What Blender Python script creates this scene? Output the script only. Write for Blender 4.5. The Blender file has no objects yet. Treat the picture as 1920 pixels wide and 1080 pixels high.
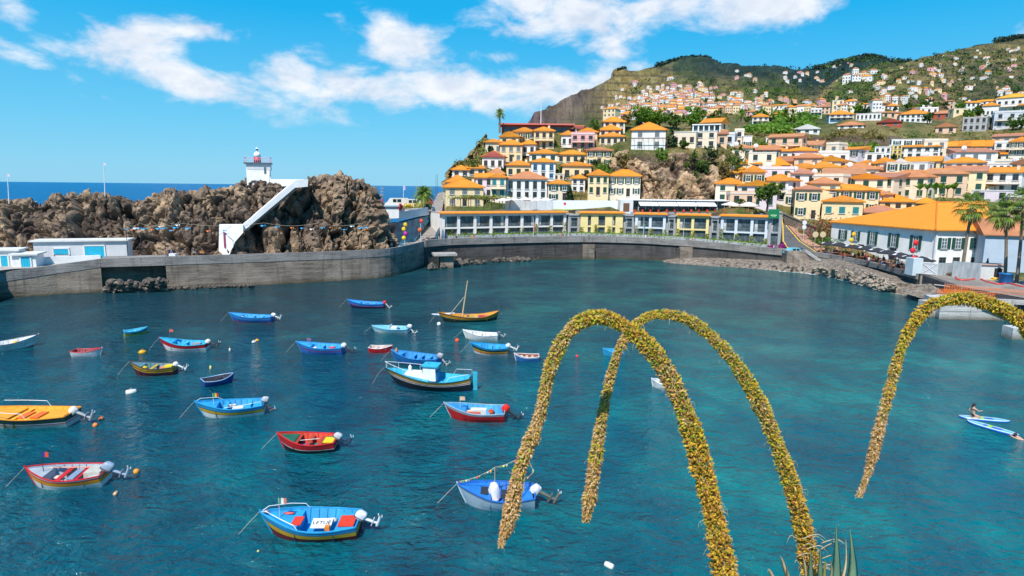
import bpy, math, random
import numpy as np
from mathutils import Vector, Matrix
random.seed(7)
R = math.radians
scene = bpy.context.scene
COL = scene.collection
# ---------------------------------------------------------------- camera model
FPX = 1200.0; CAMZ = 16.0
PITCH = math.atan(189.5 / FPX); ROLL = R(0.62)
_cp, _sp, _cr, _sr = math.cos(PITCH), math.sin(PITCH), math.cos(ROLL), math.sin(ROLL)
_fw = Vector((0, _cp, -_sp)); _u0 = Vector((0, _sp, _cp)); _r0 = Vector((1, 0, 0))
_rt = _r0 * _cr + _u0 * _sr; _up = _u0 * _cr - _r0 * _sr
def ray(px, py):
    d = _fw + _rt * ((px - 960) / FPX) + _up * ((540 - py) / FPX)
    return d.x / d.y, d.z / d.y
def P(px, py, Y):
    a, b = ray(px, py); return Vector((a * Y, Y, CAMZ + b * Y))
def W(px, py, z=0.0):
    a, b = ray(px, py); Y = (z - CAMZ) / b; return Vector((a * Y, Y, z))
cam = bpy.data.cameras.new('camera'); camo = bpy.data.objects.new('camera', cam); COL.objects.link(camo)
M = Matrix((( _rt.x, _up.x, -_fw.x, 0), (_rt.y, _up.y, -_fw.y, 0), (_rt.z, _up.z, -_fw.z, CAMZ), (0, 0, 0, 1)))
camo.matrix_world = M
cam.sensor_width = 36; cam.lens = FPX * 36 / 1920; cam.clip_start = 0.1; cam.clip_end = 80000
scene.camera = camo
# ---------------------------------------------------------------- noise
def _h(ix, iy, iz, s):
    n = (ix.astype(np.int64) * 374761393 + iy.astype(np.int64) * 668265263 + iz.astype(np.int64) * 2147483647 + s * 1274126177) & 0xffffffff
    n = ((n ^ (n >> 13)) * 1274126177) & 0xffffffff
    n = ((n ^ (n >> 16)) * 2246822519) & 0xffffffff
    return ((n ^ (n >> 15)) & 0xffffff) / float(0xffffff)
def vnoise(p, s=0):
    i = np.floor(p); f = p - i; f = f * f * (3 - 2 * f); i = i.astype(np.int64)
    o = 0
    for dx in (0, 1):
        for dy in (0, 1):
            for dz in (0, 1):
                w = (f[:, 0] if dx else 1 - f[:, 0]) * (f[:, 1] if dy else 1 - f[:, 1]) * (f[:, 2] if dz else 1 - f[:, 2])
                o = o + w * _h(i[:, 0] + dx, i[:, 1] + dy, i[:, 2] + dz, s)
    return o * 2 - 1
def fbm(p, octs=4, s=0, g=0.5):
    o = 0; a = 1.0; t = 0
    for k in range(octs):
        o = o + a * vnoise(p * 2 ** k, s + k); t += a; a *= g
    return o / t
def cells(p, s=0):
    """voronoi: returns F1, F2, random, vector to centre, second random"""
    i = np.floor(p).astype(np.int64); n = len(p)
    f1 = np.full(n, 9.0); f2 = np.full(n, 9.0); rr = np.zeros(n); vec = np.zeros((n, 3)); ids = np.zeros((n, 3), np.int64)
    for dx in (-1, 0, 1):
        for dy in (-1, 0, 1):
            for dz in (-1, 0, 1):
                c = i + np.array((dx, dy, dz))
                q = c + np.stack([_h(c[:, 0], c[:, 1], c[:, 2], s + 11), _h(c[:, 0], c[:, 1], c[:, 2], s + 12), _h(c[:, 0], c[:, 1], c[:, 2], s + 13)], 1)
                d = p - q; l = np.sqrt((d * d).sum(1))
                near = l < f1
                f2 = np.where(near, f1, np.minimum(f2, l)); f1 = np.where(near, l, f1)
                vec[near] = d[near]; ids[near] = c[near]
    rr = _h(ids[:, 0], ids[:, 1], ids[:, 2], s + 17)
    t = np.stack([_h(ids[:, 0], ids[:, 1], ids[:, 2], s + k) - .5 for k in (21, 22, 23)], 1)
    return f1, f2, rr, vec, t
def blocks(p, s=0, tilt=1.0, crack=0.5, sharp=7):
    f1, f2, rr, vec, t = cells(p, s)
    return (rr - .5) + tilt * (vec * t * 2).sum(1) - crack * np.exp(-(f2 - f1) * sharp)
# ---------------------------------------------------------------- materials
MATS = {}
def newmat(name):
    m = bpy.data.materials.new(name); m.use_nodes = True
    nt = m.node_tree; b = nt.nodes['Principled BSDF']
    return m, nt, b
def lin(c):
    return tuple(((v / 12.92) if v <= 0.04045 else ((v + 0.055) / 1.055) ** 2.4) for v in c)
def _ramp(nt, fac, stops):
    r = nt.nodes.new('ShaderNodeValToRGB'); e = r.color_ramp.elements
    while len(e) < len(stops): e.new(0.5)
    for k, (p, c) in enumerate(stops):
        e[k].position = p; e[k].color = (*c, 1)
    nt.links.new(fac, r.inputs[0]); return r.outputs[0]
def _coord(nt, scale=(1, 1, 1), kind='Object'):
    tc = nt.nodes.new('ShaderNodeTexCoord'); mp = nt.nodes.new('ShaderNodeMapping')
    mp.inputs['Scale'].default_value = scale
    nt.links.new(tc.outputs[kind], mp.inputs[0]); return mp.outputs[0]
def _noise(nt, vec, scale, detail=4, rough=.55, dist=0):
    n = nt.nodes.new('ShaderNodeTexNoise'); n.inputs['Scale'].default_value = scale
    n.inputs['Detail'].default_value = detail; n.inputs['Roughness'].default_value = rough; n.inputs['Distortion'].default_value = dist
    nt.links.new(vec, n.inputs['Vector']); return n.outputs[0]
def _mix(nt, fac, a, b, mode='MIX'):
    x = nt.nodes.new('ShaderNodeMix'); x.data_type = 'RGBA'; x.blend_type = mode
    for sock, v in ((x.inputs[0], fac), (x.inputs[6], a), (x.inputs[7], b)):
        if isinstance(v, (int, float)): sock.default_value = v
        elif isinstance(v, tuple): sock.default_value = (*v, 1)
        else: nt.links.new(v, sock)
    return x.outputs[2]
def _math(nt, op, a, b=None, c=None, clamp=False):
    n = nt.nodes.new('ShaderNodeMath'); n.operation = op; n.use_clamp = clamp
    for k, v in enumerate((a, b, c)):
        if v is None: continue
        if isinstance(v, (int, float)): n.inputs[k].default_value = v
        else: nt.links.new(v, n.inputs[k])
    return n.outputs[0]
def _bump(nt, b, h, strength=.3, dist=.05):
    n = nt.nodes.new('ShaderNodeBump'); n.inputs['Strength'].default_value = strength; n.inputs['Distance'].default_value = dist
    nt.links.new(h, n.inputs['Height']); nt.links.new(n.outputs[0], b.inputs['Normal'])
def paint(col, rough=.5, var=.12, scale=3.0, bump=0.0, metal=0.0, spec=.4):
    """plain painted / plastic / cloth surface with a little tone variation"""
    key = ('p', tuple(round(c, 3) for c in col), rough, var, scale, bump, metal)
    if key in MATS: return MATS[key]
    m, nt, b = newmat('paint'); v = _coord(nt)
    n = _noise(nt, v, scale, 5)
    c = _ramp(nt, n, [(.3, tuple(max(0, x * (1 - var)) for x in col)), (.7, tuple(min(1, x * (1 + var * .6)) for x in col))])
    nt.links.new(c, b.inputs['Base Color'])
    b.inputs['Roughness'].default_value = rough; b.inputs['Metallic'].default_value = metal
    b.inputs['Specular IOR Level'].default_value = spec
    if bump: _bump(nt, b, _noise(nt, v, scale * 6, 4), bump, .03)
    MATS[key] = m; return m
def stucco(col):
    key = ('s', tuple(round(c, 3) for c in col))
    if key in MATS: return MATS[key]
    m, nt, b = newmat('render_wall'); v = _coord(nt)
    n = _noise(nt, v, .6, 6, .6)
    st = _noise(nt, _coord(nt, (2.2, 2.2, .18)), 1.0, 4)
    c = _ramp(nt, n, [(.3, tuple(x * .84 for x in col)), (.65, col)])
    c = _mix(nt, _ramp(nt, st, [(.58, (0, 0, 0)), (.8, (.45, .45, .45))]), c, tuple(x * .62 for x in col))
    nt.links.new(c, b.inputs['Base Color']); b.inputs['Roughness'].default_value = .85
    MATS[key] = m; return m
def tilemat(col, worn=.2):
    key = ('t', tuple(round(c, 3) for c in col), worn)
    if key in MATS: return MATS[key]
    m, nt, b = newmat('clay_tiles'); v = _coord(nt)
    big = _noise(nt, v, .5, 5, .6); sm = _noise(nt, v, 5.0, 3, .7)
    c = _ramp(nt, big, [(.3, tuple(x * (1 - worn) for x in col)), (.7, col)])
    c = _mix(nt, _ramp(nt, sm, [(.55, (0, 0, 0)), (.75, (worn * 2,) * 3)]), c, tuple(x * .55 + .05 * worn for x in col))
    nt.links.new(c, b.inputs['Base Color']); b.inputs['Roughness'].default_value = .75
    wx = nt.nodes.new('ShaderNodeTexWave'); wx.inputs['Scale'].default_value = 1.2; wx.bands_direction = 'X'; wx.inputs['Distortion'].default_value = .3
    wy = nt.nodes.new('ShaderNodeTexWave'); wy.inputs['Scale'].default_value = .8; wy.bands_direction = 'Z'; wy.wave_profile = 'SAW'
    nt.links.new(v, wx.inputs[0]); nt.links.new(v, wy.inputs[0])
    _bump(nt, b, _math(nt, 'ADD', wx.outputs['Fac'], _math(nt, 'MULTIPLY', wy.outputs['Fac'], .6)), .6, .12)
    MATS[key] = m; return m
def glassmat(col=(.02, .03, .035), rough=.06):
    key = ('g', col, rough)
    if key in MATS: return MATS[key]
    m, nt, b = newmat('window_glass'); n = _noise(nt, _coord(nt), .8, 2)
    nt.links.new(_ramp(nt, n, [(.35, tuple(x * .5 for x in col)), (.7, tuple(x * 1.8 for x in col))]), b.inputs['Base Color'])
    b.inputs['Roughness'].default_value = rough; b.inputs['Specular IOR Level'].default_value = .6
    MATS[key] = m; return m
def island(name, stops, rough=.6, trans=0.0, noise=.25, scale=4.0):
    """colour differs from leaf to leaf (random per island), with a soft clump tone"""
    if name in MATS: return MATS[name]
    m, nt, b = newmat(name)
    g = nt.nodes.new('ShaderNodeNewGeometry'); n = _noise(nt, _coord(nt), scale, 2)
    f = _math(nt, 'ADD', _math(nt, 'MULTIPLY', g.outputs['Random Per Island'], 1 - noise), _math(nt, 'MULTIPLY', n, noise))
    nt.links.new(_ramp(nt, f, stops), b.inputs['Base Color']); b.inputs['Roughness'].default_value = rough
    b.inputs['Specular IOR Level'].default_value = .25
    if trans:
        t = nt.nodes.new('ShaderNodeBsdfTranslucent'); a = nt.nodes.new('ShaderNodeMixShader'); a.inputs[0].default_value = trans
        nt.links.new(_ramp(nt, f, [(p, tuple(min(1, x * 1.5) for x in c)) for p, c in stops]), t.inputs[0])
        nt.links.new(b.outputs[0], a.inputs[1]); nt.links.new(t.outputs[0], a.inputs[2])
        nt.links.new(a.outputs[0], nt.nodes['Material Output'].inputs[0])
    MATS[name] = m; return m
def rockmat(name, dark, mid, light, sc=.35, streak=.5, veg=None, tone=False):
    if name in MATS: return MATS[name]
    m, nt, b = newmat(name); v = _coord(nt)
    n1 = _noise(nt, v, sc, 8, .62, .6); n2 = _noise(nt, v, sc * 4, 6, .65)
    c = _ramp(nt, n1, [(.34, dark), (.48, mid), (.64, light)])
    c = _mix(nt, _ramp(nt, n2, [(.36, (.6,) * 3), (.5, (0, 0, 0))]), c, tuple(x * .6 for x in dark))
    st = _noise(nt, _coord(nt, (1.3, 1.3, .12)), .9, 5)
    c = _mix(nt, _ramp(nt, st, [(.56, (0, 0, 0)), (.72, (streak,) * 3)]), c, tuple(min(1, x * 1.35) for x in light))
    at = nt.nodes.new('ShaderNodeAttribute'); at.attribute_name = 'tone'
    if tone: c = _mix(nt, 1.0, c, _ramp(nt, at.outputs['Fac'], [(.2, (.42, .40, .42)), (.5, (.95, .92, .90)), (.8, (1.35, 1.25, 1.10))]), 'MULTIPLY')
    if veg:
        vn = _noise(nt, v, sc * 2.2, 6, .7)
        c = _mix(nt, _ramp(nt, vn, [(.57, (0, 0, 0)), (.63, (.85,) * 3)]), c, veg)
    nt.links.new(c, b.inputs['Base Color']); b.inputs['Roughness'].default_value = .9
    b.inputs['Specular IOR Level'].default_value = .2
    h = _math(nt, 'ADD', n2, _math(nt, 'MULTIPLY', _noise(nt, v, sc * 20, 5, .7), .5))
    _bump(nt, b, h, .6, .12)
    MATS[name] = m; return m
# ---------------------------------------------------------------- mesh building
class MB:
    def __init__(s): s.v = []; s.f = []; s.m = []; s.mats = []; s.k = 0; s.sm = []; s.smooth = False
    def use(s, mat):
        if mat not in s.mats: s.mats.append(mat)
        s.k = s.mats.index(mat); return s
    def add(s, vs, fs):
        o = len(s.v); s.v.extend(tuple(x) for x in vs)
        for f in fs: s.f.append(tuple(i + o for i in f)); s.m.append(s.k); s.sm.append(s.smooth)
        return s
    def box(s, c, d, rz=0.0, rx=0.0, ry=0.0, taper=1.0):
        mt = Matrix.Rotation(rz, 3, 'Z') @ Matrix.Rotation(ry, 3, 'Y') @ Matrix.Rotation(rx, 3, 'X'); c = Vector(c)
        vs = []
        for z in (-.5, .5):
            t = taper if z > 0 else 1
            for x, y in ((-.5, -.5), (.5, -.5), (.5, .5), (-.5, .5)):
                vs.append(c + mt @ Vector((x * d[0] * t, y * d[1] * t, z * d[2])))
        return s.add(vs, [(3, 2, 1, 0), (4, 5, 6, 7), (0, 1, 5, 4), (1, 2, 6, 5), (2, 3, 7, 6), (3, 0, 4, 7)])
    def quad(s, a, b, c, d): return s.add([a, b, c, d], [(0, 1, 2, 3)])
    def tube(s, pts, r, n=6, cap=True):
        pts = [Vector(p) for p in pts]; k = len(pts)
        rs = r if isinstance(r, (list, tuple)) else [r] * k
        ring = []; up = Vector((0, 0, 1))
        for i, p in enumerate(pts):
            t = (pts[min(i + 1, k - 1)] - pts[max(i - 1, 0)]).normalized()
            x = t.cross(up)
            if x.length < 1e-3: x = t.cross(Vector((0, 1, 0)))
            x.normalize(); y = t.cross(x)
            ring.append([p + (x * math.cos(q * 2 * math.pi / n) + y * math.sin(q * 2 * math.pi / n)) * rs[i] for q in range(n)])
        vs = [q for g in ring for q in g]
        fs = [(i * n + j, i * n + (j + 1) % n, (i + 1) * n + (j + 1) % n, (i + 1) * n + j) for i in range(k - 1) for j in range(n)]
        if cap: fs += [tuple(reversed(range(n))), tuple(range((k - 1) * n, k * n))]
        return s.add(vs, fs)
    def lathe(s, prof, n=10, c=(0, 0, 0), axis='Z'):
        vs = []
        for r, z in prof:
            for j in range(n):
                a = 2 * math.pi * j / n; x, y = r * math.cos(a), r * math.sin(a)
                p = (x, y, z) if axis == 'Z' else ((z, x, y) if axis == 'X' else (x, z, y))
                vs.append((c[0] + p[0], c[1] + p[1], c[2] + p[2]))
        k = len(prof)
        fs = [(i * n + j, i * n + (j + 1) % n, (i + 1) * n + (j + 1) % n, (i + 1) * n + j) for i in range(k - 1) for j in range(n)]
        fs += [tuple(reversed(range(n))), tuple(range((k - 1) * n, k * n))]
        return s.add(vs, fs)
    def ball(s, c, r, n=8, m=6, sq=(1, 1, 1)):
        prof = [(max(1e-3, math.sin(math.pi * i / m)), -math.cos(math.pi * i / m)) for i in range(m + 1)]
        o = len(s.v); s.lathe(prof, n)
        for i in range(o, len(s.v)):
            x, y, z = s.v[i]; s.v[i] = (c[0] + x * r * sq[0], c[1] + y * r * sq[1], c[2] + z * r * sq[2])
        return s
    def prism(s, poly, z0, z1):
        n = len(poly); vs = [(x, y, z0) for x, y in poly] + [(x, y, z1) for x, y in poly]
        return s.add(vs, [tuple(reversed(range(n))), tuple(range(n, 2 * n))] + [(i, (i + 1) % n, n + (i + 1) % n, n + i) for i in range(n)])
    def mesh(s, name):
        me = bpy.data.meshes.new(name); me.from_pydata(s.v, [], s.f)
        for mt in s.mats: me.materials.append(mt)
        if len(s.mats) > 1: me.polygons.foreach_set('material_index', s.m)
        if any(s.sm): me.polygons.foreach_set('use_smooth', s.sm)
        me.update(); return me
    def build(s, name, parent=None, loc=None, rz=0.0):
        return link(name, s.mesh(name), parent, loc, rz)
def link(name, me, parent=None, loc=None, rz=0.0):
    o = bpy.data.objects.new(name, me); COL.objects.link(o)
    if parent: o.parent = parent
    if loc is not None: o.location = loc
    if rz: o.rotation_euler = (0, 0, rz)
    return o
def tag(o, label=None, cat=None, group=None, kind=None):
    for k, v in (('label', label), ('category', cat), ('group', group), ('kind', kind)):
        if v: o[k] = v
    return o
def thing(name, label, cat, loc=(0, 0, 0), rz=0.0, group=None):
    o = bpy.data.objects.new(name, None); COL.objects.link(o); o.location = loc; o.rotation_euler = (0, 0, rz)
    o.empty_display_size = .2
    return tag(o, label, cat, group)
def dup(root, loc, rz=0.0, label=None, group=None, scale=None):
    r = root.copy(); COL.objects.link(r); r.location = loc; r.rotation_euler = (0, 0, rz)
    if label: r['label'] = label
    if group: r['group'] = group
    if scale: r.scale = (scale,) * 3 if isinstance(scale, (int, float)) else scale
    for ch in list(root.children):
        c = ch.copy(); COL.objects.link(c); c.parent = r
        for g in ch.children:
            d = g.copy(); COL.objects.link(d); d.parent = c
    return r
def gridmesh(name, V, nu, nv, mat, smooth=True, attr=None):
    """V: (nu*nv,3) numpy, index = i*nv + j"""
    me = bpy.data.meshes.new(name)
    i = np.arange((nu - 1) * (nv - 1)); a = i // (nv - 1); b = i % (nv - 1); q = a * nv + b
    F = np.stack([q, q + nv, q + nv + 1, q + 1], 1).astype(np.int32)
    me.vertices.add(len(V)); me.vertices.foreach_set('co', V.astype(np.float32).ravel())
    me.loops.add(F.size); me.loops.foreach_set('vertex_index', F.ravel())
    me.polygons.add(len(F)); me.polygons.foreach_set('loop_start', (np.arange(len(F)) * 4).astype(np.int32))
    me.polygons.foreach_set('loop_total', np.full(len(F), 4, np.int32))
    me.polygons.foreach_set('use_smooth', np.full(len(F), smooth))
    me.update(calc_edges=True); me.validate()
    for k, arr in (attr or {}).items():
        at = me.attributes.new(k, 'FLOAT', 'POINT'); at.data.foreach_set('value', arr.astype(np.float32))
    me.materials.append(mat); return me
# ---------------------------------------------------------------- light, sky
scene.view_settings.view_transform = 'Standard'; scene.view_settings.look = 'None'
scene.view_settings.exposure = 0.48; scene.view_settings.gamma = 1.0
SUN = Vector((-0.34, -0.94, 0.0)).normalized() * math.cos(R(54)); SUN.z = math.sin(R(54))
sl = bpy.data.lights.new('sun', 'SUN'); sl.energy = 4.2; sl.angle = R(.53); sl.color = (1, .95, .87)
so = bpy.data.objects.new('sun', sl); COL.objects.link(so); so.rotation_euler = (-SUN).to_track_quat('-Z', 'Y').to_euler()
so.location = (0, 0, 100)
wd = bpy.data.worlds.new('World'); scene.world = wd; wd.use_nodes = True
nt = wd.node_tree; bg = nt.nodes['Background']
sky = nt.nodes.new('ShaderNodeTexSky'); sky.sky_type = 'NISHITA'; sky.sun_disc = False
sky.sun_elevation = R(54); sky.sun_rotation = math.atan2(SUN.x, SUN.y)
sky.altitude = 10; sky.air_density = 1.0; sky.dust_density = .3; sky.ozone_density = 2.0
hs = nt.nodes.new('ShaderNodeHueSaturation'); hs.inputs['Hue'].default_value = .478; hs.inputs['Saturation'].default_value = 1.42; hs.inputs['Value'].default_value = 1.0
nt.links.new(sky.outputs[0], hs.inputs['Color'])
tc = nt.nodes.new('ShaderNodeTexCoord'); sx = nt.nodes.new('ShaderNodeSeparateXYZ'); nt.links.new(tc.outputs['Generated'], sx.inputs[0])
AZ = _math(nt, 'ARCTAN2', sx.outputs[0], sx.outputs[1]); EL = _math(nt, 'ARCSINE', sx.outputs[2])
cv = nt.nodes.new('ShaderNodeCombineXYZ'); nt.links.new(AZ, cv.inputs[0]); nt.links.new(_math(nt, 'MULTIPLY', EL, 1.9), cv.inputs[1])
def azel(px, py):
    a, b = ray(px, py); return math.atan(a), math.atan(b / math.hypot(1, a))
# cloud banks: centre px, half sizes px, slope, weight (sizes of the real clouds in the sky, as angles)
CL = [(20, 20, 70, 32, .1, .95), (60, 112, 150, 26, .22, .85), (215, 95, 190, 50, -.05, .95), (330, 60, 190, 28, -.05, .75), (350, 145, 260, 42, .2, 1.1), (560, 150, 110, 52, .15, 1.05), (690, 165, 170, 45, .13, 1.1),
      (600, 110, 70, 35, .3, .8), (760, 80, 85, 60, .2, 1.1), (880, 170, 190, 45, .05, 1.15), (1040, 170, 160, 48, -.1, 1.15), (640, 45, 50, 30, .5, .55), (920, 105, 70, 22, 0, .6),
      (1060, 28, 170, 62, .12, 1.2), (1250, 20, 150, 40, 0, 1.0), (1400, 22, 190, 48, -.1, 1.15), (1130, 70, 60, 40, .3, .9), (930, 195, 110, 30, .1, .75),
      (2100, 60, 200, 60, .1, 1.0), (2500, 100, 260, 70, 0, 1.1), (-300, 60, 260, 60, .1, 1.0), (-700, 120, 300, 60, 0, 1.1), (700, -330, 500, 130, .1, .8), (1500, -420, 500, 140, -.1, .9), (250, 130, 420, 40, .15, .35)]
env = None
k_ = 1 / FPX
for (cx, cy, rx, ry, sl_, w) in CL:
    a0, e0 = azel(cx, cy); c_ = math.cos(a0)
    da = _math(nt, 'MULTIPLY', _math(nt, 'SUBTRACT', AZ, a0), 1 / (rx * k_ * c_ * c_ * 1.05))
    de = _math(nt, 'MULTIPLY', _math(nt, 'SUBTRACT', EL, e0), 1 / (ry * k_))
    de = _math(nt, 'ADD', de, _math(nt, 'MULTIPLY', da, sl_ * rx / ry))
    r2 = _math(nt, 'ADD', _math(nt, 'MULTIPLY', da, da), _math(nt, 'MULTIPLY', de, de))
    g = _math(nt, 'MULTIPLY', _math(nt, 'EXPONENT', _math(nt, 'MULTIPLY', r2, -1.0)), w)
    env = g if env is None else _math(nt, 'MAXIMUM', env, g)
n1 = _noise(nt, cv.outputs[0], 9.0, 9, .58, .35); n2 = _noise(nt, cv.outputs[0], 26.0, 6, .6, .2)
dens = _math(nt, 'ADD', env, _math(nt, 'MULTIPLY', _math(nt, 'SUBTRACT', n1, .5), 2.3))
dens = _math(nt, 'ADD', dens, _math(nt, 'MULTIPLY', _math(nt, 'SUBTRACT', n2, .5), .55))
cf = nt.nodes.new('ShaderNodeMapRange'); cf.interpolation_type = 'SMOOTHSTEP'
cf.inputs[1].default_value = .42; cf.inputs[2].default_value = 1.12; nt.links.new(dens, cf.inputs[0])
hz = nt.nodes.new('ShaderNodeMapRange'); hz.inputs[1].default_value = .02; hz.inputs[2].default_value = .12; nt.links.new(EL, hz.inputs[0])
cfac = _math(nt, 'MULTIPLY', _math(nt, 'MULTIPLY', cf.outputs[0], hz.outputs[0]), .96)
shade = _noise(nt, cv.outputs[0], 14.0, 7, .6, .5)
ccol = _ramp(nt, shade, [(.32, (4.3, 4.9, 5.9)), (.62, (6.3, 6.5, 6.8))])
grad = _ramp(nt, EL, [(0.0, (1.5, 4.2, 6.0)), (.09, (.85, 3.8, 6.0)), (.24, (.05, 2.9, 5.8)), (.8, (.05, 1.5, 4.4))])
clear = _mix(nt, .9, hs.outputs[0], grad)
fin = _mix(nt, cfac, clear, ccol)
nt.links.new(fin, bg.inputs[0]); bg.inputs[1].default_value = .11

# ---------------------------------------------------------------- water
def lerp(a, b, t): return a + (b - a) * t
m, nt, b = newmat('sea_water')
geo = nt.nodes.new('ShaderNodeNewGeometry'); pos = geo.outputs['Position']
sp = nt.nodes.new('ShaderNodeSeparateXYZ'); nt.links.new(pos, sp.inputs[0])
mp1 = nt.nodes.new('ShaderNodeMapping'); mp1.inputs['Scale'].default_value = (1, .8, 1); nt.links.new(pos, mp1.inputs[0])
bed = _noise(nt, mp1.outputs[0], .12, 7, .62, .4); bed2 = _noise(nt, mp1.outputs[0], .35, 5, .6, .5)
deep = _noise(nt, mp1.outputs[0], .022, 3, .5)
# sea bed shows through more towards the shallow east side (x > 0); near the quay the shore's grey reflection is put into the colour
shallow = nt.nodes.new('ShaderNodeMapRange'); shallow.inputs[1].default_value = -22; shallow.inputs[2].default_value = 16; nt.links.new(sp.outputs[0], shallow.inputs[0])
far = nt.nodes.new('ShaderNodeMapRange'); far.inputs[1].default_value = 150; far.inputs[2].default_value = 330; nt.links.new(sp.outputs[1], far.inputs[0])
quay = nt.nodes.new('ShaderNodeMapRange'); quay.interpolation_type = 'SMOOTHSTEP'; quay.inputs[1].default_value = 40; quay.inputs[2].default_value = 92
nt.links.new(_math(nt, 'SUBTRACT', sp.outputs[1], _math(nt, 'MULTIPLY', sp.outputs[0], .12)), quay.inputs[0])
f = _math(nt, 'ADD', _math(nt, 'MULTIPLY', _math(nt, 'SUBTRACT', bed, .5), 2.0), _math(nt, 'MULTIPLY', _math(nt, 'SUBTRACT', bed2, .5), .8))
f = _math(nt, 'ADD', f, _math(nt, 'MULTIPLY', _math(nt, 'SUBTRACT', deep, .5), 1.0))
f = _math(nt, 'ADD', f, _math(nt, 'ADD', _math(nt, 'MULTIPLY', shallow.outputs[0], .42), .16))
wc = _ramp(nt, f, [(.02, (.000, .054, .086)), (.35, (.000, .090, .124)), (.62, (.000, .122, .142)), (.98, (.003, .205, .20))])
wq = _ramp(nt, f, [(.15, (.010, .044, .058)), (.5, (.014, .070, .080)), (.95, (.022, .125, .105))])
wc = _mix(nt, _math(nt, 'MULTIPLY', quay.outputs[0], .85), wc, wq)
wc = _mix(nt, far.outputs[0], wc, (.003, .120, .28))
nt.links.new(wc, b.inputs['Base Color'])
b.inputs['IOR'].default_value = 1.333
# open water beyond the harbour is choppier: steeper facets, so less mirror-like
ro = nt.nodes.new('ShaderNodeMapRange'); ro.inputs[1].default_value = 60; ro.inputs[2].default_value = 300; ro.inputs[3].default_value = .07; ro.inputs[4].default_value = .35
nt.links.new(sp.outputs[1], ro.inputs[0]); nt.links.new(ro.outputs[0], b.inputs['Roughness'])
so_ = nt.nodes.new('ShaderNodeMapRange'); so_.inputs[1].default_value = 50; so_.inputs[2].default_value = 260; so_.inputs[3].default_value = .5; so_.inputs[4].default_value = .07
nt.links.new(sp.outputs[1], so_.inputs[0]); nt.links.new(so_.outputs[0], b.inputs['Specular IOR Level'])
def wav(scale, sxy, detail, rot=0.0, dist=.4):
    mp = nt.nodes.new('ShaderNodeMapping'); mp.inputs['Scale'].default_value = (*sxy, 1); mp.inputs['Rotation'].default_value = (0, 0, rot)
    nt.links.new(pos, mp.inputs[0]); return _noise(nt, mp.outputs[0], scale, detail, .55, dist)
h = _math(nt, 'MULTIPLY', wav(.32, (.6, 1.1), 3, R(14)), .60)
h = _math(nt, 'ADD', h, _math(nt, 'MULTIPLY', wav(.95, (.8, 1.15), 4, R(-12), .8), .46))
h = _math(nt, 'ADD', h, _math(nt, 'MULTIPLY', wav(2.3, (.85, 1.1), 4, R(18), .6), .25))
h = _math(nt, 'ADD', h, _math(nt, 'MULTIPLY', wav(6.5, (.8, 1.0), 3, R(-25)), .05))
gust = _noise(nt, mp1.outputs[0], .05, 3, .5, 1.0)
h = _math(nt, 'MULTIPLY', h, _ramp(nt, gust, [(.3, (.55,) * 3), (.7, (1.25,) * 3)]))
_bump(nt, b, h, 1.0, 1.45)
mb = MB().use(m)
# a fan of rings out to the horizon: fine enough near by, one sheet
ring = [0, 30, 60, 100, 150, 250, 500, 1200, 3000, 9000, 30000, 60000]; ns = 48
vs = [(0, 0, 0)]; fs = []
for r in ring[1:]:
    for j in range(ns): vs.append((r * math.sin(2 * math.pi * j / ns), r * math.cos(2 * math.pi * j / ns), 0))
for j in range(ns): fs.append((0, 1 + (j + 1) % ns, 1 + j))
for i in range(len(ring) - 2):
    for j in range(ns):
        q = 1 + i * ns; fs.append((q + j, q + (j + 1) % ns, q + ns + (j + 1) % ns, q + ns + j))
mb.add(vs, fs); tag(mb.build('water'), kind='structure')
# ---------------------------------------------------------------- terrain: one sheet of land from the village to the far ridges
def zp(px, py, Y): return P(px, py, Y).z
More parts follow.
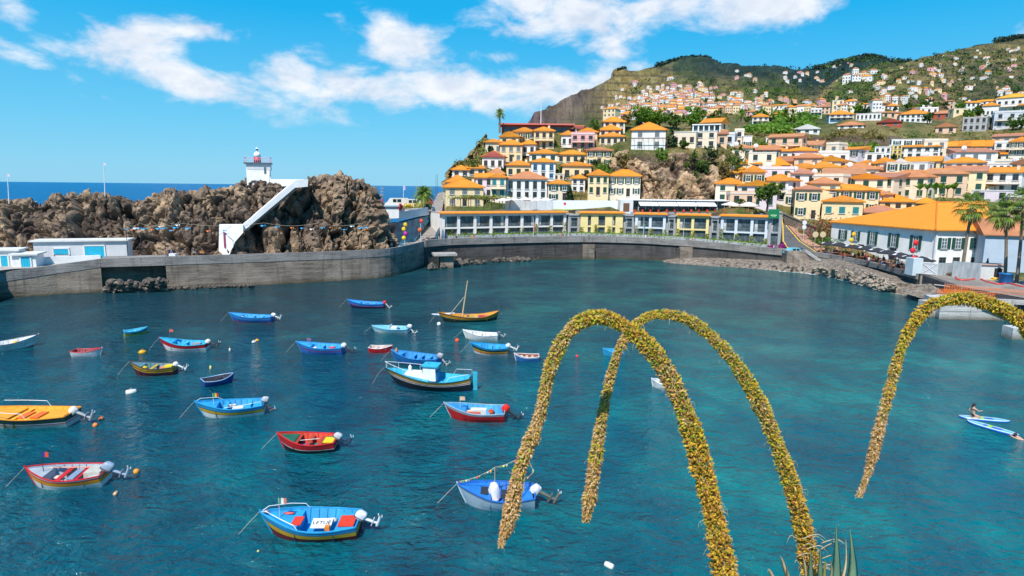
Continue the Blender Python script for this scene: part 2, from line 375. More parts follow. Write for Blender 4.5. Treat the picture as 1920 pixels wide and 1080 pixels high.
# px column -> profile of (py, Y) points, or (None, Y, z)
D = None
RID1 = {985: 236, 1000: 214, 1020: 206, 1050: 191, 1080: 181, 1120: 160, 1150: 138, 1165: 131, 1185: 131, 1200: 126, 1240: 119, 1290: 112, 1310: 114, 1340: 127, 1380: 134, 1430: 135, 1480: 130, 1530: 125, 1560: 118, 1600: 110, 1640: 113, 1700: 118, 1780: 118, 2150: 120}
RID2 = {1470: 205, 1500: 192, 1540: 169, 1580: 144, 1640: 122, 1700: 109, 1760: 94, 1800: 84, 1850: 76, 1880: 71, 1920: 73, 2000: 72, 2150: 80}
def itp(d, x):
    k = sorted(d); return float(np.interp(x, k, [d[i] for i in k]))
COLS = {
 700: [(D, 120, -8), (D, 2600, -8)],
 824: [(D, 120, -8), (D, 2600, -8)],
 836: [(D, 120, 3.9), (D, 152, 3.9), (D, 154, 8.), (386, 160), (335, 174), (D, 180, 14), (D, 190, -8), (D, 2600, -8)],
 862: [(D, 120, 3.9), (D, 152, 3.9), (D, 154, 9.5), (386, 161), (302, 184), (D, 190, 18), (D, 202, -8), (D, 2600, -8)],
 905: [(D, 120, 3.9), (D, 154, 3.9), (D, 156, 10.), (386, 162), (256, 200), (D, 206, 28), (D, 222, -8), (D, 2600, -8)],
 945: [(D, 120, 3.9), (D, 156, 3.9), (D, 158, 10.5), (386, 163), (262, 205), (247, 209), (D, 240, 32), (D, 270, -8), (D, 2600, -8)],
 1060: [(D, 120, 3.9), (D, 160, 3.9), (D, 161, 10.5), (386, 164), (262, 205), (243, 212), (D, 260, 36), (D, 320, 20), (D, 900, 10), (D, 1500, 40)],
 1145: [(D, 120, 3.9), (D, 160, 3.9), (D, 161, 10.5), (386, 164), (320, 184), (262, 205), (236, 214), (D, 260, 37), (D, 400, 60), (D, 900, 100)],
 1158: [(D, 120, 3.9), (D, 160, 3.9), (D, 161, 10.5), (D, 171, 11), (D, 174, 25), (280, 182), (262, 205), (236, 216), (D, 260, 38), (228, 500), (212, 900)],
 1250: [(D, 120, 3.9), (D, 158, 3.9), (D, 159, 10.5), (D, 171, 11), (D, 174, 25), (279, 182), (252, 205), (238, 222), (D, 260, 38), (228, 500), (206, 900)],
 1345: [(D, 120, 3.9), (D, 154, 3.9), (D, 155, 10.5), (D, 172, 11), (D, 176, 23), (282, 186), (258, 212), (240, 232), (228, 320), (222, 500), (208, 900)],
 1392: [(D, 120, 3.0), (D, 148, 3.0), (D, 152, 9), (386, 160), (335, 182), (300, 197), (282, 206), (258, 222), (240, 240), (228, 330), (220, 500), (206, 900)],
 1450: [(D, 120, 2.6), (D, 146, 2.6), (D, 154, 6.), (395, 160), (345, 178), (305, 200), (285, 210), (262, 228), (243, 245), (226, 330), (216, 500), (205, 800)],
 1510: [(D, 100, 2.6), (D, 138, 2.6), (433, 145), (400, 157), (350, 177), (305, 202), (288, 213), (270, 228), (252, 238), (243, 250), (225, 320), (214, 420), (205, 620)],
 1640: [(D, 90, 2.6), (D, 122, 2.6), (432, 143), (397, 157), (345, 178), (316, 200), (300, 215), (283, 228), (262, 232), (247, 240), (224, 300), (211, 400), (199, 600)],
 1760: [(D, 80, 2.6), (D, 128, 2.6), (D, 142, 6.5), (385, 158), (350, 177), (312, 205), (285, 224), (265, 240), (240, 275), (216, 370), (203, 560)],
 1920: [(D, 70, 2.6), (D, 126, 2.6), (D, 140, 6.5), (385, 157), (325, 192), (295, 214), (265, 232), (237, 250), (216, 310), (204, 520)],
 2150: [(D, 70, 2.6), (D, 126, 2.6), (D, 140, 6.5), (385, 157), (325, 192), (295, 214), (265, 232), (237, 250), (216, 310), (204, 520)],
}
Y0, Y1 = 88.0, 2900.0
NA, NY = 640, 520
# more rows where the village stands
tt = np.linspace(0, 1, NY)
YR = np.exp(np.interp(tt, [0, .08, .52, 1], np.log([Y0, 138, 330, Y1])))
xs = sorted(set(list(COLS) + list(RID1) + list(RID2)))
prof_px, prof = [], []
base_px = sorted(COLS)
def base_profile(px):
    c = COLS[px]; ys, zs = [], []
    for e in c:
        if e[0] is None: ys.append(e[1]); zs.append(e[2])
        else: ys.append(e[1]); zs.append(zp(px, e[0], e[1]))
    return ys, zs
BASE = {}
for px in base_px:
    ys, zs = base_profile(px)
    BASE[px] = np.interp(YR, ys, zs)
PXS = np.linspace(790, 2120, NA)
Z = np.zeros((NA, NY))
for i, px in enumerate(PXS):
    hi = next(p for p in base_px if p >= px); lo = max(p for p in base_px if p <= px)
    t = 0 if hi == lo else (px - lo) / (hi - lo)
    t = t if lo < 860 else t * t * (3 - 2 * t) * .4 + t * .6
    z = BASE[lo] * (1 - t) + BASE[hi] * t
    # the far mountains
    if px >= 983:
        r1 = zp(px, itp(RID1, px), 2400)
        ylast = 1400 if px < 1140 else 900
        z0 = float(np.interp(ylast, YR, z))
        if px < 1140: z0 = -8 + (max(0, px - 1060) / 80) * 40
        far = np.interp(YR, [ylast, 1700, 2150, 2400, 2600, 2900], [z0, z0 + (r1 - z0) * (.52 if px > 1170 else .30), z0 + (r1 - z0) * .84, r1, r1 - 60, r1 - 260])
        z = np.where(YR > ylast, far, z)
    if px >= 1470:
        r2 = zp(px, itp(RID2, px), 1300)
        z5 = float(np.interp(560, YR, z)); k = min(1, (px - 1470) / 60)
        mid = np.interp(YR, [520, 760, 1050, 1300, 1420, 1750, 1900], [z5, z5 + (r2 - z5) * .36, z5 + (r2 - z5) * .74, r2, r2 - 20, r2 * .45, 0])
        z = np.where((YR > 520) & (YR < 1900), np.where(YR < 1300, z * (1 - k) + mid * k, np.maximum(z, mid)), z)
    Z[i] = z
AA = np.array([[ray(px, 350)[0]] for px in PXS])[:, 0]
QUAY = [(-40, 575), (0, 560), (110, 552), (190, 548), (312, 543), (480, 535), (560, 531), (650, 526), (720, 521), (770, 509), (800, 498), (850, 493), (1000, 487), (1100, 485), (1200, 486)]
QUAY = [W(*p) for p in QUAY] + [P(1280, 449, 141), P(1380, 457, 138), P(1472, 466, 131.8), W(1504, 468, 3.9), W(1560, 474.5, 3.7), W(1640, 491, 3.3), W(1722, 513, 3.3), W(1790, 537, 3.0), W(1900, 558, 2.9)]
_qa = [p.x / p.y for p in QUAY]; _qy = [p.y for p in QUAY]
wallY = np.interp(AA, _qa, _qy)
Z[YR[None, :] < (wallY + 2.2)[:, None]] = -6
XX = AA[:, None] * YR[None, :]; YY = np.broadcast_to(YR[None, :], XX.shape)
pts = np.stack([XX.ravel(), YY.ravel(), Z.ravel()], 1)
amp = np.interp(YY.ravel(), [150, 190, 300, 500, 1300, 2400], [0, .35, 1.2, 6, 20, 34])
nz = fbm(pts / np.interp(YY.ravel(), [150, 400, 1300, 2400], [14, 30, 130, 230])[:, None], 5, 3, .55)
rdg = 1 - 2 * np.abs(fbm(pts[:, :] * np.array((1, .45, .0)) / np.interp(YY.ravel(), [150, 600, 1300, 2400], [30, 80, 190, 300])[:, None], 3, 9))
gul = 1 - 2 * np.abs(fbm(np.stack([XX.ravel() / 95, YY.ravel() / 900, Z.ravel() / 520], 1), 4, 61, .6))
gul2 = blocks(np.stack([XX.ravel() / 60, YY.ravel() / 240, Z.ravel() / 60], 1), 63, .8, .5)
farm = np.clip((YY.ravel() - 1150) / 300, 0, 1) * (1 - np.clip((YY.ravel() - 2330) / 60, 0, 1) * .8)
nz = nz + farm * (gul * .8 + gul2 * .3)
rfade = 1 - .85 * np.exp(-((YY.ravel() - 2400) / np.where(np.repeat(PXS, NY) < 1150, 150, 320)) ** 2) - .8 * np.exp(-((YY.ravel() - 1300) / 170) ** 2) * (np.repeat(PXS, NY) > 1480)
amp = amp * rfade
land = np.clip((Z.ravel() + 4) / 6, 0, 1)
near_ok = np.clip((YY.ravel() - 166) / 20, 0, 1)
zz = Z.ravel() + (nz * amp + (rdg - .6) * amp * 1.1 * (YY.ravel() > 420)) * land * near_ok
# farming terraces: the slopes step up in walls
th = np.interp(YY.ravel(), [220, 500, 1300, 2400], [2.2, 5.0, 9, 16])
fr = zz / th - np.floor(zz / th)
stp = (np.floor(zz / th) + np.clip((fr - .55) / .45, 0, 1)) * th
tmask = np.clip((YY.ravel() - 240) / 80, 0, 1) * np.clip((2050 - YY.ravel()) / 200, 0, 1) * .8
zz = zz * (1 - tmask) + stp * tmask
ZT = zz.reshape(Z.shape)
def TZ(a, Y):
    i = float(np.interp(a, AA, np.arange(NA))); j = float(np.interp(Y, YR, np.arange(NY)))
    i0, j0 = min(int(i), NA - 2), min(int(j), NY - 2); u, v = i - i0, j - j0
    return (ZT[i0, j0] * (1 - u) * (1 - v) + ZT[i0 + 1, j0] * u * (1 - v) + ZT[i0, j0 + 1] * (1 - u) * v + ZT[i0 + 1, j0 + 1] * u * v)
_YS = np.exp(np.linspace(np.log(118), np.log(2500), 900))
def hit(px, py, ymin=120):
    """where the line of sight through this picture point meets the land"""
    a, b = ray(px, py); i = float(np.interp(a, AA, np.arange(NA))); i0 = min(int(i), NA - 2); u = i - i0
    prof = np.interp(_YS, YR, ZT[i0] * (1 - u) + ZT[i0 + 1] * u)
    g = (prof >= CAMZ + b * _YS) & (_YS > ymin)
    k = int(np.argmax(g)) if g.any() else len(_YS) - 1
    Y = _YS[k]; return Vector((a * Y, Y, float(prof[k])))
# ground cover by place: rock, dry grass, green, forest (what grows where)
YF = YY.ravel(); XF = XX.ravel(); PF = np.repeat(PXS, NY)
n_a = fbm(pts / np.interp(YF, [150, 500, 2400], [9, 30, 160])[:, None], 5, 31, .6)
n_b = fbm(pts / np.interp(YF, [150, 500, 2400], [25, 90, 420])[:, None], 4, 47)
slope = np.abs(np.gradient(Z, axis=1) / np.gradient(YR)[None, :]).ravel()
rock = np.clip((slope - .75) * 2.2, 0, 1) * (YF < 600)
rock = np.maximum(rock, ((PF < 1135) & (YF > 1300)) * np.clip(.85 + n_b * 1.2 - np.clip((PF - 1085) / 90, 0, .5), 0, 1))
rock = np.maximum(rock, ((YF > 228) & (YF < 236) & (PF > 1480) & (PF < 1700)) * 1.0)
forest = np.clip((YF - 1250) / 300, 0, 1) * np.clip((PF - 1215) / 60, 0, 1) * np.clip(1.15 + n_b * 1.3, 0, 1)
forest = np.maximum(forest, (YF > 1300) * (PF < 1180) * np.clip((YF - 2230) / 150, 0, 1))
forest = np.maximum(forest, np.clip((YF - 1180) / 80, 0, 1) * (YF < 1600) * np.clip(n_b * 3 + (PF - 1780) / 200, 0, 1))
forest = np.maximum(forest, (YF > 500) * (YF < 1300) * (PF > 1480) * np.clip(n_b * 2.0 - .3, 0, .5))
dry = np.clip(.5 + n_a * 1.6, 0, 1)
dry = np.maximum(dry, ((YF > 232) & (YF < 300) & (PF > 1480) & (PF < 1790)) * np.clip(.9 + n_a * 2, 0, 1))
dry = np.maximum(dry, ((YF > 1000) & (PF > 1125) & (PF < 1250)) * np.clip(1.0 + n_a, 0, 1)); dry = np.maximum(dry, ((YF > 480) & (YF < 1320) & (PF > 1500)) * np.clip(.62 + n_a * 2, 0, 1))
m, nt, b = newmat('hillside')
def attr(n):
    a = nt.nodes.new('ShaderNodeAttribute'); a.attribute_name = n; return a.outputs['Fac']
geo = nt.nodes.new('ShaderNodeNewGeometry'); pos = geo.outputs['Position']
sp = nt.nodes.new('ShaderNodeSeparateXYZ'); nt.links.new(pos, sp.inputs[0])
sc_ = nt.nodes.new('ShaderNodeVectorMath'); sc_.operation = 'SCALE'; nt.links.new(pos, sc_.inputs[0])
nt.links.new(_math(nt, 'DIVIDE', 30.0, _math(nt, 'ADD', sp.outputs[1], 60.0)), sc_.inputs['Scale'])
q = sc_.outputs[0]
na = _noise(nt, q, .9, 8, .65); nb = _noise(nt, q, 2.4, 8, .75); nc = _noise(nt, q, 11.0, 4, .75)
def _sv(nt, v, sc):
    mp = nt.nodes.new('ShaderNodeMapping'); mp.inputs['Scale'].default_value = sc; nt.links.new(v, mp.inputs[0]); return mp.outputs[0]
green = _ramp(nt, nb, [(.33, (.045, .085, .020)), (.5, (.14, .20, .045)), (.68, (.30, .32, .10))])
dryc = _ramp(nt, nb, [(.33, (.22, .17, .07)), (.52, (.50, .37, .14)), (.7, (.66, .52, .26))])
fst = _ramp(nt, nb, [(.33, (.020, .050, .052)), (.55, (.048, .092, .080)), (.75, (.13, .16, .10))])  # bluish green: distance haze put into the forest colour
strk = _noise(nt, _sv(nt, q, (2.2, .5, .35)), 2.0, 6, .65)  # streaks put the dark of gullies and crevices into the rock colour
rk = _ramp(nt, _math(nt, 'ADD', _math(nt, 'MULTIPLY', na, .5), _math(nt, 'MULTIPLY', strk, .5)), [(.38, (.085, .060, .070)), (.5, (.22, .145, .15)), (.6, (.40, .27, .24))])
nearf = nt.nodes.new('ShaderNodeMapRange'); nearf.inputs[1].default_value = 500; nearf.inputs[2].default_value = 250; nt.links.new(sp.outputs[1], nearf.inputs[0])
rk = _mix(nt, nearf.outputs[0], rk, _ramp(nt, na, [(.3, (.10, .075, .05)), (.5, (.22, .16, .10)), (.68, (.38, .29, .19))]))
c = _mix(nt, attr('dry'), green, dryc)
wl = _ramp(nt, _math(nt, 'MULTIPLY', geo.outputs['True Normal'], 1.0), [(0, (0, 0, 0)), (1, (1, 1, 1))])
c = _mix(nt, _ramp(nt, nc, [(.46, (0, 0, 0)), (.6, (.55,) * 3)]), c, _mix(nt, .5, c, (.035, .060, .022)))
spq = nt.nodes.new('ShaderNodeSeparateXYZ'); nt.links.new(q, spq.inputs[0])
tl = _math(nt, 'FRACT', _math(nt, 'ADD', _math(nt, 'MULTIPLY', spq.outputs[2], 3.2), _math(nt, 'MULTIPLY', na, 1.6)))
tf = nt.nodes.new('ShaderNodeMapRange'); tf.inputs[1].default_value = 230; tf.inputs[2].default_value = 420; nt.links.new(sp.outputs[1], tf.inputs[0])
c = _mix(nt, _math(nt, 'MULTIPLY', _ramp(nt, tl, [(.0, (.75,) * 3), (.2, (.5,) * 3), (.3, (0, 0, 0)), (1, (0, 0, 0))]), tf.outputs[0]), c, _mix(nt, nb, (.045, .06, .03), (.20, .15, .11)))
c = _mix(nt, attr('forest'), c, fst); c = _mix(nt, attr('rock'), c, rk)
nt.links.new(c, b.inputs['Base Color']); b.inputs['Roughness'].default_value = .95; b.inputs['Specular IOR Level'].default_value = .1
bd = _math(nt, 'MULTIPLY', _math(nt, 'ADD', _math(nt, 'ADD', nb, nc), strk), _math(nt, 'DIVIDE', _math(nt, 'ADD', sp.outputs[1], 60), 100))
_bump(nt, b, bd, 1.0, 1.2)
V = np.stack([XF, YF, zz], 1)
tag(link('terrain', gridmesh('terrain', V, NA, NY, m, True, {'rock': rock, 'forest': forest, 'dry': dry})), kind='structure')
# ---------------------------------------------------------------- rocks
ROCK = rockmat('basalt', (.088, .068, .058), (.205, .155, .118), (.37, .275, .185), .25, .35, None, True)
ROCK2 = rockmat('tuff_cliff', (.12, .085, .06), (.29, .20, .13), (.50, .37, .25), .22, .45, (.10, .13, .03), True)
def rock_sheet(name, base, crest, lean, back, nu, nv, mat, amp=(1.3, .55), size=(3.0, 1.1), zb=3.0, seed=0, asp=(1, 1, .55), backdrop=None):
    """base/crest: lists of (x, y, z) along the rock, left to right. A sheet up the face, over the crest and down the back."""
    b0 = np.array([tuple(p) for p in base]); c0 = np.array([tuple(p) for p in crest])
    def along(p, n):
        d = np.r_[0, np.cumsum(np.linalg.norm(np.diff(p[:, :2], axis=0), axis=1))]; t = np.linspace(0, d[-1], n)
        return np.stack([np.interp(t, d, p[:, k]) for k in range(3)], 1)
    Bs = along(b0, nu); Cr = along(c0, nu)
    v = np.linspace(0, 1, nv); V = np.zeros((nu, nv, 3)); vf = .62
    for j, t in enumerate(v):
        if t <= vf:
            s = t / vf; e = s ** lean
            V[:, j, 0] = Bs[:, 0] * (1 - e) + Cr[:, 0] * e; V[:, j, 1] = Bs[:, 1] * (1 - e) + Cr[:, 1] * e
            V[:, j, 2] = Bs[:, 2] * (1 - s) + Cr[:, 2] * s
        else:
            s = (t - vf) / (1 - vf)
            V[:, j, 0] = Cr[:, 0]; V[:, j, 1] = Cr[:, 1] + back * s
            V[:, j, 2] = Cr[:, 2] * (1 - s ** 2.5) + zb * s ** 2.5
    du = np.gradient(V, axis=0); dv = np.gradient(V, axis=1)
    N = np.cross(du, dv); N /= np.linalg.norm(N, axis=2, keepdims=True) + 1e-9
    p = V.reshape(-1, 3); n = N.reshape(-1, 3); a3 = np.array(asp)
    w = np.stack([fbm(p / 2.2, 3, seed + k) for k in (71, 72, 73)], 1) * .5
    d = blocks(p * a3 / size[0] + w * .5, seed + 1, 1.05, .55, 15) * amp[0] + blocks(p * a3 / size[1] + w, seed + 2, 1.15, .55, 14) * amp[1]
    calm = np.ones((nu, nv)); calm[:, int(nv * vf) - 5:] = .45; d = d * calm.ravel()
    d += blocks(p / (size[1] * .42) + w, seed + 3, 1.2, .4) * amp[1] * .38 + fbm(p / .7, 3, seed + 4) * .12
    q = p + n * d[:, None]
    f1, f2, r1, _v, _t = cells(p * a3 / size[1] + w, seed + 2); _a, _b, r2, _v, _t = cells(p * a3 / size[0] + w * .5, seed + 1)
    rock_sheet.tone = np.clip(.5 * r1 + .5 * r2 + .25 * fbm(p / 5, 3, seed + 9), 0, 1)
    return q, p
HB = [W(px, py, 4.0) for px, py in ((-140, 470), (0, 474), (130, 472), (245, 472), (330, 474), (440, 471), (560, 469), (640, 466), (700, 463), (732, 459))]
HBY = np.interp([-140, 0, 130, 245, 330, 440, 560, 640, 700, 732], [-140, 130, 245, 330, 440, 560, 640, 700, 732], [103.5, 103, 103.2, 103.6, 104, 106.2, 109.5, 112.5, 114])
HB = [Vector((p.x / p.y * y, y, 3.4)) for p, y in zip(HB, HBY)]
CRP = [(-160, 372), (-40, 380), (0, 374), (30, 374), (66, 378), (92, 370), (130, 372), (152, 362), (196, 362), (206, 366), (222, 362), (240, 374), (268, 377), (292, 366), (310, 361), (367, 361), (415, 355), (445, 343), (462, 337), (490, 334), (503, 338),
       (540, 347), (560, 340), (585, 333), (604, 337), (634, 332), (652, 337), (672, 336), (694, 343), (700, 357), (708, 384), (716, 405), (724, 423), (733, 450)]
def depth_crest(px): return float(np.interp(px, [-160, 0, 245, 440, 560, 640, 700, 733], [111, 111, 111.5, 112, 113, 114.5, 116.5, 119]))
HC = [P(px, py, depth_crest(px)) for px, py in CRP]
q, p0 = rock_sheet('rocky_headland', HB, HC, 1.08, 9.0, 420, 120, ROCK, (2.7, 1.1), (4.4, 1.9), -3.0, 5, (1, 1, .34))
tag(link('rocky_headland', gridmesh('rocky_headland', q, 420, 120, ROCK, False, {'tone': rock_sheet.tone})), kind='structure')
KB = [P(px, py, Y) for px, py, Y in ((1146, 360, 174), (1156, 372, 172), (1180, 376, 170), (1210, 378, 167.5), (1250, 380, 164.5), (1290, 380, 164.5), (1330, 380, 166), (1348, 376, 170), (1360, 350, 176), (1372, 320, 182))]
KC = [P(px, py, Y) for px, py, Y in ((1146, 300, 178), (1156, 286, 176.5), (1180, 284, 175.5), (1220, 286, 175), (1260, 287, 175), (1300, 289, 175.5), (1330, 291, 177), (1350, 293, 180), (1362, 294, 184), (1378, 300, 188))]
KB = [Vector((p.x, p.y, p.z - 1.5)) for p in KB]
q, p0 = rock_sheet('village_cliff', KB, KC, 1.5, 6.0, 190, 110, ROCK2, (1.8, .75), (5.2, 2.0), 20.0, 15, (1, 1, .5))
tag(link('village_cliff', gridmesh('village_cliff', q, 190, 110, ROCK2, False, {'tone': rock_sheet.tone})), kind='structure')
# grassy bluff at the sea end of the village
LB = [P(px, py, Y) for px, py, Y in ((833, 345, 171), (838, 330, 174), (852, 322, 179), (868, 312, 184), (885, 296, 190), (900, 285, 197))]
LC = [P(px, py, Y) for px, py, Y in ((836, 326, 177), (843, 314, 180), (858, 303, 184), (870, 300, 188), (888, 278, 195), (912, 250, 203))]
LB = [Vector((p.x - .3, p.y, p.z - 6)) for p in LB]
BLUFF = rockmat('grassy_bluff', (.09, .07, .04), (.22, .17, .08), (.38, .28, .12), .4, .2, (.20, .20, .05))
q, p0 = rock_sheet('bluff', LB, LC, 1.3, 8.0, 90, 60, BLUFF, (1.0, .6), (3, 1.2), 0.0, 25)
tag(link('sea_bluff', gridmesh('sea_bluff', q, 90, 60, BLUFF, False, {'tone': rock_sheet.tone})), kind='structure')
# ---------------------------------------------------------------- quay wall and promenade
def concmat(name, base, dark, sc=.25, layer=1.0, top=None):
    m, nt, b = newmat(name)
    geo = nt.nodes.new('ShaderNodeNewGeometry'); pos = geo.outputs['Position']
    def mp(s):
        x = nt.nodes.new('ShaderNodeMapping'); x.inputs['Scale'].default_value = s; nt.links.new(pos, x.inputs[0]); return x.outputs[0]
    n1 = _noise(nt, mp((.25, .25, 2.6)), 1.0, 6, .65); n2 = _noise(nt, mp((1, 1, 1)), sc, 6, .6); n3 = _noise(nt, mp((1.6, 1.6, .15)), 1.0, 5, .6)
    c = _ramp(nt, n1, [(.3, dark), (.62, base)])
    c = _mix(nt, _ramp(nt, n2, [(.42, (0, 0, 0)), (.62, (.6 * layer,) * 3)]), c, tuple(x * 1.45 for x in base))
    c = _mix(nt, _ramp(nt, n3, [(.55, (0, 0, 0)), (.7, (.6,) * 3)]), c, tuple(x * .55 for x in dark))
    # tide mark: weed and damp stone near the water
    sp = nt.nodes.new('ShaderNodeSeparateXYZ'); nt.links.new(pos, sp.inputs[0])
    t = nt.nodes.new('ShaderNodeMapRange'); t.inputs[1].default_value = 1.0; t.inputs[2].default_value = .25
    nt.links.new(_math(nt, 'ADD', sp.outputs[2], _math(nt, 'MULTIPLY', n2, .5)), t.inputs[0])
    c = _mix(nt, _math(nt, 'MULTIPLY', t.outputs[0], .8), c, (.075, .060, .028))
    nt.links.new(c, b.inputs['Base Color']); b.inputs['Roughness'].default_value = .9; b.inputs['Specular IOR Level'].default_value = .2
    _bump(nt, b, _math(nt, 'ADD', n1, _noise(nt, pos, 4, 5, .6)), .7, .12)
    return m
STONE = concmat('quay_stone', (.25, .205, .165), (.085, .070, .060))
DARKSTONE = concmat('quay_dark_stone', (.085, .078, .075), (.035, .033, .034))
PARAPET = concmat('parapet_concrete', (.25, .235, .22), (.14, .13, .125), .3, .8)
PAVE = concmat('paving', (.42, .38, .34), (.30, .27, .25), .4, .5)
def offset(pl, d):
    out = []
    for i, p in enumerate(pl):
        t = (pl[min(i + 1, len(pl) - 1)] - pl[max(i - 1, 0)]); t.z = 0; t.normalize()
        out.append(Vector((p.x - t.y * d, p.y + t.x * d, p.z)))
    return out
def smooth(pl, k=3):
    for _ in range(k):
        q = [pl[0]]
        for a, b_ in zip(pl, pl[1:]): q += [a * .75 + b_ * .25, a * .25 + b_ * .75]
        q.append(pl[-1]); pl = q
    return pl
def band(mb, pl, z0, z1, d0, d1, zt=None):
    """wall strip along a plan line between offsets d0 (water side) and d1; z may vary with a function of index share"""
    A = offset(pl, d0); B_ = offset(pl, d1); n = len(pl)
    f0 = z0 if callable(z0) else (lambda i: z0); f1 = z1 if callable(z1) else (lambda i: z1)
    vs = []
    for i in range(n):
        a, b_ = A[i], B_[i]
        vs += [(a.x, a.y, f0(i)), (a.x, a.y, f1(i)), (b_.x, b_.y, f1(i)), (b_.x, b_.y, f0(i))]
    fs = []
    for i in range(n - 1):
        o = i * 4
        for k in range(4): fs.append((o + k, o + (k + 1) % 4, o + 4 + (k + 1) % 4, o + 4 + k))
    fs += [(3, 2, 1, 0), tuple(n * 4 - 4 + k for k in range(4))]
    mb.add(vs, fs)
GL = [W(-40, 575), W(0, 560), W(110, 552), W(193, 548)]
GM = [W(314, 543), W(480, 535), W(560, 531), W(650, 526), W(720, 521), W(752, 514), W(775, 507), W(795, 499)]
topL = lambda i: [2.7, 3.5, 4.3, 4.95][i]
def q_thing(label, pl, low, hi, body, zc, h_par, over=.12, cap=PARAPET):
    t = thing('quay_wall', label, 'sea wall', (0, 0, 0), 0, 'stretches of the harbour wall')
    mb = MB().use(body); band(mb, pl, low, (lambda i: hi(i) - h_par) if callable(hi) else hi - h_par, 0, 1.2); mb.build('wall_body', t)
    mb = MB().use(cap); band(mb, pl, (lambda i: hi(i) - h_par) if callable(hi) else hi - h_par, hi, -over, .38); mb.build('parapet', t)
    return t
q_thing('low stretch of grey harbour wall sloping up beside the small white huts with turquoise doors', GL, -2, topL, STONE, 0, 1.25, .06)
q_thing('long weathered grey harbour wall curving in front of the rocky headland', smooth(GM, 2), -2, 5.05, STONE, 0, 1.3, .06)
# the recess between them, set back over a heap of boulders
GR = [W(193, 548), W(193, 548) + Vector((2.6, 2.9, 0)), W(314, 543) + Vector((-2.4, 1.6, 0)), W(314, 543)]
GR2 = [Vector((p.x, p.y, 0)) for p in (W(190, 548) + Vector((-1.2, 1.8, 0)), W(318, 543) + Vector((-1.0, 4.0, 0)))]
t = thing('quay_wall', 'dark set-back stretch of harbour wall above a heap of boulders', 'sea wall', (0, 0, 0), 0, 'stretches of the harbour wall')
mb = MB().use(STONE); band(mb, GR2, -2, 3.74, 0, 1.0); mb.build('wall_body', t)
GT = [W(193.5, 548), W(313.5, 543)]
mb = MB().use(PARAPET); band(mb, GT, 3.72, 5.0, -.055, 3.2); mb.build('parapet', t)
FAR = smooth([W(795.5, 499), W(815, 496), W(850, 493), W(1000, 487), W(1100, 485), W(1200, 486), P(1280, 449, 141), P(1380, 457, 138), P(1472, 466, 131.8)], 2)
FAR = [Vector((p.x, p.y, 0)) for p in FAR]
topz = lambda x: float(np.interp(x, [17, 38, 48, 57], [5.2, 4.9, 4.3, 3.9]))
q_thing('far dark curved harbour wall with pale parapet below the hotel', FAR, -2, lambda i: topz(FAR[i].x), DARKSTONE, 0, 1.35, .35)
for k, (px, py) in enumerate(((1092, 486), (1268, 489), (1384, 478))):   # buttresses on it
    p = W(px, py); w_ = W(px + 22, py)
    mb = MB().use(STONE); d = (w_ - p).length
    mb.box((0, 0, .9), (d, 1.3, 5.8)); o = mb.build('wall_buttress', None, (p.x + d / 2, float(np.interp(p.x + d / 2, [f.x for f in FAR], [f.y for f in FAR])) - .3, -.45), 0)
    tag(o, ['stone buttress on the far harbour wall below the yellow hotel wing', 'stone buttress on the far harbour wall between two yellow hotel wings', 'stone buttress on the far harbour wall where the pebble beach begins'][k], 'buttress', 'buttresses of the far harbour wall')
NEARR = [W(1504, 468, 3.9), W(1560, 474.5, 3.7), W(1640, 491, 3.3), W(1722, 513, 3.3)]
NEARR = [Vector((p.x, p.y, 0)) for p in NEARR]
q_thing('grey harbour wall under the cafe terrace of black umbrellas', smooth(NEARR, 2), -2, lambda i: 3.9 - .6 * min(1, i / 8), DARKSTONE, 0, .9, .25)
R2 = [W(1722.5, 513, 3.3), W(1790, 537, 3.0), W(1900, 558, 2.9), W(1990, 575, 2.9)]; R2 = [Vector((p.x, p.y, 0)) for p in R2]
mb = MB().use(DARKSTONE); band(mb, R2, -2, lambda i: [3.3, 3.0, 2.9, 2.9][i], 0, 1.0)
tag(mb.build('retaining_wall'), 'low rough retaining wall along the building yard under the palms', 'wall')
# promenade paving behind the walls
def strip(name, pl, d0, d1, z, mat, kind='structure'):
    A = offset(pl, d0); B_ = offset(pl, d1); n = len(pl)
    vs = [(p.x, p.y, z(i) if callable(z) else z) for i, p in enumerate(A)] + [(p.x, p.y, z(i) if callable(z) else z) for i, p in enumerate(B_)]
    mb = MB().use(mat); mb.add(vs, [(i, i + 1, n + i + 1, n + i) for i in range(n - 1)]); o = mb.build(name); tag(o, kind=kind); return o
ALLQ = GL[:-1] + [W(193, 548)] + GM
strip('promenade', smooth(ALLQ, 1), .38, 24, 3.98, PAVE)
strip('promenade', FAR, .38, 16, lambda i: topz(FAR[i].x) - 1.05, PAVE)
strip('promenade', smooth(NEARR + R2[1:], 1), .38, 13, 3.02, concmat('yard_ground', (.27, .235, .20), (.15, .13, .115), .5, .7))
# ---------------------------------------------------------------- beach, boulders
PEB = rockmat('pebbles', (.085, .068, .055), (.20, .16, .125), (.33, .28, .23), 1.6, .1)
def sheet(name, rows, nu, mat, rough=.12, fr=1.2, seed=0):
    """rows: list of polylines (same meaning across), lofted"""
    nv = (len(rows) - 1) * 10 + 1
    def along(p, n):
        a = np.array([tuple(x) for x in p]); d = np.r_[0, np.cumsum(np.linalg.norm(np.diff(a, axis=0), axis=1))]; t = np.linspace(0, d[-1], n)
        return np.stack([np.interp(t, d, a[:, k]) for k in range(3)], 1)
    L = [along(r, nu) for r in rows]; V = np.zeros((nu, nv, 3))
    for j in range(nv):
        i = min(j // 10, len(rows) - 2); t = j / 10 - i; V[:, j] = L[i] * (1 - t) + L[i + 1] * t
    p = V.reshape(-1, 3); p[:, 2] += fbm(p * fr, 4, seed) * rough
    return link(name, gridmesh(name, p, nu, nv, mat, True))
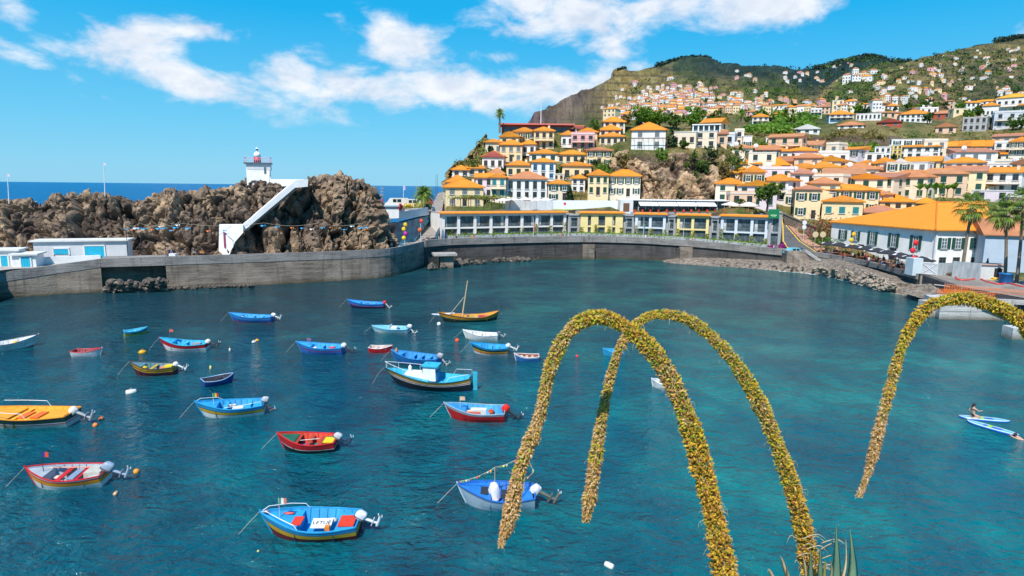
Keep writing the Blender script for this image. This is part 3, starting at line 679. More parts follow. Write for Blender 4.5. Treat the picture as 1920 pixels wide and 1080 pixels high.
shore = [W(1225, 489, -.2), W(1250, 492.5), W(1290, 496), W(1400, 503), W(1460, 508), W(1530, 514), W(1570, 523), W(1610, 533), W(1650, 545), W(1700, 555), W(1740, 561), W(1790, 572)]
shore0 = [Vector((p.x, p.y - 2.5, -.5)) for p in shore]
inner = [W(1225, 487.5, -.3), W(1250, 487, .3), W(1290, 485, 1.0), W(1400, 487, 1.2), W(1475, 496, 1.3), W(1530, 489, 2.3), W(1585, 497, 2.4), W(1640, 514, 2.0), W(1690, 530, 1.6), W(1722, 535, 1.4), W(1770, 540, 2.2), W(1830, 552, 2.4)]
back_ = [Vector((p.x * 1.03 + .5, p.y * 1.03 + 2.5, p.z + .3)) for p in inner]
tag(sheet('pebble_beach', [shore0, shore, inner, back_], 220, PEB, .16, 1.1, 3), kind='structure')
m, nt, b = newmat('surf'); b.inputs['Base Color'].default_value = (.8, .85, .86, 1); b.inputs['Roughness'].default_value = .6
nz_ = _noise(nt, _coord(nt, (1, 1, 1)), 1.8, 5, .7)
tr = nt.nodes.new('ShaderNodeBsdfTransparent'); mx = nt.nodes.new('ShaderNodeMixShader')
nt.links.new(_ramp(nt, nz_, [(.42, (0, 0, 0)), (.52, (1, 1, 1))]), mx.inputs[0]); nt.links.new(tr.outputs[0], mx.inputs[1]); nt.links.new(b.outputs[0], mx.inputs[2])
nt.links.new(mx.outputs[0], nt.nodes['Material Output'].inputs[0]); SURF = m
mb = MB().use(m)
sf = smooth(shore[4:9], 3); A = offset(sf, -.1); B_ = offset(sf, .5)
n = len(sf); vs = [(p.x - .2, p.y - .55 - .3 * math.sin(i * .7), .012) for i, p in enumerate(sf)] + [(p.x, p.y + .25, .02) for p in sf]
mb.add(vs, [(i, i + 1, n + i + 1, n + i) for i in range(n - 1)]); tag(mb.build('surf_foam'), kind='stuff')
def boulder_mesh(seed, mat, res=2):
    rnd = random.Random(seed); import bmesh
    bm = bmesh.new(); bmesh.ops.create_icosphere(bm, subdivisions=res, radius=1)
    p = np.array([v.co[:] for v in bm.verts]); d = 1 + blocks(p * 1.1 + seed * 3.7, seed, .9, .2) * .38
    sc = np.array((1, rnd.uniform(.7, 1), rnd.uniform(.55, .8)))
    for v, q in zip(bm.verts, p * d[:, None] * sc): v.co = q
    me = bpy.data.meshes.new('boulder'); bm.to_mesh(me); bm.free(); me.materials.append(mat); return me
DKROCK = rockmat('wet_boulder', (.05, .043, .04), (.12, .10, .085), (.24, .20, .16), .9, .1)
PALEROCK = rockmat('pale_boulder', (.16, .13, .10), (.34, .28, .21), (.52, .45, .36), 1.2, .1)
BM_D = [boulder_mesh(k, DKROCK) for k in range(4)]; BM_P = [boulder_mesh(k + 9, PALEROCK) for k in range(4)]
rnd = random.Random(3)
def boulders(pts_, n, rr, meshes, label, group, sink=.25):
    for k in range(n):
        i = rnd.random() * (len(pts_) - 1.001); a, b_ = pts_[int(i)], pts_[int(i) + 1]; t = i - int(i)
        p = a[0].lerp(b_[0], t).lerp(a[1].lerp(b_[1], t), rnd.random()); r = rnd.uniform(*rr) * rnd.uniform(.7, 1.1)
        o = link('boulder', meshes[k % len(meshes)], None, (p.x, p.y, p.z + r * (.6 - sink))); o.scale = (r,) * 3
        o.rotation_euler = (rnd.uniform(-.4, .4), rnd.uniform(-.4, .4), rnd.uniform(0, 6.3)); tag(o, label, 'boulder', group)
pr = lambda a, b_: (a, b_)
boulders([pr(W(196, 549), W(204, 530, 1.6)), pr(W(312, 546), W(316, 528, 1.6))], 60, (.35, .8), BM_D, 'one of the dark boulders heaped in the wall recess beside the quay', 'dark boulders in the wall recess')
boulders([pr(W(312, 545), W(314, 541, .3)), pr(W(420, 540), W(420, 537, .3)), pr(W(480, 537.5), W(480, 535.5, .3))], 40, (.2, .5), BM_D, 'one of the small dark boulders along the foot of the grey quay wall', 'small boulders at the foot of the quay')
boulders([pr(W(795, 509), W(805, 498, .8)), pr(W(825, 504), W(830, 494, .8)), pr(W(862, 499), W(866, 491, .6)), pr(W(930, 493), W(930, 488, .4)), pr(W(1010, 489), W(1010, 486, .3))], 70, (.3, .85), BM_D, 'one of the brown boulders below the concrete ledge of the far wall', 'brown boulders below the ledge')
boulders([pr(W(1520, 510, .2), W(1530, 502, 1.5)), pr(W(1570, 520, .3), W(1580, 508, 1.8)), pr(W(1610, 534, .2), W(1632, 516, 1.8)), pr(W(1650, 546, .2), W(1668, 529, 1.6)), pr(W(1676, 545, .3), W(1682, 538, 1.2))], 150, (.22, .55), BM_P, 'one of the pale boulders on the beach spit below the cafe terrace', 'pale boulders of the beach spit', .1)
boulders([pr(W(1335, 497, .3), W(1340, 488, 1.1)), pr(W(1440, 502, .4), W(1440, 492, 1.2)), pr(W(1500, 509, .4), W(1512, 503, 1.0))], 26, (.15, .4), BM_D, 'one of the scattered dark stones on the brown pebble beach', 'stones on the brown pebble beach')
# concrete ledge by the wall, ramp block on the beach
p = W(838, 503); t = thing('concrete_ledge', 'pale concrete ledge on a square pier jutting from the far harbour wall', 'ledge', (p.x - .6, p.y, 0))
LC_ = concmat('pale_concrete', (.44, .42, .39), (.30, .28, .26), .5, .5)
MB().use(LC_).box((0, 1.0, 2.7), (4.6, 3.4, .45), .25).build('slab', t); MB().use(STONE).box((.3, 1.3, .9), (2.6, 2.2, 3.1), .25).build('pier', t)
p = W(1475, 499, .6); p2 = W(1512, 506, .6)
t = thing('stone_ramp', 'grey stone ramp block running down from the road to the beach', 'ramp', (0, 0, 0))
a = W(1474, 470, 3.85); bq = W(1507, 470, 3.85); e1 = W(1535, 498, 1.3); e2 = W(1543, 496, 1.6)
mb = MB().use(STONE)
f_ = lambda v, z: (v.x, v.y, z)
lowA = W(1474, 502, .5); lowB = W(1541, 503, .9)
mb.add([f_(lowA, -1), f_(lowB, -1), f_(lowB, 1.6), (bq.x - .6, lowA.y * .6 + lowB.y * .4 + 1.0, 3.85), f_(lowA, 3.85),
        f_(lowA + Vector((1, 7, 0)), -1), f_(lowB + Vector((1, 3, 0)), -1), f_(lowB + Vector((1, 3, 0)), 1.6), (bq.x + .3, bq.y + 2, 3.85), f_(lowA + Vector((1, 9, 0)), 3.85)],
       [(0, 1, 2, 3, 4), (9, 8, 7, 6, 5), (0, 5, 6, 1), (1, 6, 7, 2), (2, 7, 8, 3), (3, 8, 9, 4), (4, 9, 5, 0)])
mb.build('ramp_body', t)
mb = MB().use(LC_); s0 = Vector((bq.x - .7, lowA.y * .6 + lowB.y * .4 + .75, 3.7)); s1 = Vector((lowB.x + .2, lowB.y - .2, 1.55)); dv = Vector((.7, 1.4, 0))
mb.add([s0, s1, s1 + dv, s0 + dv] + [q_ + Vector((0, 0, .5)) for q_ in (s0, s1, s1 + dv, s0 + dv)], [(0, 1, 2, 3), (7, 6, 5, 4), (0, 4, 5, 1), (1, 5, 6, 2), (2, 6, 7, 3), (3, 7, 4, 0)]); mb.build('kerb', t)
# ---------------------------------------------------------------- white huts below the headland
WHITE = stucco((.80, .80, .80)); TURQ = paint((.02, .42, .60), .5); GREYW = stucco((.62, .62, .64)); OLDW = stucco((.70, .70, .68))
def hut(px0, px1, pyt, pyb, Y, label, openings, body=WHITE, depth=3.2, roof=True):
    a, c = P(px0, pyb, Y), P(px1, pyb, Y); w = (c - a).length; h = (pyb - pyt) * Y / FPX; z0 = max(3.9, c.z - .0)
    mid = (a + c) / 2; an = math.atan2(-mid.x, mid.y)
    t = thing('harbour_hut', label, 'hut', (mid.x, mid.y, P(0, pyb, Y).z if False else mid.z), math.atan2(c.y - a.y, c.x - a.x) + math.atan2(-mid.x, mid.y) * .5, 'flat roofed huts on the quay')
    MB().use(body).box((0, depth / 2, h / 2 - .5), (w, depth, h + 1)).build('wall', t)
    if roof: MB().use(OLDW).box((0, depth / 2, h + .08), (w + .7, depth + .7, .22)).build('roof', t)
    for (kind, x, z, ww, hh) in openings:
        mb = MB().use(TURQ).box((0, -.03, hh / 2), (ww, .1, hh)); mb.use(WHITE)
        for sx_ in (-1, 1): mb.box((sx_ * (ww / 2 + .08), -.05, hh / 2), (.16, .16, hh + .3))
        mb.box((0, -.05, hh + .08), (ww + .32, .16, .16))
        mb.use(paint((.015, .33, .5), .5))
        for q_ in range(1, max(2, int(ww / .35))): mb.box((-ww / 2 + q_ * ww / max(2, int(ww / .35)), -.085, hh / 2), (.025, .012, hh * .97))
        mb.build(kind, t, (x, 0, z))
    return t
hut(78, 229, 452, 485, 97, 'long grey-white flat roofed hut with one big turquoise door', [('door', .4 + 1.4, -.4, 2.6, 2.3), ('window', -2.6, .75, 1.9, .8)], GREYW)
hut(-22, 30, 470, 503, 91, 'white hut with a narrow turquoise door beside the smallest hut', [('door', .4, -.1, .8, 1.9)])
hut(28, 65, 478, 501, 90.5, 'smallest white hut with a turquoise door and low roof', [('door', .2, -.1, 1.1, 1.6)])
o = MB().use(WHITE).box((0, .3, .3), (9.6, .4, 1.3)).build('plinth_wall', None, P(118, 493, 95), .5); tag(o, 'low white plinth wall in front of the long grey-white hut', 'wall')
# ---------------------------------------------------------------- lighthouse and white stair
YL = 113.0
def at(px, py, Y): return P(px, py, Y)
base = at(485, 346, YL); SC = YL / FPX
t = thing('lighthouse', 'small white lighthouse with a red and white lantern on the rocky headland', 'lighthouse', base, .30)
w = 40 * SC * 1.0; h = 38 * SC
LW = stucco((.90, .89, .88)); LG = stucco((.62, .63, .65)); RED = paint((.62, .02, .02), .4); SLATE = paint((.10, .13, .17), .5)
MB().use(LW).box((0, 1.5, h / 2 - 1.0), (w, 3.2, h + 2.0)).build('tower', t)
mb = MB().use(LG).box((.15, 1.5, h - .55), (w + .06, 3.26, 1.0)); mb.build('deck_shade_band', t)  # grey band paints the shade under the gallery deck onto the tower
MB().use(SLATE).box((0, 1.5, h + .09), (w + .75, 3.9, .18)).build('gallery_deck', t)
mb = MB().use(paint((.55, .50, .62), .4)); x0 = w / 2 + .2
for k in range(15):
    xx = -x0 + 2 * x0 * k / 14; mb.box((xx, -.2, h + .63), (.05, .05, .95)); mb.box((xx, 3.2, h + .63), (.05, .05, .95))
for k in range(7):
    for sx_ in (-1, 1): mb.box((sx_ * x0, -.2 + 3.4 * k / 6, h + .63), (.05, .05, .95))
for yy in (-.2, 3.2): mb.box((0, yy, h + 1.1), (2 * x0, .06, .06)); mb.box((0, yy, h + .65), (2 * x0, .04, .04))
for sx_ in (-1, 1): mb.box((sx_ * x0, 1.5, h + 1.1), (.06, 3.4, .06))
mb.build('railing', t)
mb = MB(); mb.smooth = True; mb.use(RED).lathe([(.60, 0), (.58, .95)], 16, (-.1, 1.2, h + .18)); mb.use(LW).lathe([(.58, .95), (.55, 1.5), (.40, 1.75), (.18, 1.85), (.15, 2.0), (.24, 2.06)], 16, (-.1, 1.2, h + .18))
ln = mb.build('lantern', t)
mb = MB().use(paint((.08, .12, .12), .2)).lathe([(.17, 2.06), (.19, 2.4)], 10, (-.1, 1.2, h + .18)); mb.use(LW).lathe([(.24, 2.4), (.15, 2.55), (.02, 2.64)], 10, (-.1, 1.2, h + .18)); mb.build('lamp', ln)
MB().use(SLATE).box((w * .31, -.13, h - 1.15), (.34, .08, 1.15)).build('door', t)
# white walls joining it to the top of the stair
t = thing('white_staircase', 'white walled stair climbing the rocks to the lighthouse', 'staircase', (0, 0, 0))
mb = MB().use(LW)
def wallq(mb, pts4, Y, th):
    """upright wall panel given by picture outline at real distance Y(px), with thickness th"""
    f = [P(px, py, Y(px) if callable(Y) else Y) for px, py in pts4]; bk = [p + Vector((-.41 * th, th, 0)) for p in f]; n = len(f)
    mb.add(f + bk, [tuple(range(n)), tuple(reversed(range(n, 2 * n)))] + [(i, n + i, n + (i + 1) % n, (i + 1) % n) for i in range(n)])
wallq(mb, [(505, 350), (505, 327), (508, 336), (570, 336), (570, 348)], YL + .2, .5)
wallq(mb, [(492, 350), (492, 327), (505, 327), (505, 350)], YL + .1, 3)
mb.build('upper_wall', t)
MB().use(LG); mb = MB().use(LG); wallq(mb, [(500, 372), (500, 349.7), (545, 349), (534, 366)], YL + .9, .6); mb.build('support_wall', t)
YS_ = lambda px: float(np.interp(px, [410, 456, 577], [103.2, 104.4, 108.4]))
mb = MB().use(LW); wallq(mb, [(456, 433.5), (456, 421.5), (554, 338), (578, 336), (577, 350), (553, 352)], YS_, 4.0); mb.build('parapet', t)
mb = MB().use(LW); wallq(mb, [(418, 478), (410, 470), (411, 422), (456, 421.6), (456, 436), (441, 453), (430, 478)], 103.0, 2.2); mb.build('landing_wall', t)
mb = MB().use(PAVE); N_ = 40
for k in range(N_):
    px = 458 + (560 - 458) * (k + .5) / N_; py = 431 + (346 - 431) * (k + .5) / N_; p = P(px, py, YS_(px) + 1.3); mb.box(p, (.45, 1.8, .5))
mb.build('steps', t)
mb = MB().use(paint((.35, .05, .12), .5)).box(P(421, 450, 102.9), (.28, .08, 2.5)); mb.build('door', t)
mb = MB().use(paint((.3, .3, .32), .4)); mb.tube([P(425, 440, 102.8), P(436, 449, 102.8), P(438, 462, 102.8), P(431, 472, 102.8)], .035, 5); mb.build('handrail', t)
# flag poles on the headland
for px, pb, pt, Yq, lab in ((17, 376, 326, 100, 'thin white flagpole on the low end of the dark rocks'), (197, 362, 306, 106, 'thin white flagpole on the middle of the dark rocks')):
    p = P(px, pb + 6, Yq); hh = (pb + 6 - pt) * Yq / FPX
    t = thing('flagpole', lab, 'flagpole', p); MB().use(paint((.75, .75, .75), .4)).tube([(0, 0, 0), (.25, 0, hh)], [.07, .045], 6).build('pole', t)
    MB().use(paint((.65, .55, .7), .6)).box((.42, 0, hh - .3), (.35, .03, .4)).build('flag', t)
# ---------------------------------------------------------------- houses
O = (.82, .285, .016); T = (.58, .235, .10); RD = (.46, .085, .05)
CR = (.88, .69, .41); PL = (.86, .73, .56); WH = (.85, .82, .79); PK = (.78, .42, .44); YE = (.84, .61, .20); SA = (.80, .55, .38); GY = (.45, .46, .47); BW = (.66, .72, .80); LP = (.78, .68, .74)
DKGREEN = (.015, .075, .055); TEAL = (.03, .25, .28); GREYB = (.20, .23, .24); BLUE = (.10, .33, .55); BROWN = (.16, .08, .045)
OFFW = paint((.75, .74, .72), .6)
WINS = {}
def winmesh(style, w, h):
    key = (style, round(w, 1), round(h, 1))
    if key in WINS: return WINS[key]
    mb = MB(); g = glassmat(); fr = OFFW; sh = None
    if style == 'green': sh = paint(DKGREEN, .5)
    elif style == 'shut': sh = paint(DKGREEN, .5)
    elif style == 'teal': sh = paint(TEAL, .5)
    elif style == 'blue': fr = paint(BLUE, .5)
    elif style == 'grey': sh = paint(GREYB, .5)
    elif style == 'brown': fr = paint(BROWN, .5)
    elif style == 'dark': fr = paint((.10, .11, .11), .5)
    f = .09 if style != 'blue' else .17
    if style in ('shut', 'grey', 'teal'):
        mb.use(sh).box((0, -.03, h / 2), (w, .1, h)); mb.use(paint(tuple(x * .5 for x in (DKGREEN if style == 'shut' else GREYB if style == 'grey' else TEAL)), .6)).box((0, -.085, h / 2), (.05, .015, h))
        n = int(h / .22)
        for k in range(n): mb.box((0, -.085, (k + .5) * h / n), (w * .86, .012, .05))
    else:
        mb.use(g).box((0, -.02, h / 2), (w - .04, .06, h - .04)); mb.use(fr)
        for s in (-1, 1): mb.box((s * (w / 2 - f / 2), -.05, h / 2), (f, .1, h))
        mb.box((0, -.048, h - f / 2), (w, .1, f)); mb.box((0, -.048, f / 2), (w, .1, f)); mb.box((0, -.045, h / 2), (.06, .09, h)); mb.box((0, -.044, h * .62), (w, .08, .05))
        if sh:
            mb.use(sh)
            for s in (-1, 1): mb.box((s * (w * .78), -.06, h / 2), (w * .5, .07, h + .05))
    mb.use(OFFW).box((0, -.09, -.06), (w + .24, .22, .1))
    me = mb.mesh('window'); WINS[key] = me; return me
def roofmesh(kind, w, d, rise, mat, o=.45, th=.16):
    mb = MB().use(mat); x, y0, y1 = w / 2 + o, -o, d + o; W_, D_ = 2 * x, y1 - y0; ym = (y0 + y1) / 2
    if kind == 'flat':
        mb.box((0, d / 2, .12), (w + .2, d + .2, .25)); return mb
    bot = [(-x, y0, 0), (x, y0, 0), (x, y1, 0), (-x, y1, 0)]; top = [(a, b_, th) for a, b_, c in bot]
    if kind == 'hip':
        if W_ >= D_: r0, r1 = (-x + D_ / 2, ym, rise + th), (x - D_ / 2 + .01, ym, rise + th)
        else: r0, r1 = (0, y0 + W_ / 2, rise + th), (0, y1 - W_ / 2 + .01, rise + th)
        fs = [(4, 5, 9, 8), (6, 7, 8, 9), (7, 4, 8), (5, 6, 9)] if W_ >= D_ else [(4, 5, 8), (5, 6, 9, 8), (6, 7, 9), (7, 4, 8, 9)]
    elif kind == 'gx': r0, r1 = (-x, ym, rise + th), (x, ym, rise + th); fs = [(4, 5, 9, 8), (6, 7, 8, 9), (7, 4, 8), (5, 6, 9)]
    elif kind == 'shed': r0, r1 = (-x, y1, rise + th), (x, y1, rise + th); fs = [(4, 5, 9, 8), (5, 6, 9), (7, 4, 8), (6, 7, 8, 9)]
    else: r0, r1 = (0, y0, rise + th), (0, y1, rise + th); fs = [(4, 5, 8), (5, 6, 9, 8), (6, 7, 9), (7, 4, 8, 9)]
    mb.add(bot + top + [r0, r1], [(3, 2, 1, 0), (0, 1, 5, 4), (1, 2, 6, 5), (2, 3, 7, 6), (3, 0, 4, 7)] + fs)
    # ridge and hip caps
    mb.use(tilemat(tuple(min(1, c * 1.05) for c in O) if mat.name.startswith('clay') else T, .2))
    cap = [(r0, r1)] + ([(r0, top[0]), (r0, top[3]), (r1, top[1]), (r1, top[2])] if kind == 'hip' and W_ >= D_ else [(r0, top[0]), (r0, top[1]), (r1, top[2]), (r1, top[3])] if kind == 'hip' else [])
    for a, b_ in cap:
        a, b_ = Vector(a), Vector(b_)
        if (a - b_).length > .3: mb.tube([a, b_], .10, 5)
    return mb
HOUSES = []
def house_at(pos, w, h, rise, wallc, kind, roofc, label, style='green', rows=None, cols=None, yaw=0.0, depth=None, group=None, opts='', name='house', worn=.2, under=3.5):
    d = depth or min(11, max(5.5, w * .8)); base_ang = -math.atan2(pos.x, pos.y)
    t = thing(name, label, 'house', pos, base_ang + yaw, group)
    wm = stucco(wallc)
    MB().use(wm).box((0, d / 2, (h - under) / 2), (w, d, h + under)).build('wall', t)
    rq_ = (len(HOUSES) * 5) % 4; roofc = tuple(c * f for c, f in zip(roofc, ((1, 1, 1), (.90, .95, 1.3), (1.0, 1.12, 1.2), (.84, .86, 1.0))[rq_])); rm = tilemat(roofc, worn + .05 * rq_) if kind != 'flat' else OLDW
    rf = roofmesh(kind, w, d, rise, rm).build('roof', t, (0, 0, h + .002))
    if kind in ('gy',): # white gable infill
        MB().use(wm).add([(-w / 2, .003, h), (w / 2, .003, h), (0, .003, h + rise * .93)], [(0, 1, 2)]).build('gable', t)
    if kind == 'flat' and 'n' not in opts:
        mb = MB().use(wm)
        for s in (-1, 1): mb.box((s * (w / 2 - .08), d / 2, h + .5), (.18, d, .5))
        mb.box((0, .1, h + .5), (w - .36, .18, .5)); mb.build('parapet', t)
    if 'c' in opts or (kind != 'flat' and (len(HOUSES) * 7) % 3 == 0 and w > 6 and 'n' not in opts):
        mb = MB().use(stucco(PL)).box((0, 0, .3), (.6, .6, 1.8)); mb.use(tilemat(T)).box((0, 0, 1.24), (.8, .8, .12)); mb.build('chimney', rf, (w * .28, d * .55, rise * .6))
    if rows is None: rows = max(1, round(h / 3.1))
    if cols is None: cols = max(1, round(w / 3.0))
    fh = h / rows; ww = min(1.15, w / cols * .42) if style in ('green', ) else min(1.25, w / cols * .5)
    wh = min(1.55, fh * .55); me = winmesh(style, ww, wh)
    tall = winmesh('brown' if style in ('grey', 'brown') else style, ww, min(2.1, fh * .74))
    for r_ in range(rows):
        for c in range(cols):
            x = -w / 2 + (c + .5) * w / cols
            if 'd' in opts and r_ == rows - 1: link('window', tall, t, (x, -.003, r_ * fh + fh * .1))
            elif r_ == 0 and c == cols // 2 and rows > 1 and 'n' not in opts: link('door', winmesh('brown', .95, 2.05), t, (x, -.003, .15))
            else: link('window', me, t, (x, -.003, r_ * fh + fh * .30))
        if d > 5:
            for s in (-1, 1): link('window', me, t, (s * (w / 2 + .003), d * .5, r_ * fh + fh * .30), s * math.pi / 2)
    if 'b' in opts:
        mb = MB().use(stucco(PL)).box((0, -.65, (rows - 1) * fh - .08), (w * .92, 1.3, .16)); mb.build('balcony', t)
        mb = MB().use(paint((.09, .09, .10), .5)); n = int(w * .92 / .28)
        for k in range(n + 1): mb.box((-w * .46 + k * w * .92 / n, -1.27, (rows - 1) * fh + .45), (.04, .04, .9))
        mb.box((0, -1.27, (rows - 1) * fh + .93), (w * .92, .06, .06))
        for s in (-1, 1): mb.box((s * w * .46, -.65, (rows - 1) * fh + .93), (.06, 1.25, .06))
        mb.build('railing', t)
    if 's' in opts:
        mb = MB().use(OFFW).lathe([(.05, .1), (.5, .16), (.75, .32)], 12, (0, 0, 0), 'Y'); mb.use(paint((.3, .3, .3))).tube([(0, .1, 0), (0, .2, -.9)], .05, 5); mb.build('satellite_dish', rf, (-w * .3, .3, 1.3))
    HOUSES.append(t); return t
REG = {'A': (800, 180), 'B': (1140, 180), 'C': (1520, 180)}; ZS = .277778
def house(reg, x0, x1, ya, ye, yb, wallc, roof, label, style='green', rows=None, cols=None, opts='', yaw=None, dY=0.0, depth=None):
    kind, roofc = roof if isinstance(roof, tuple) and isinstance(roof[0], str) else ('hip', roof)
    ox, oy = REG[reg]; px0, px1 = ox + x0 * ZS, ox + x1 * ZS; a, e, b_ = (oy + v * ZS for v in (ya, ye, yb))
    pm = (px0 + px1) / 2; p = hit(pm, b_); Y = p.y + dY; p = P(pm, b_, Y)
    sc = Y / FPX * math.sqrt(1 + (p.x / Y) ** 2 * .5)
    w = (px1 - px0) * Y / FPX; h = (b_ - e) * Y / FPX
    d = depth or min(11, max(5.5, w * .8)); ez = P(pm, e, Y).z
    rise = P(pm, a, Y + d * .5).z - ez; rise = max(.9, min(rise, w * .42, 3.4))
    if yaw is None: yaw = ((len(HOUSES) * 37) % 11 - 5) * .03
    t_ = house_at(p, w * .96, h, rise, wallc, kind, roofc, label, style, rows, cols, yaw, d, None, opts)
    t_['px'] = pm; t_['py'] = b_; return t_
H = house
# --- the headland quarter above the hotel
H('A', 125, 388, 570, 622, 748, CR, O, 'cream house with dark shutters at the foot of the village beside the ramp', 'grey', 2, 3, 'c', .12)
H('A', 132, 282, 538, 585, 640, PL, O, 'low house whose orange roof shows just above the cream house beside the ramp', 'dark', 1, 2, 'n')
H('A', 328, 452, 530, 556, 690, LP, ('gx', O), 'pale pink house wall between the cream ramp house and the teal windowed bay', 'dark', 2, 2, 'n', 0)
H('A', 428, 536, 528, 556, 695, PL, ('hip', O), 'pale pink house with stacked teal shutters and two balconies', 'teal', 2, 2, 'bn', -.05, -2.0, 6)
H('A', 535, 815, 518, 566, 706, WH, T, 'big white villa with faded terracotta hip roof behind the terrace umbrellas', 'dark', 2, 5, 'd')
H('A', 815, 968, 572, 598, 712, PL, O, 'small cream house with wide orange roof beside the dark conifer', 'green', 2, 2, '')
H('A', 975, 1068, 536, 560, 652, WH, O, 'narrow white house squeezed between the wide balcony house and the twin cream houses', 'dark', 2, 2, 'n')
H('A', 1085, 1226, 503, 541, 672, CR, O, 'cream house, lower of the twin houses, with a leafy pergola at its door', 'shut', 2, 3, '', .0, -4.5, 6)
H('A', 1222, 1440, 505, 546, 682, PL, O, 'larger twin cream house with two rows of small windows next to the cliff', 'green', 2, 4, '', .0, -5.5, 6)
H('A', 535, 705, 445, 472, 556, CR, O, 'cream house with three dark windows next to the blue doored white house', 'dark', 1, 3, '')
H('A', 702, 870, 428, 452, 572, WH, O, 'white house with three tall blue framed doors', 'blue', 2, 3, 'd', 0)
H('A', 372, 520, 378, 416, 498, WH, RD, 'white house with dark red roof and red balcony on the sea side of the hill', 'brown', 1, 3, 'b')
H('A', 172, 288, 472, 502, 548, WH, O, 'low white house at the sea edge of the hill beside the orange awning', 'dark', 1, 2, '')
H('A', 278, 392, 472, 492, 545, PL, ('shed', O), 'little open house with an orange lean-to roof at the sea edge', 'dark', 1, 2, 'n')
H('A', 410, 526, 490, 530, 566, PL, T, 'low house with faded pink clay roof above the pale pink house', 'dark', 1, 2, 'n')
H('A', 912, 1112, 452, 476, 560, CR, O, 'cream house with wide orange roof over three dark balcony doors', 'brown', 1, 3, 'db')
H('A', 856, 926, 505, 530, 575, PL, ('flat', T), 'tiny brown windowed annex beside the balcony of the cream house', 'brown', 1, 2, 'n')
H('A', 690, 885, 368, 393, 452, WH, O, 'white house with small green windows above the blue doored house', 'shut', 1, 3, '')
H('A', 880, 1078, 372, 399, 462, CR, O, 'cream house with four dark windows in the middle row of the hill', 'dark', 1, 4, '')
H('A', 1078, 1250, 358, 374, 472, CR, ('hip', T), 'cream house with pinkish roof beside the bright green grass bank', 'green', 2, 3, '')
H('A', 492, 645, 305, 336, 448, CR, O, 'tall cream house with big dark shutters on the sea side of the hill', 'grey', 2, 3, '')
H('A', 396, 515, 298, 318, 402, PL, O, 'outermost cream house on the sea side of the hill under the bluff', 'grey', 1, 2, '')
H('A', 640, 735, 303, 330, 402, WH, O, 'white house with dark arched windows above the parasol yard', 'dark', 1, 2, 'b')
H('A', 585, 728, 220, 246, 303, CR, O, 'cream house directly under the long red roofed hall, nearest the sea', 'green', 1, 3, '')
H('A', 722, 860, 218, 243, 362, CR, O, 'cream house with a covered porch under the long red roofed hall', 'brown', 2, 3, 'b')
H('A', 906, 990, 242, 268, 348, WH, O, 'narrow white house beside the pink house', 'dark', 1, 2, 'b')
H('A', 972, 1132, 245, 264, 362, PK, ('flat', T), 'bright pink house with a dark terrace and white parasol', 'brown', 2, 3, 'b')
H('A', 1025, 1152, 220, 248, 292, CR, O, 'cream house with orange hip roof rising behind the pink house', 'dark', 1, 2, 'c')
H('A', 1165, 1308, 202, 233, 275, PL, O, 'cream house with an arched window on the top row of the hill', 'brown', 1, 3, '')
H('A', 1165, 1336, 255, 279, 338, PL, O, 'cream house with wide low roof below the arched window house', 'brown', 1, 4, '')
H('A', 1192, 1338, 148, 180, 252, PL, O, 'tall cream house at the crest of the hill near the tree clump', 'dark', 2, 3, 'c')
H('A', 1000, 1052, 205, 222, 250, WH, ('gx', RD), 'dark red roofed shed at the end of the long hall', 'dark', 1, 1, 'n')
# --- on the cliff
H('B', 155, 384, 186, 238, 364, WH, O, 'white villa with pyramid orange roof standing on the cliff edge', 'grey', 2, 2, 'n', 0, 0, 9)
H('B', 430, 590, 235, 250, 345, PL, ('flat', T), 'long low cream house with flat roof on the cliff beside the white villa', 'brown', 1, 3, 'n')
H('B', 582, 730, 232, 246, 352, PL, ('flat', T), 'flat roofed cream house with roof terrace in the middle of the cliff top', 'dark', 2, 2, 'n')
H('B', 732, 800, 238, 262, 340, SA, ('gx', T), 'small house with faded clay roof between the flat roofed house and the pale blue one', 'dark', 1, 1, 'n')
H('B', 786, 852, 250, 264, 332, BW, ('flat', T), 'pale blue flat roofed little house on the cliff top', 'dark', 1, 1, '')
H('B', 850, 912, 222, 240, 345, PL, ('flat', T), 'tall narrow cream house at the village end of the cliff top', 'dark', 2, 1, '')
H('B', 908, 966, 262, 278, 376, WH, ('flat', T), 'narrow white house with dark red plinth at the end of the cliff top', 'green', 1, 1, 'n')
H('B', 1064, 1130, 270, 284, 342, WH, ('flat', T), 'small white cube house under the banana field', 'dark', 1, 2, 'n')
H('B', 1264, 1420, 200, 226, 256, WH, ('gy', WH), 'white low house with broad white gable above the brown field', 'dark', 1, 3, 'n')
# --- village east of the cliff
H('B', 722, 912, 562, 598, 716, PL, O, 'cream house with two small green windows at the foot of the cliff', 'shut', 2, 2, 'n', .05)
H('B', 795, 968, 488, 524, 640, PL, O, 'cream house half hidden behind the cliff foot house, with a white dish', 'dark', 2, 2, 's')
H('B', 902, 1046, 478, 520, 692, CR, O, 'tall cream house with red balcony box behind the round green tree', 'green', 2, 2, '')
H('B', 868, 1026, 424, 460, 508, CR, O, 'cream house highest of the cluster with the white dishes', 'dark', 1, 3, 's')
H('B', 1062, 1232, 356, 378, 448, WH, O, 'white house with long orange roof below the brown field', 'shut', 1, 2, '')
H('B', 1215, 1404, 350, 374, 450, LP, O, 'pale lilac house joined to the white house below the brown field', 'dark', 1, 3, 'n')
H('B', 1228, 1440, 398, 432, 478, LP, O, 'lilac house with low orange hip roof and a chimney', 'dark', 1, 3, 'c')
H('B', 1058, 1212, 420, 470, 510, PL, O, 'house with steep orange roof in the middle of the east village', 'dark', 1, 2, 'n')
H('B', 1050, 1215, 472, 500, 566, CR, O, 'cream house with white dish beside the terracotta walled house', 'green', 1, 2, 's')
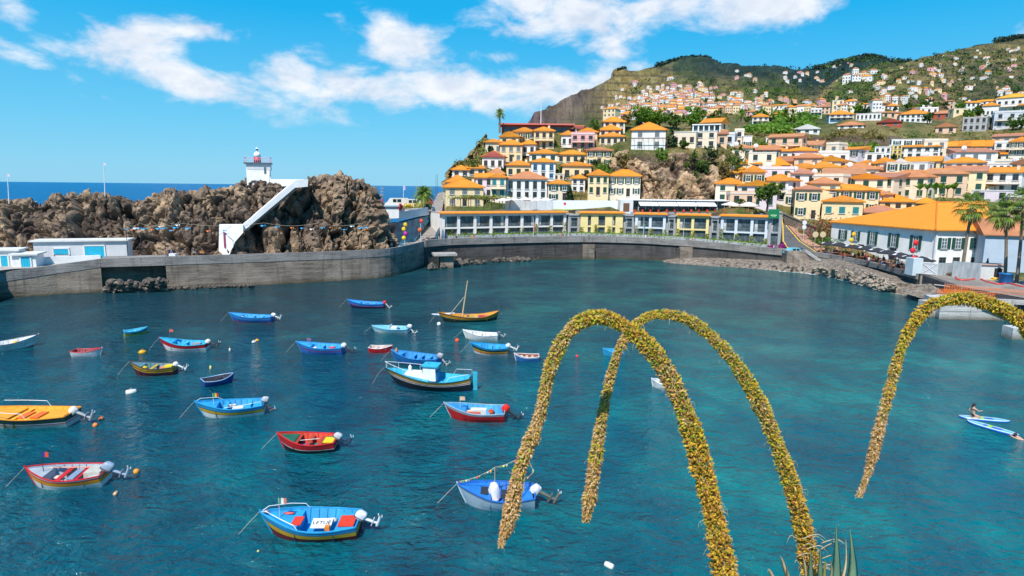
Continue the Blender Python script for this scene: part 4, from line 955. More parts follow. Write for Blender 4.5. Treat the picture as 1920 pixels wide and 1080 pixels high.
H('B', 1076, 1340, 553, 587, 625, T, O, 'house with brick red walls and wide orange roof behind the round green tree', 'dark', 1, 3, 'n')
H('B', 1216, 1420, 463, 493, 612, CR, O, 'cream house with two rows of windows above the brick red walled house', 'green', 2, 3, 'b')
H('B', 1140, 1262, 602, 642, 730, SA, T, 'low salmon house with worn clay roof on the bend of the road', 'brown', 1, 2, 'n')
H('B', 1256, 1420, 612, 636, 832, CR, ('hip', T), 'tall pale yellow corner house with teal door above the road', 'green', 2, 2, '', .06, 0, 9)
H('C', 30, 428, 604, 640, 795, CR, ('hip', O), 'long cream house with orange roof stepping back from the corner house', 'green', 2, 5, 'n', 0, 3, 9)
H('C', 80, 334, 680, 718, 825, CR, O, 'cream front wing with three teal windows and a lower orange roof', 'teal', 1, 3, 'n', .0, -2, 8)
H('C', 52, 168, 492, 508, 608, GY, ('flat', T), 'bare grey concrete block house amid the east village', 'dark', 1, 1, 'n')
H('C', 165, 270, 496, 510, 606, WH, ('gy', OFFW and (.7, .6, .5)), 'white gabled house with laundry balcony next to the grey block house', 'brown', 2, 1, 'b')
H('C', 272, 520, 548, 586, 642, LP, ('gx', T), 'long pinkish house under a worn clay roof in the east village', 'brown', 1, 4, 'n')
H('C', 500, 690, 552, 590, 650, PL, ('gx', T), 'pinkish house end with brown windows near the banana plants', 'brown', 1, 3, 'n')
H('C', 422, 680, 666, 716, 775, CR, O, 'house with broad orange hip roof behind the blue white eating house', 'brown', 1, 4, 'n')
H('C', 308, 610, 744, 792, 835, SA, T, 'low house with worn clay roof right behind the blue white eating house', 'dark', 1, 3, 'n', 0)
H('C', 700, 850, 690, 728, 770, PL, O, 'little orange roof peeking over the ridge of the eating house', 'dark', 1, 2, 'n')
H('C', 432, 572, 420, 456, 505, WH, O, 'white house with dark windows below the apartment row', 'grey', 1, 3, 'n')
H('C', 560, 640, 425, 455, 500, WH, ('gy', WH), 'white gable end between two orange roofs below the apartments', 'dark', 1, 1, 'n')
H('C', 472, 768, 468, 508, 548, PL, O, 'wide orange roofed house with arched doorway in front of the white gable', 'dark', 1, 4, 'c')
H('C', 640, 850, 416, 446, 508, CR, ('gx', O), 'cream house with long orange roof and a planted balcony', 'brown', 1, 3, 'b')
H('C', 845, 962, 410, 455, 512, WH, ('gy', WH), 'bright white gable wall in front of the apartment row', 'dark', 1, 1, 'n')
H('C', 906, 1140, 422, 456, 592, WH, O, 'three storey white house with orange roof and open loggias', 'brown', 2, 4, 'b', 0)
H('C', 1135, 1325, 450, 466, 578, WH, ('flat', T), 'white block with many small windows joined to the three storey house', 'dark', 2, 5, 'n', 0)
H('C', 740, 1010, 515, 556, 635, YE, ('gy', O), 'pale yellow gable house behind the banana plants', 'dark', 1, 1, 'n')
H('C', 1050, 1280, 570, 610, 652, PL, O, 'house with long plain orange roof behind the tall palms', 'dark', 1, 3, 'n')
H('C', 1098, 1335, 628, 642, 716, LP, ('flat', T), 'plain pale pink walled house with a dark door behind the palms', 'dark', 1, 2, 'n')
H('C', 1280, 1440, 545, 565, 650, WH, ('flat', T), 'white house with dark roof screen behind the palms', 'dark', 1, 2, 'n')
H('C', 1325, 1450, 660, 690, 870, PK, ('flat', T), 'pink house wall half hidden by the palms', 'shut', 2, 1, 'n')
# apartments
H('C', 432, 530, 335, 350, 434, WH, ('flat', T), 'white two storey apartment block at the start of the row', 'dark', 2, 3, 'n', 0)
H('C', 528, 604, 320, 338, 425, YE, ('flat', T), 'yellow stair tower with tiny square windows in the apartment row', 'dark', 3, 3, 'n', 0)
H('C', 600, 848, 318, 348, 420, WH, O, 'white apartment house with long orange roof beside the yellow stair tower', 'dark', 2, 5, 'n', 0)
for k, (x0, x1, ya, lab) in enumerate(((866, 962, 318, 'white terraced apartment with orange roof after the long one'), (958, 1052, 312, 'white terraced apartment second along, with arched garage doors'), (1045, 1142, 306, 'white terraced apartment third along, with green shutters'), (1138, 1236, 300, 'white terraced apartment last before the balcony block'))):
    H('C', x0, x1, ya, 346, 428, WH, ('gx', O), lab, ('dark', 'brown', 'shut', 'grey')[k], 2, 3, 'n', 0)
H('C', 1238, 1345, 300, 322, 445, WH, ('flat', T), 'white apartment block with stacked white balconies', 'dark', 3, 2, 'b', 0)
H('C', 1336, 1460, 288, 318, 505, PL, O, 'tall apartment block with green balcony bands at the picture edge', 'green', 4, 3, 'b', 0)
for (x0, x1, ya, ye, yb, lab) in ((0, 110, 400, 432, 478, 'lilac house with small orange roof beside the banana rows'), (5, 175, 452, 486, 602, 'cream house with broad orange roof left of the grey block house'), (170, 330, 455, 484, 520, 'house with long flat orange roof above the grey block house'), (322, 432, 438, 460, 500, 'plain house with dull orange roof under the banana rows')):
    H('C', x0, x1, ya, ye, yb, LP if x0 == 0 else CR, O, lab, 'dark', None, None, 'n')
# upper right
H('C', 1262, 1450, -5, 18, 128, WH, YE if False else ('hip', (.78, .40, .03)), 'large white house with yellow orange roof and brown loggia high on the east slope', 'brown', 2, 5, 'b')
H('C', 1160, 1252, 52, 72, 148, WH, O, 'white house with tall dark windows below the yellow roofed house', 'dark', 1, 4, 'n')
H('C', 1252, 1450, 100, 116, 218, GY and (.6, .62, .66), ('flat', T), 'modern grey white house with long dark balcony openings', 'dark', 2, 3, 'b')
H('C', 1032, 1168, 135, 150, 240, GY, ('flat', T), 'unfinished grey concrete house with empty window openings', 'brown', 2, 4, 'n')
H('C', 850, 968, 188, 212, 255, SA, ('gy', T), 'small ruined stone house with clay gable roof on the dry field', 'brown', 1, 2, 'n')
H('C', 612, 800, 100, 126, 178, WH, O, 'white house with long orange roof and row of square windows above the dry field', 'dark', 2, 6, 'n')
H('C', 800, 980, 104, 122, 158, RD, T, 'low brick red house with orange roof above the dry field', 'dark', 1, 4, 'n')
H('C', 462, 602, 160, 180, 204, RD, ('gy', RD), 'dark red roofed barn on the edge of the dry field', 'dark', 1, 2, 'n')
H('C', 130, 282, 104, 128, 168, BW, O, 'pale blue house with orange roof and balcony above the dry field', 'dark', 2, 4, 'b')
H('C', 312, 462, 108, 122, 166, WH, ('flat', T), 'long white flat roofed house among trees above the dry field', 'dark', 1, 6, 'n')
H('C', 0, 70, 82, 95, 152, WH, ('flat', T), 'white house with stacked balconies beside the banana grove', 'dark', 3, 3, 'b')
H('C', 42, 148, 62, 78, 122, SA, ('hip', T), 'salmon coloured apartment house above the white balcony house', 'dark', 2, 4, 'n')
H('C', 190, 350, 180, 200, 220, WH, T, 'white low house with clay roof at the top edge of the brown field', 'dark', 1, 3, 'n')
H('B', 975, 1080, 125, 145, 196, WH, O, 'white house with verandas beside the slender palm', 'dark', 2, 3, 'b')
H('B', 935, 1022, 96, 108, 130, PK, T, 'pale pink long house above the slender palm', 'dark', 1, 3, 'n')
H('B', 622, 768, 122, 138, 172, WH, T, 'white house with clay roof behind the green tree clump', 'dark', 1, 4, 'n')
H('B', 1120, 1180, 112, 122, 142, PL, O, 'small cream house with orange roof on the banana slope', 'dark', 1, 2, 'n')
H('B', 1250, 1332, 72, 86, 108, WH, O, 'white house with orange roof at the top of the banana slope', 'dark', 1, 3, 'n')
# infill: the plain houses packed in between
TAKEN = [(h_['px'], h_['py']) for h_ in HOUSES if 'px' in h_]
def infill(n, x0, x1, y0, y1, where, tries=2500):
    made = 0
    for _ in range(tries):
        if made >= n: break
        px, py = random.uniform(x0, x1), random.uniform(y0, y1)
        if any(abs(px - a) < 21 and abs(py - b_) < 13 for a, b_ in TAKEN): continue
        p = hit(px, py); Y = p.y; TAKEN.append((px, py)); made += 1
        wc, rn, rc = random.choice(((CR, 'cream', O), (PL, 'pale', O), (WH, 'white', O), (WH, 'white', T), (PL, 'pale', T), (SA, 'salmon', T), (LP, 'lilac', O), (CR, 'cream', T)))
        w = random.uniform(5.5, 10.5); hh = random.choice((2.9, 3.2, 5.4, 5.8)); k = random.choice(('hip', 'gx', 'gy', 'flat', 'flat', 'shed'))
        lab = 'one of the plain %s houses packed %s' % (rn, where); t_ = house_at(p, w, hh, random.uniform(1.0, 1.8), wc, k, rc, lab, random.choice(('dark', 'green', 'shut', 'grey', 'brown')), None, None, random.uniform(-.5, .5), random.uniform(5, 8), lab, random.choice(('n', '', 'b', 'n', 's')))
infill(3, 870, 1130, 258, 372, 'between the larger houses above the hotel')
infill(36, 1385, 1700, 290, 392, 'in the streets east of the cliff')
infill(18, 1690, 1915, 290, 372, 'below the apartment row')
infill(18, 1400, 1925, 203, 224, 'along the upper edge of the fields')
infill(4, 1330, 1385, 262, 284, 'at the cliff top beside the flat roofed houses')
# long red roofed hall
a = P(938, 250, 208); c = P(1072, 250, 211)
t = thing('red_roofed_hall', 'long low hall with flat red roof and glass front along the hill top', 'hall', ((a + c) / 2), 0); w = (c - a).length
MB().use(stucco(RD)).box((0, 4, -1), (w - 1, 7, 7)).build('wall', t)
MB().use(paint((.62, .18, .16), .6)).box((0, 3.5, 2.75), (w + 1, 10, .45)).build('roof', t)
for k in range(9):
    MB().use(glassmat((.06, .09, .12))).box((0, 0, 0), (w / 11, .1, 1.5)).build('window', t, (-w / 2 + (k + 1) * w / 10, .43, 1.3))
p = P(1014, 236, 214); o = MB().use(OFFW).tube([(0, 0, 0), (0, 0, 7.3)], [.16, .1], 6).build('white_mast', None, p); tag(o, 'thin white mast rising behind the long red roofed hall', 'mast')
# pergola and rooftop block on the cliff houses
t0 = HOUSES[32]
mb = MB().use(paint((.12, .07, .05), .6))
for k in range(4): mb.box((-5 + 10 * k / 3, -2.6, 1.3), (.14, .14, 3.4))
mb.box((0, -2.6, 3.0), (11, .14, .16)); mb.box((0, -1.3, 3.0), (11, .1, .12))
for k in range(9): mb.box((-5.2 + 10.4 * k / 8, -1.35, 3.12), (.08, 2.7, .08))
mb.build('pergola', t0)
t0 = HOUSES[34]; h0 = 5.6
mb = MB().use(OFFW)
wq_ = 7.4
for k in range(6): mb.box((-wq_ / 2 + wq_ * k / 5, 1.2, 5.6), (.35, .3, 2.2))
mb.box((0, 3.0, 6.7), (wq_ + .6, 4.4, .3)); mb.use(glassmat((.05, .07, .08))).box((0, 1.6, 5.6), (wq_, .1, 1.9)); mb.build('roof_terrace', t0)
# ---------------------------------------------------------------- hotel along the quay
def wallYat(px):
    a = ray(px, 440)[0]; ys = [p.y for p in FAR]; xs_ = [p.x / p.y for p in FAR]
    return float(np.interp(a, xs_, ys))
def wing(px0, px1, pye0, pye1, bays, colr, roofed, label, off=8.0, depth=8.0, zb=4.06, roofh=.5):
    a = P(px0, 440, wallYat(px0) + off); zb = topz(a.x) - 1.04; c = P(px1, 440, wallYat(px1) + off); a.z = c.z = zb
    w = (c - a).length; an = math.atan2(wallYat(px1 + 25) - wallYat(px0 - 25), P(px1 + 25, 440, wallYat(px1 + 25)).x - P(px0 - 25, 440, wallYat(px0 - 25)).x) if px1 < 1445 else -.33; h = (P(px0, pye0, a.y).z + P(px1, pye1, c.y).z) / 2 - zb
    t = thing('hotel_wing', label, 'hotel', (a + c) / 2, an, 'wings of the quayside hotel')
    wm = stucco(colr); mb = MB().use(wm); fl = h * .47; cw = 1.75 if colr is HYE and bays == 3 else .62
    for k in range(bays + 1):
        x = -w / 2 + w * k / bays; x = min(max(x, -w / 2 + cw / 2), w / 2 - cw / 2); mb.box((x, .3, h / 2), (cw, .6, h))
    for k in range(bays):
        x = -w / 2 + w * (k + .5) / bays; bw = w / bays - cw
        mb.box((x, .32, fl), (bw, .5, .34)); mb.box((x, .32, h - .28), (bw, .5, .56))
    mb.box((0, depth / 2 + .9, h / 2 - 1), (w, depth - .6, h + 2)); mb.build('wall', t)
    gl = glassmat((.085, .115, .13), .08); frm = paint((.05, .055, .06), .4); cur = paint((.55, .56, .55), .7)
    for k in range(bays):
        x = -w / 2 + w * (k + .5) / bays; bw = w / bays - cw
        mb = MB().use(gl).box((0, .55, 0), (bw, .06, h - fl - .75)); mb.use(frm)
        for q_ in range(4): mb.box((-bw / 2 + bw * q_ / 3, .5, 0), (.08, .08, h - fl - .75))
        if k % 3 != 1: mb.use(cur).box((bw * (.3 if k % 2 else -.3), .515, 0), (bw * .22, .02, h - fl - .85))
        mb.build('window', t, (x, 0, fl + .17 + (h - fl - .75) / 2))
        mb = MB().use(gl).box((0, .55, 0), (bw * .96, .06, fl - .3)); mb.use(frm).box((0, .5, 0), (.08, .08, fl - .3)); mb.build('window', t, (x, 0, (fl - .2) / 2))
        mb = MB().use(frm); n = int(bw / .25)
        for q_ in range(n + 1): mb.box((-bw / 2 + bw * q_ / n, .1, 0), (.03, .03, .95))
        mb.box((0, .1, .48), (bw, .05, .05)); mb.build('balcony_railing', t, (x, 0, fl + .66))
    if roofed:
        mb = MB().use(tilemat(O, .12)); x = w / 2 + .45
        mb.add([(-x, -.6, 0), (x, -.6, 0), (x, 1.2, 0), (-x, 1.2, 0), (-x, -.6, .16), (x, -.6, .16), (x - .3, 1.2, roofh), (-x + .3, 1.2, roofh)], [(3, 2, 1, 0), (0, 1, 5, 4), (4, 5, 6, 7), (1, 2, 6, 5), (3, 0, 4, 7), (2, 3, 7, 6)])
        mb.build('roof', t, (0, 0, h))
        MB().use(PAVE).box((0, 1.2 + depth / 2 - .6, roofh / 2 - .1), (w, depth - 1.0, roofh - .2)).build('terrace_deck', t, (0, 0, h))
    else:
        MB().use(paint((.30, .31, .32), .7)).box((0, depth / 2, .1), (w, depth + .4, .22)).build('roof', t, (0, 0, h))
    return t, w, h
HYE = (.86, .70, .32)
SLT = (.34, .35, .36)
WG = [wing(827, 1064, 401, 399, 8, WH, True, 'long white hotel wing with one continuous orange roof edge, beside the ramp'),
      wing(1065, 1087, 404, 404, 1, SLT, False, 'grey hotel link between the long white wing and the first yellow wing', 8.8),
      wing(1088, 1167, 400, 400, 3, HYE, True, 'yellow hotel wing with three bays next to the long white wing'),
      wing(1168, 1189, 405, 405, 1, SLT, False, 'grey hotel link between the three bay yellow wing and the pale blue wing', 8.8),
      wing(1190, 1247, 402, 403, 2, BW, True, 'pale blue hotel wing with two bays'),
      wing(1248, 1267, 407, 407, 1, SLT, False, 'grey hotel link between the pale blue wing and the two bay yellow wing', 8.8),
      wing(1268, 1328, 404, 405, 2, HYE, True, 'yellow hotel wing with two bays'),
      wing(1329, 1349, 409, 409, 1, SLT, False, 'grey hotel link before the last white wing', 8.8),
      wing(1350, 1439, 405, 408, 3, BW, True, 'last orange roofed hotel wing with three bays near the road'),
      wing(1440, 1464, 399, 400, 1, SLT, False, 'grey end block of the hotel carrying the green sign', 7.5)]
# green sign on the end block
p = P(1451, 401, wallYat(1451) + 7.1); t = thing('hotel_sign', 'green sign board with pale lettering on the end block of the hotel', 'sign', p, 0)
MB().use(paint((.01, .20, .075), .5)).box((0, 0, 0), (2.3, .12, 2.0)).build('board', t)
def lettering(txt, size, mat, parent, loc, rx=math.pi / 2, rz=0, name='lettering', ext=.015):
    c = bpy.data.curves.new('t', 'FONT'); c.body = txt; c.size = size; c.align_x = 'CENTER'; c.align_y = 'CENTER'; c.extrude = ext
    o = bpy.data.objects.new('t', c); COL.objects.link(o); dg = bpy.context.evaluated_depsgraph_get(); me = bpy.data.meshes.new_from_object(o.evaluated_get(dg))
    bpy.data.objects.remove(o); me.materials.clear(); me.materials.append(mat); o = link(name, me, parent, loc); o.rotation_euler = (rx, 0, rz); return o
mb = MB().use(paint((.66, .82, .55), .5))
for x, w_ in ((-.52, .30), (-.22, .22), (.10, .34), (.46, .28)): mb.box((x, -.075, -.28), (w_, .03, .17))
for x in (-.3, .05, .3): mb.box((x, -.075, -.55), (.2, .03, .09))
mb.build('lettering', t)
# planting trough in front of the hotel: a low pale wall
tr_ = [P(px, 445, wallYat(px) + 2.6) for px in np.linspace(843, 1440, 40)]; tr_ = [Vector((p.x, p.y, 0)) for p in tr_]
trz = lambda i: topz(tr_[i].x) + .4
mb = MB().use(stucco((.42, .44, .46))); band(mb, tr_, 2.5, trz, 0, .9); tag(mb.build('planter_wall'), 'long pale grey planter wall in front of the hotel', 'wall')
# ---------------------------------------------------------------- hotel roof terrace, restaurant
a = P(948, 384, 153); c = P(1036, 384, 160); o = MB().use(WHITE).box((0, 0, 0), ((c - a).length, .4, 2.6)).build('terrace_wall', None, (a + c) / 2, math.atan2(c.y - a.y, c.x - a.x)); tag(o, 'white wall at the back of the parasol terrace on the hotel roof', 'wall')
t = thing('terrace_pergola', 'vine covered dark pergola on the roof terrace of the long white hotel wing', 'pergola', P(905, 394, 149)); t.location.z = 11.0; t.rotation_euler.z = .25
mb = MB().use(paint((.10, .07, .05), .6))
for k in range(8):
    for yy in (0, 3): mb.box((-6.5 + 13 * k / 7, yy, 1.1), (.14, .14, 2.3))
for yy in (0, 3): mb.box((0, yy, 2.28), (13.6, .14, .16))
for k in range(22): mb.box((-6.7 + 13.4 * k / 21, 1.5, 2.4), (.08, 3.8, .08))
mb.build('pergola_frame', t)
CREAMC = paint((.82, .79, .72), .8); 
def parasol(pos, r, h, mat, label, group, name='parasol', n=8, sag=.32, pole=OFFW, parent=None):
    t = thing(name, label, 'parasol', pos, random.uniform(0, .7), group)
    mb = MB().use(mat); top = (0, 0, h); vs = [top]; 
    for k in range(n): a = 2 * math.pi * k / n; vs.append((r * math.cos(a), r * math.sin(a), h - r * sag))
    for k in range(n): a = 2 * math.pi * k / n; vs.append((r * math.cos(a), r * math.sin(a), h - r * sag - .16))
    mb.add(vs, [(0, 1 + k, 1 + (k + 1) % n) for k in range(n)] + [(1 + k, 1 + n + k, 1 + n + (k + 1) % n, 1 + (k + 1) % n) for k in range(n)]); mb.build('canopy', t)
    MB().use(pole).tube([(0, 0, 0), (0, 0, h + .12)], .035, 5).build('pole', t); return t
for k, (px, py) in enumerate(((943, 383), (962, 382), (985, 381), (1006, 383), (1023, 384), (952, 387), (994, 387))):
    p = P(px, 394, wallYat(px) + 10.5); p.z = 11.0
    parasol(p + Vector((0, (k % 2) * 1.6, 0)), 1.7, 2.5 + .1 * (k % 3), CREAMC, 'one of the off white parasols crowded on the hotel roof terrace', 'off white parasols on the hotel roof terrace')
a = P(1037, 392, 160); c = P(1162, 392, 164)
t = thing('terrace_screen', 'long white canvas screen with a lime stripe on the hotel roof', 'screen', (a + c) / 2, math.atan2(c.y - a.y, c.x - a.x)); w = (c - a).length
MB().use(paint((.80, .84, .82), .7)).box((0, 0, 1.05), (w, .1, 2.2)).build('canvas', t); MB().use(paint((.55, .66, .22), .7)).box((0, -.02, -.1), (w, .12, .3)).build('stripe', t)
MB().use(GREYW).box((0, .4, -1.2), (w, .6, 2.0)).build('base_wall', t); mb = MB().use(paint((.6, .05, .08), .5)).lathe([(.35, 0), (.35, .05)], 12, (-w * .33, -.08, 1.3), 'Y'); mb.build('emblem', t)
# restaurant pavilion on the roof
def zY(px, py, Y): return P(px, py, Y)
a = zY(1186, 397, 160); c = zY(1376, 397, 160.5); w = (c - a).length
t = thing('rooftop_restaurant', 'white roofed glass restaurant with pale awnings above the hotel', 'restaurant', ((a + c) / 2), math.atan2(c.y - a.y, c.x - a.x)); t.location.z = a.z
MB().use(OFFW).box((0, 4.5, 2.9), (w + 1.5, 7.5, .22)).build('roof', t)
mb = MB().use(glassmat((.035, .045, .05), .08)).box((0, 2.0, 1.3), (w, .12, 2.8)); mb.use(OFFW)
for k in range(15): mb.box((-w / 2 + w * k / 14, 1.9, 1.3), (.12, .12, 2.8))
mb.build('glass_front', t)
for k in range(4):
    ww = w * .76 / 4; x = -w / 2 + w * .06 + (k + .5) * ww
    mb = MB().use(paint((.78, .80, .82), .7)); mb.add([(-ww * .485, 1.8, 2.6), (ww * .485, 1.8, 2.6), (ww * .485, -.9, 1.75), (-ww * .485, -.9, 1.75), (ww * .485, -.9, 1.5), (-ww * .485, -.9, 1.5), (-ww * .485, 1.8, 2.66), (ww * .485, 1.8, 2.66)], [(0, 1, 2, 3), (3, 2, 4, 5), (6, 3, 2, 7)]); mb.build('awning', t, (x, 0, 0))
MB().use(OLDW).box((-w / 2 - 1.5, 3, 1.2), (3.2, 6, 3.4)).build('side_wall', t); MB().use(paint(BROWN)).box((-w / 2 - 1.6, -.06, 1.1), (1.5, .1, 2.0)).build('door', t)
MB().use(paint((.30, .32, .33), .5)).box((3, -2.6, -.2), (w + 8, .1, .5)).build('balustrade', t)
for k, (px, lab) in enumerate(((1369, 'cream parasol beside the glass restaurant on the hotel roof'), (1403, 'cream parasol nearest the green sign on the hotel roof'))):
    p = P(px, 396, wallYat(px) + 10.5); p.z = 10.7; parasol(p, 2.1, 2.5, CREAMC, lab, None)
rnd = random.Random(5)
REDC = paint((.55, .05, .04), .6)
for k in range(16):
    px = 1190 + k * 15.2; p = P(px, 398, 157.5); p.z = P(px, 398.5, 157.5).z - .3
    t = thing('cafe_chair', 'one of the red chairs along the edge of the hotel roof restaurant', 'chair', p, rnd.uniform(-.6, .6), 'red chairs of the roof restaurant')
    MB().use(REDC).box((0, 0, .45), (.5, .5, .06)).build('seat', t); MB().use(REDC).box((0, .25, .75), (.5, .05, .6)).build('backrest', t)
# ---------------------------------------------------------------- blue white eating house by the cafe terrace
YB1, YB0 = 113.0, 138.0
A_ = P(1560, 418, YB0); B_ = P(1757, 430, YB1); C_ = P(1852, 431, 114)
A_.z = B_.z = C_.z = 9.2
t = thing('eating_house', 'large white and pale blue eating house with big orange roof and dark green shutters', 'house', (B_.x, B_.y, 3.0), 0)
h = 6.2; A0 = Vector((A_.x - B_.x, A_.y - B_.y, 0)); C0 = Vector((C_.x - B_.x, C_.y - B_.y, 0)); D0 = A0 + Vector((14, 3, 0)); E0 = C0 + Vector((2.5, 17, 0))
poly = [(0, 0), (C0.x, C0.y), (E0.x, E0.y), (D0.x, D0.y), (A0.x, A0.y)]
mb = MB().use(stucco((.92, .89, .85))).prism(poly, -1.5, h); mb.build('wall', t)
mb = MB().use(tilemat(O, .08))
cx_, cy_ = sum(p[0] for p in poly) / 5, sum(p[1] for p in poly) / 5
ev = [(0, -.7), (C0.x + .6, C0.y - .7), (E0.x + .8, E0.y + .6), (D0.x + .5, D0.y + .8), (A0.x - .6, A0.y + .6)]; ev[0] = (-.7, -.7)
pk1 = P(1757, 379, 123) - Vector((B_.x, B_.y, 3.0)); pk2 = P(1850, 378, 125) - Vector((B_.x, B_.y, 3.0)); pk3 = P(1690, 398, 132) - Vector((B_.x, B_.y, 3.0))
vs = [(x, y, h) for x, y in ev] + [(x, y, h + .18) for x, y in ev] + [tuple(pk1), tuple(pk2), tuple(pk3)]
mb.add(vs, [(4, 3, 2, 1, 0)] + [(i, (i + 1) % 5, 5 + (i + 1) % 5, 5 + i) for i in range(5)] + [(5, 6, 11, 10), (6, 7, 11), (7, 8, 12, 10, 11), (8, 9, 12), (9, 5, 10, 12)])
rf = mb.build('roof', t)
mb = MB().use(tilemat((.72, .20, .012), .1)).tube([vs[5], vs[10]], .14, 6).tube([vs[10], vs[11]], .14, 6).tube([vs[10], vs[12]], .14, 6); mb.build('ridge_tiles', rf)
MB().use(GREYW).add([(-.12, -.1, -1), (.12, -.16, -1), (.12, -.16, h), (-.12, -.1, h), (-.14, .3, -1), (-.14, .3, h)], [(0, 1, 2, 3), (4, 0, 3, 5)]).build('drainpipe', t)
LDIR = A0.normalized(); angL = math.atan2(-LDIR.y, -LDIR.x); nrm = Vector((-LDIR.y, LDIR.x, 0))
def openwin(w, h_):
    mb = MB().use(glassmat((.10, .14, .16), .08)).box((0, -.02, h_ / 2), (w, .06, h_)); mb.use(OFFW)
    for s in (-1, 0, 1): mb.box((s * (w / 2 - .04), -.05, h_ / 2), (.08, .08, h_))
    for z in (.04, h_ * .35, h_ * .68, h_ - .04): mb.box((0, -.048, z), (w, .07, .06))
    mb.use(paint(DKGREEN, .5))
    for s in (-1, 1): mb.box((s * (w / 2 + .34), -.09, h_ / 2), (.62, .06, h_ + .1))
    mb.use(paint((.30, .32, .34), .8)).box((0, -.06, -.1), (w + .4, .2, .14)); return mb.mesh('window')
OW = openwin(1.1, 1.85); OWT = openwin(1.2, 2.5)
for px, py in ((1581, 449), (1605, 453), (1637, 458), (1677, 460), (1719, 464)):
    # where the sight line meets the long facade
    a_ = ray(px, 440)[0]; den = LDIR.x - a_ * LDIR.y; s_ = (a_ * B_.y - B_.x) / den
    link('window', OW if px < 1630 else OWT, t, (LDIR.x * s_ - .02, LDIR.y * s_, 2.95 if px < 1630 else 2.5), math.atan2(-LDIR.y, -LDIR.x))
angR = math.atan2(C0.y, C0.x)
for px in (1773, 1799, 1833):
    s_ = (px - 1757) / 95; link('window', OW, t, (C0.x * s_, C0.y * s_ - .02, 3.05), angR); link('window', winmesh('dark', 1.3, 1.2), t, (C0.x * s_, C0.y * s_ - .02, .3), angR)
for s_ in (9.0, 17.0): MB().use(paint((.03, .03, .035), .5)).box((0, -.03, 1.1), (1.6, .1, 2.3)).build('door', t, (LDIR.x * s_, LDIR.y * s_, 0), math.atan2(-LDIR.y, -LDIR.x))
# neighbour at the picture edge: pale blue wall, worn clay roof
p = P(1898, 490, 108); t = thing('house', 'pale blue walled house with worn clay roof behind the palm trunks', 'house', (p.x, p.y, 3.0), -.35)
MB().use(stucco((.46, .55, .66))).box((0, 5, 2.6), (8.4, 10, 6.2)).build('wall', t)
roofmesh('gx', 8.4, 10, 2.6, tilemat(T, .3)).build('roof', t, (0, 0, 5.7)); MB().use(glassmat()).box((3.0, -.03, 1.6), (1.0, .1, 1.2)).build('window', t)
# ---------------------------------------------------------------- plants
nrg = np.random.default_rng(11)
LEAF = island('leaves_mid', [(0, (.020, .055, .010)), (.5, (.070, .140, .018)), (1, (.17, .25, .04))], .6, .25)
LEAFB = island('leaves_bright', [(0, (.040, .10, .012)), (.5, (.13, .25, .022)), (1, (.26, .38, .05))], .6, .3)
LEAFD = island('leaves_dark', [(0, (.010, .030, .012)), (.6, (.030, .070, .022)), (1, (.07, .12, .04))], .6, .15)
LEAFO = island('leaves_dry', [(0, (.06, .06, .015)), (.5, (.19, .16, .04)), (1, (.36, .27, .09))], .7, .2)
BARK = paint((.12, .085, .06), .9, .3, 3)
def cards(cent, size, up=.3, aspect=1.6):
    """little leaf faces at the given points; returns verts, faces"""
    n = len(cent); d = nrg.normal(size=(n, 3)); d[:, 2] += up; d /= np.linalg.norm(d, axis=1, keepdims=True)
    e = np.cross(d, nrg.normal(size=(n, 3))); e /= np.linalg.norm(e, axis=1, keepdims=True); f = np.cross(d, e)
    s = (size * nrg.uniform(.6, 1.3, n))[:, None]
    V = np.stack([cent - e * s * aspect * .5, cent + f * s * .5, cent + e * s * aspect * .5, cent - f * s * .5], 1).reshape(-1, 3)
    return V, [(4 * i, 4 * i + 1, 4 * i + 2, 4 * i + 3) for i in range(n)]
def crown_pts(lobes, n):
    """points in the shells of several lobes: (centre, radii)"""
    w = np.array([r[0] * r[1] * r[2] for c, r in lobes]) ** .7; k = nrg.choice(len(lobes), n, p=w / w.sum())
    d = nrg.normal(size=(n, 3)); d /= np.linalg.norm(d, axis=1, keepdims=True)
    rr = nrg.uniform(.45, 1.0, n) ** .6
    c = np.array([lobes[i][0] for i in k]); r = np.array([lobes[i][1] for i in k]); p = c + d * r * rr[:, None]
    # clumps: gather leaves about twig ends, leave gaps
    tw = nrg.integers(0, max(6, n // 14), n); base = p[tw]; return base + (nrg.normal(size=(n, 3)) * r.mean() * .13)
def tree_parts(h, w, mat, n=1100, trunk=.28, leaf=.5, kind='round'):
    lobes = []
    m_ = 9 if kind == 'round' else 6
    for k in range(m_):
        a = nrg.uniform(0, 6.28); q = nrg.uniform(.1, .62) * w / 2
        r = w * nrg.uniform(.17, .30); lobes.append(((q * math.cos(a), q * math.sin(a), h * (trunk + (1 - trunk) * nrg.uniform(.25, .78))), (r, r, r * .8)))
    if kind == 'cone': lobes = [((0, 0, h * (.12 + .16 * k)), (w * .5 * (1 - k / 6.2),) * 2 + (h * .11,)) for k in range(6)]
    p = crown_pts(lobes, n); V, F = cards(p, leaf)
    mb = MB().use(mat); mb.add(V, F); mt = MB().use(BARK)
    mt.tube([(0, 0, -.6), (.05 * w * .3, 0, h * trunk * .6), (0, .1, h * (trunk + .15))], [w * .035 + .08, w * .028 + .05, w * .018 + .03], 6)
    for c, r in lobes[:5]: mt.tube([(0, 0, h * trunk * .8), tuple(np.array(c) * (.55, .55, 1) * (1, 1, .8)), c], [w * .016 + .03, .06, .03], 4)
    return mb, mt
